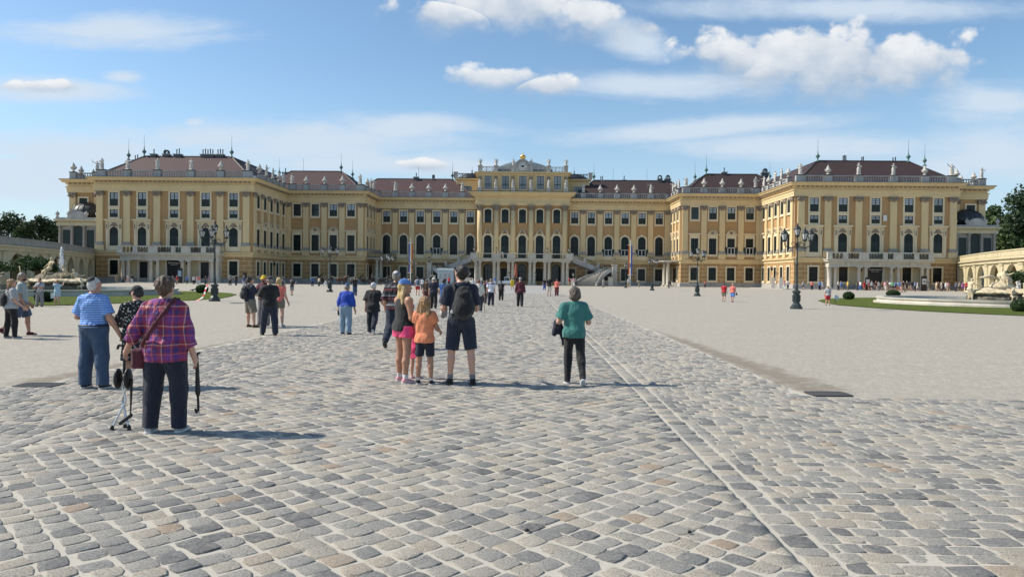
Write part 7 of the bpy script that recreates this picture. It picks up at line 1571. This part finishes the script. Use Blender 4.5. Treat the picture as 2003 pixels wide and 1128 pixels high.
for px, t_, b_, lab, kw in ((1229, 'white', 'tan', 'person in white near the right rainbow pole', {}), (1250, 'tan', 'tan', 'stooping person in tan near the right porch', dict(fig=dict(lean=55))), (1541, 'white', 'black', 'person in white and black beside the white door leaves', {}), (1534, 'palepink', 'white', 'child in pink beside the white door leaves', dict(child=True)), (1571, 'lightgrey', 'black', 'person in grey shirt and black shorts behind the right lamp', dict(length=.9)), (1588, 'coral', 'black', 'person with bare shoulders and dark trousers at the right wing wall', {}), (1603, 'skyblue', 'navy', 'person in bright blue left of the right portico', {}), (1608, 'white', 'white', 'woman in white dress left of the right portico', dict(dress=True))):
    crowd(px, 566, 548, lab, t_, b_, None, random.choice(['hair_dark', 'hair_brown', 'hair_grey']), Y=140 if px > 1300 else 150, **kw)
# queue in front of the right wing
Q = [(1639, 'white', 'black', 'white shirt and black shorts, leftmost in the portico'), (1645, 'skyblue', 'blue', 'bright blue beside the white shirt'), (1658, 'yellow', 'khaki', 'yellow shirt under the left portico window'), (1678, 'charcoal', 'navy', 'charcoal leaning at the portico column'), (1683, 'white', 'blue', 'white shirt and blue shorts'), (1691, 'red', 'red', 'long red dress'), (1699, 'maroon', 'maroon', 'dark red next to the stele'), (1705, 'lightgrey', 'charcoal', 'light grey by the stele'), (1713, 'burgundy', 'tan', 'burgundy before the door'), (1719, 'offwhite', 'grey', 'off-white before the door'), (1725, 'brown', 'black', 'brown before the door'), (1731, 'palepink', 'white', 'pale pink before the door'), (1736, 'charcoal', 'tan', 'charcoal shirt and tan shorts'), (1741, 'white', 'tan', 'white top right of the door'), (1746, 'green', 'navy', 'green shirt above the round shrub'), (1751, 'skyblue', 'navy', 'sky blue shirt'), (1756, 'paleblue', 'orange', 'pale blue with an orange bag'), (1761, 'blue', 'khaki', 'deep blue shirt'), (1767, 'black', 'tan', 'black top and tan shorts'), (1773, 'black', 'black', 'all black, standing tall'), (1779, 'navy', 'tan', 'navy with bare legs'), (1784, 'black', 'grey', 'black vest near the right window'), (1790, 'skyblue', 'navy', 'turquoise blue shirt and white cap'), (1795, 'lightgrey', 'white', 'light grey left of the dark stele'), (1814, 'greygreen', 'grey', 'grey green right of the dark stele'), (1831, 'cream', 'tan', 'cream shirt and tan trousers'), (1835, 'brown', 'black', 'dark brown beside the cream shirt'), (1841, 'white', 'white', 'all white by the right ground window'), (1845, 'black', 'charcoal', 'black with a white bag'), (1850, 'white', 'lightgrey', 'white shirt near the arcade'), (1855, 'palepink', 'tan', 'pale pink near the arcade'), (1870, 'slate', 'navy', 'slate blue before the arcade'), (1876, 'grey', 'charcoal', 'grey before the first arch'), (1884, 'purple', 'purple', 'long purple dress before the first arch'), (1890, 'red', 'navy', 'bright red before the first arch')]
for i, (px, t_, b_, d_) in enumerate(Q):
    crowd(px+random.uniform(-.6, .6), 572, 553, f'person in {d_}, waiting before the right wing', t_, b_, random.choice([0, 20, -70, 80, -40, 60, 150]), random.choice(['hair_dark', 'hair_brown', 'hair_grey', 'hair_honey', 'hair_dark']), random.choice(['skin_fair', 'skin_tan', 'skin_warm']), random.choice(['short', 'short', 'bob', 'shoulder']), random.choice([None, None, None, 'white']), random.choice([.85, 2.0, 2.0, .9]), .7, 'dress' in d_, Y=random.uniform(136, 143), group='people queuing before the right wing')
crowd(1763, 579, 557, 'adult in brown with bare legs walking past the queue with a child', 'brown', 'palepink', 70, Y=118, length=.6, hi=1.7); crowd(1770, 579, 564, 'small child in white walking past the queue', 'white', 'tan', 70, Y=118, child=True)
for px, t_, b_, lab in ((228, 'tan', 'tan', 'person in tan by the left portico'), (241, 'black', 'black', 'person in black by the left portico'), (250, 'white', 'palepink', 'person in white pushing a pram by the left portico'), (258, 'navy', 'white', 'person with navy backpack by the left portico'), (338, 'grey', 'navy', 'person in grey before the left entrance'), (346, 'red', 'tan', 'person in red with sun hat before the left entrance'), (366, 'skyblue', 'black', 'person with blue backpack before the left entrance'), (379, 'white', 'black', 'person in white top before the left portico'), (386, 'palepink', 'white', 'person in pale pink before the left portico'), (390, 'coral', 'white', 'person in coral top behind the round shrub'), (402, 'black', 'charcoal', 'person in black beside the left lamp'), (408, 'purple', 'tan', 'person in dark purple beside the left lamp'), (70, 'navy', 'navy', 'person in navy behind the left fountain'), (98, 'maroon', 'charcoal', 'person in maroon behind the left fountain')):
    crowd(px, 556, 539, lab, t_, b_, random.choice([0, 30, -60, 80]), random.choice(['hair_dark', 'hair_brown', 'hair_grey', 'hair_honey']), Y=128 if px > 300 else 138, hat='white' if px == 346 else None, pack='blue' if px == 366 else ('navy' if px == 258 else None), group='people before the left wing')
crowd(6, 600, 552, 'person with tan hat at the far left edge behind the blond woman', 'tan', 'khaki', 30, Y=52, hat='tan', lo=1.5)

# ================================================================== HORSES AND CARRIAGES
def horse_mesh(mat, k):
    b = Blob()
    b.ell((0, 0, 1.18), (.78, .29, .33), .1).ell((-.55, 0, 1.24), (.36, .29, .33), .1).ell((.5, 0, 1.2), (.34, .27, .36), .1)
    b.cap((.62, 0, 1.32), (1.12, 0, 1.78), .23, .125, .1); b.cap((1.10, 0, 1.80), (1.46, 0, 1.50), .125, .075, .05); b.cap((1.40, 0, 1.53), (1.55, 0, 1.43), .08, .07, .03)
    for s in (-1, 1): b.cap((1.06, s*.06, 1.88), (1.08, s*.075, 2.02), .035, .012, .02)
    for s, f in ((-1, .10*k), (1, -.08*k)):
        b.cap((.5, s*.15, 1.02), (.52+f, s*.15, .58), .125, .07, .05); b.cap((.52+f, s*.15, .60), (.50+f*1.4, s*.15, .16), .06, .042, .02); b.cap((.50+f*1.4, s*.15, .16), (.56+f*1.4, s*.15, .03), .05, .065, .02)
        b.cap((-.62, s*.16, 1.08), (-.55-f, s*.16, .70), .17, .085, .06); b.cap((-.55-f, s*.16, .72), (-.74-f, s*.16, .50), .08, .055, .03); b.cap((-.74-f, s*.16, .50), (-.70-f, s*.16, .14), .052, .042, .02); b.cap((-.70-f, s*.16, .14), (-.64-f, s*.16, .03), .05, .065, .02)
    V, F = b.net(.04); return np_mesh('horse', V, F, [mat])
for n_, c_ in (('bay_coat', (.10, .035, .015, 1)), ('black_coat', (.016, .013, .012, 1)), ('brown_coat', (.06, .025, .014, 1))): plain(n_, c_, .45, noise=.3, scale=3)
def horse(x, y, face, mat, lab, k=1):
    o = inst('horse', horse_mesh(mat, k), None, (x, y, 0), face); tag(o, lab, 'horse', 'carriage horses')
    b = MB(); 
    for i in range(7): b.tube([(.66+.085*i, 0, 1.52+.07*i), (.6+.085*i, .1, 1.40+.07*i)], [.05, .015], 5)
    b.tube([(.62, 0, 1.5), (1.16, 0, 1.95)], .05, 5); b.build('mane', 'hair_dark', o); b = MB(); b.tube([(-.86, 0, 1.35), (-1.0, 0, 1.2), (-1.02, 0, .65)], [.06, .09, .03], 7); b.build('tail', 'hair_dark', o)
    b = MB(); 
    for xx in (.42, .1): b.lathe([(.30, -.03), (.33, -.03), (.33, .03), (.30, .03)], 14, (0, 0, 0)); n0 = len(b.v)-56; b.v[n0:] = [(xx+z, yy*.95, 1.2+x*1.12) for x, yy, z in b.v[n0:]]
    b.tube([(.5, .27, 1.25), (-.8, .28, 1.15), (-1.6, .28, .95)], .02, 4); b.tube([(.5, -.27, 1.25), (-.8, -.28, 1.15), (-1.6, -.28, .95)], .02, 4); b.build('harness', 'rubber_black', o); return o
def wheel_mesh(r):
    b = MB(); pts = [(r*math.cos(2*PI*i/20), r*math.sin(2*PI*i/20)) for i in range(20)]; b.ring(pts, [(x*.9, z*.9) for x, z in pts], -.03, .03)
    for i in range(10): a = 2*PI*i/10; b.tube([(0, 0, 0), (r*.92*math.cos(a), 0, r*.92*math.sin(a))], .018, 4)
    b.tube([(0, -.07, 0), (0, .07, 0)], .07, 8); return b.mesh('wheel', ['rubber_black'])
WH1, WH2 = wheel_mesh(.55), wheel_mesh(.42); plain('carriage_black', (.012, .012, .014, 1), .25); plain('carriage_leather', (.05, .02, .015, 1), .5)
def carriage(x, y, face, lab):
    r = empty('carriage', (x, y, 0), face); tag(r, lab, 'carriage', 'horse-drawn carriages')
    b = MB(); b.prism([(-.95, .62), (.5, .62), (.8, .95), (.75, 1.15), (.2, 1.0), (-.1, .85), (-.45, .85), (-.55, 1.25), (-1.1, 1.3), (-1.25, .95)], -.6, .6); b.box(.75, 1.35, -.4, .4, .95, 1.2); b.box(1.2, 1.5, -.45, .45, .8, .86); b.build('body', 'carriage_black', r)
    b = MB(); b.box(-1.05, -.55, -.52, .52, 1.1, 1.3); b.box(.7, 1.2, -.38, .38, 1.2, 1.36); b.build('seat', 'carriage_leather', r)
    b = MB()
    for i in range(7): a0 = PI*.55+i*.22; b.box(-.75+.75*math.cos(a0)-.06, -.75+.75*math.cos(a0)+.06, -.62, .62, 1.15+.8*math.sin(a0)-.08, 1.15+.8*math.sin(a0)+.1)
    b.build('folding_hood', 'carriage_black', r)
    for xx, m, z in ((-.75, WH1, .55), (.95, WH2, .42)):
        for s in (-1, 1): inst('wheel', m, r, (xx, s*.72, z))
    b = MB(); b.tube([(1.2, 0, .6), (4.4, 0, .95)], .04, 5); b.tube([(-.75, -.72, .55), (-.75, .72, .55)], .04, 5); b.tube([(.95, -.72, .42), (.95, .72, .42)], .04, 5); b.build('shaft', 'carriage_black', r); return r
def fiaker(px, Y, face, c1, c2, word):
    p_ = onY(px, 560, Y); carriage(p_.x, Y, face, f'black open carriage with folding hood, {word}'); d = 3.3*math.cos(face)
    horse(p_.x+d, Y-.5, face, c1, f'{"bay" if c1[0]=="b" and c1[1]=="a" else "dark"} carriage horse on the near side, {word}'); horse(p_.x+d+.15, Y+.55, face, c2, f'dark carriage horse on the far side, {word}', -1)
    o, J, H = crowd(px, 560, 541, f'coachman in black seated on the carriage, {word}', 'black', 'charcoal', math.degrees(face)-90, Y=Y, hat='black', walk=0, fig=dict(legs=((80, 6, 75), (80, 6, 75)), arms=((35, 10, 55, .2), (35, 10, 55, .2)))); o.location = (p_.x+.95*math.cos(face), Y, .85)
fiaker(637, 146, 0, 'bay_coat', 'brown_coat', 'behind the second left lamp'); fiaker(718, 147, 0, 'black_coat', 'brown_coat', 'before the left middle wing corner'); fiaker(803, 152, 0, 'black_coat', 'black_coat', 'near the left rainbow banner')
# closed terrace parasol under the balcony
X = onY(1009, 556, 170).x; root = empty('parasol', (X, 170, 0)); tag(root, 'closed reddish parasol standing before the middle arch', 'parasol'); b = MB(); b.lathe([(.3, 0), (.3, .08), (.04, .12), (.035, 5.2), (.01, 5.3)], 8); b.build('pole', 'iron_black', root); b = MB(); b.lathe([(.05, 1.9), (.34, 2.1), (.42, 2.6), (.36, 3.6), (.16, 4.9), (.03, 5.2)], 10); plain('parasol_red', (.36, .11, .07, 1), .8); b.build('canopy', 'parasol_red', root)
# ================================================================== LIGHT AND SKY
SUN_EL = math.radians(44); SUN_AZ = math.radians(-86)      # azimuth from +Y, clockwise; the sun stands to the left, a little behind the palace line
sd = bpy.data.lights.new('sun', 'SUN'); sd.energy = 4.2; sd.angle = math.radians(.53); sd.color = (1.0, .93, .82)
so = bpy.data.objects.new('sun', sd); COL.objects.link(so)
sv = Vector((math.sin(SUN_AZ)*math.cos(SUN_EL), math.cos(SUN_AZ)*math.cos(SUN_EL), math.sin(SUN_EL)))
so.rotation_euler = sv.to_track_quat('Z', 'Y').to_euler(); so.location = (-30, 20, 60)
w = bpy.data.worlds.new('World'); scene.world = w; w.use_nodes = True; nt = w.node_tree; nt.nodes.clear()
N = lambda t, **k: (lambda n: [setattr(n, a, b) for a, b in k.items()] and n or n)(nt.nodes.new(t))
out = N('ShaderNodeOutputWorld'); bg = N('ShaderNodeBackground'); bg.inputs[1].default_value = .12
sky = N('ShaderNodeTexSky', sky_type='NISHITA', sun_disc=False); sky.sun_elevation = SUN_EL; sky.sun_rotation = SUN_AZ; sky.air_density = 1.0; sky.dust_density = .5; sky.ozone_density = 2.0; sky.altitude = 200
tc = N('ShaderNodeTexCoord'); sp = N('ShaderNodeSeparateXYZ'); nt.links.new(tc.outputs['Generated'], sp.inputs[0])
def M(op, a, b=None, c=None):
    n = N('ShaderNodeMath', operation=op)
    for i, v in enumerate((a, b, c)):
        if v is None: continue
        if isinstance(v, bpy.types.NodeSocket): nt.links.new(v, n.inputs[i])
        else: n.inputs[i].default_value = v
    return n.outputs[0]
def clampm(x): n = N('ShaderNodeClamp'); nt.links.new(x, n.inputs[0]); return n.outputs[0]
# clouds live on a flat layer: direction -> (east/north, up/north) slopes of the view ray
dy = M('MAXIMUM', sp.outputs[1], .05); U = M('DIVIDE', sp.outputs[0], dy); Vv = M('DIVIDE', sp.outputs[2], dy)
cb = N('ShaderNodeCombineXYZ'); nt.links.new(U, cb.inputs[0]); nt.links.new(Vv, cb.inputs[1]); uv = cb.outputs[0]
def noise(scale, detail, rough, sx=1.0, sy=1.0, off=0.0, dist=0.0):
    m = N('ShaderNodeMapping'); m.inputs['Scale'].default_value = (sx, sy, 1); m.inputs['Location'].default_value = (off, off*.7, 0); nt.links.new(uv, m.inputs[0])
    n = N('ShaderNodeTexNoise'); n.inputs['Scale'].default_value = scale; n.inputs['Detail'].default_value = detail; n.inputs['Roughness'].default_value = rough; n.inputs['Distortion'].default_value = dist; nt.links.new(m.outputs[0], n.inputs['Vector']); return n.outputs['Fac']
def uvpix(px, py):
    d = ray(px, py); return d.x/d.y, d.z/d.y
nz = noise(7.0, 9, .58, 1, 1.7, 3.1, .3); nf = noise(26, 8, .62, 1, 1.5, 7.7); ns = noise(5.0, 8, .6, .9, 5.0, 1.3, .4)
nshade = noise(9.0, 7, .6, 1, 1.6, 4.9, .2)
def blob(px, py, rx_, ry_, tilt=0.0):
    u0, v0 = uvpix(px, py); ru, rv = rx_/1410, ry_/1410
    du = M('SUBTRACT', U, u0); dv = M('SUBTRACT', M('SUBTRACT', Vv, v0), M('MULTIPLY', du, tilt))
    a = M('DIVIDE', du, ru); b = M('DIVIDE', dv, rv)
    return M('SUBTRACT', 1.0, M('SQRT', M('ADD', M('MULTIPLY', a, a), M('MULTIPLY', b, b)))), b
def acc(lst, nse, gain, lo, hi, soft=0):
    tot = None; bt = None
    for args in lst:
        m, b = blob(*args)
        if tot is None: tot, bt = m, b
        else: g = M('GREATER_THAN', m, tot); bt = M('ADD', bt, M('MULTIPLY', g, M('SUBTRACT', b, bt))); tot = M('MAXIMUM', tot, m)
    x = M('ADD', tot, M('MULTIPLY', M('SUBTRACT', nse, .5), gain))
    n = N('ShaderNodeMapRange', interpolation_type='SMOOTHSTEP'); n.inputs['From Min'].default_value = lo; n.inputs['From Max'].default_value = hi; nt.links.new(x, n.inputs[0])
    if soft:       # crisp billowing tops, bases that fade out
        r = N('ShaderNodeMapRange'); r.inputs['From Min'].default_value = .35; r.inputs['From Max'].default_value = -.75; r.inputs['To Min'].default_value = hi; r.inputs['To Max'].default_value = hi+soft; nt.links.new(bt, r.inputs[0]); nt.links.new(r.outputs[0], n.inputs['From Max'])
    return n.outputs[0], bt
nff = noise(70, 6, .6, 1, 1.3, 2.2)
def billow(scale, off):
    m = N('ShaderNodeMapping'); m.inputs['Scale'].default_value = (1, 1.35, 1); m.inputs['Location'].default_value = (off, off, 0)
    d = N('ShaderNodeVectorMath', operation='MULTIPLY_ADD'); d.inputs[1].default_value = (.035, .035, 0); nn = N('ShaderNodeTexNoise'); nn.inputs['Scale'].default_value = scale*1.3; nn.inputs['Detail'].default_value = 4; nt.links.new(uv, nn.inputs['Vector']); nt.links.new(nn.outputs['Color'], d.inputs[0]); nt.links.new(uv, d.inputs[2]); nt.links.new(d.outputs[0], m.inputs[0])
    v = N('ShaderNodeTexVoronoi', feature='F1'); v.inputs['Scale'].default_value = scale; nt.links.new(m.outputs[0], v.inputs['Vector']); return M('SUBTRACT', 1.0, v.outputs['Distance'])
bl = M('ADD', M('MULTIPLY', billow(15, .3), .6), M('MULTIPLY', billow(37, 1.7), .4))
mixn = M('ADD', M('ADD', M('MULTIPLY', nz, .38), M('MULTIPLY', M('SUBTRACT', bl, .12), .38)), M('ADD', M('MULTIPLY', nf, .16), M('MULTIPLY', nff, .08)))
puffy, px_ = acc([(1595, 128, 265, 84), (1430, 118, 110, 52), (1755, 128, 125, 70), (1010, 20, 245, 60, -.16), (880, 30, 150, 40, -.05), (960, 154, 105, 30), (1075, 172, 85, 24), (835, 324, 55, 13), (60, 172, 90, 15)], mixn, 3.4, -.30, .10, 1.2)
wispy, _ = acc([(800, 240, 190, 24, -.03), (600, 275, 380, 45), (1400, 250, 330, 26, .08), (1560, 290, 330, 40), (150, 300, 330, 60), (60, 350, 220, 60), (1650, 15, 420, 30), (250, 60, 260, 40), (1950, 300, 180, 70), (700, 320, 300, 30), (440, 270, 190, 44), (590, 285, 300, 62), (780, 250, 150, 34), (60, 335, 230, 80), (380, 240, 30, 12), (240, 150, 60, 16), (1300, 165, 280, 40), (1240, 80, 90, 50, -.4), (1935, 205, 140, 45), (1850, 335, 110, 40), (870, 322, 150, 36), (90, 176, 190, 34)], M('ADD', M('MULTIPLY', ns, .75), M('MULTIPLY', nf, .25)), 2.0, -.15, .85)
# overall veil near the horizon
hz = N('ShaderNodeMapRange', interpolation_type='SMOOTHSTEP'); hz.inputs['From Min'].default_value = .28; hz.inputs['From Max'].default_value = -.02; nt.links.new(sp.outputs[2], hz.inputs[0])
def MIX(f, a, b):
    n = N('ShaderNodeMix', data_type='RGBA')
    for i, v in ((0, f), (6, a), (7, b)):
        if isinstance(v, bpy.types.NodeSocket): nt.links.new(v, n.inputs[i])
        else: n.inputs[i].default_value = v
    return n.outputs[2]
CL = 1/.12
shade = N('ShaderNodeValToRGB'); e = shade.color_ramp.elements; e[0].position = .34; e[0].color = (.36*CL, .43*CL, .52*CL, 1); e[1].position = .62; e[1].color = (.68*CL, .69*CL, .70*CL, 1)
nt.links.new(M('ADD', M('ADD', M('MULTIPLY', nshade, .55), M('MULTIPLY', bl, .25)), M('MULTIPLY', M('ADD', px_, .25), .22)), shade.inputs[0])
hs = N('ShaderNodeHueSaturation'); hs.inputs['Hue'].default_value = .494; hs.inputs['Saturation'].default_value = 1.06; hs.inputs['Value'].default_value = 1.0; nt.links.new(sky.outputs[0], hs.inputs['Color'])
c0 = MIX(M('MULTIPLY', hz.outputs[0], .7), hs.outputs[0], (.36*CL, .49*CL, .60*CL, 1))
c1 = MIX(M('MULTIPLY', wispy, .9), c0, (.50*CL, .58*CL, .67*CL, 1)); c2 = MIX(M('MULTIPLY', puffy, .92), c1, shade.outputs[0])
nt.links.new(c2, bg.inputs[0]); nt.links.new(bg.outputs[0], out.inputs[0])
scene.view_settings.view_transform = 'Standard'; scene.view_settings.look = 'None'; scene.view_settings.exposure = 0.4; scene.view_settings.gamma = 1
scene.render.film_transparent = False
scene.cycles.max_bounces = 6; scene.cycles.transparent_max_bounces = 12; scene.cycles.sample_clamp_indirect = 6
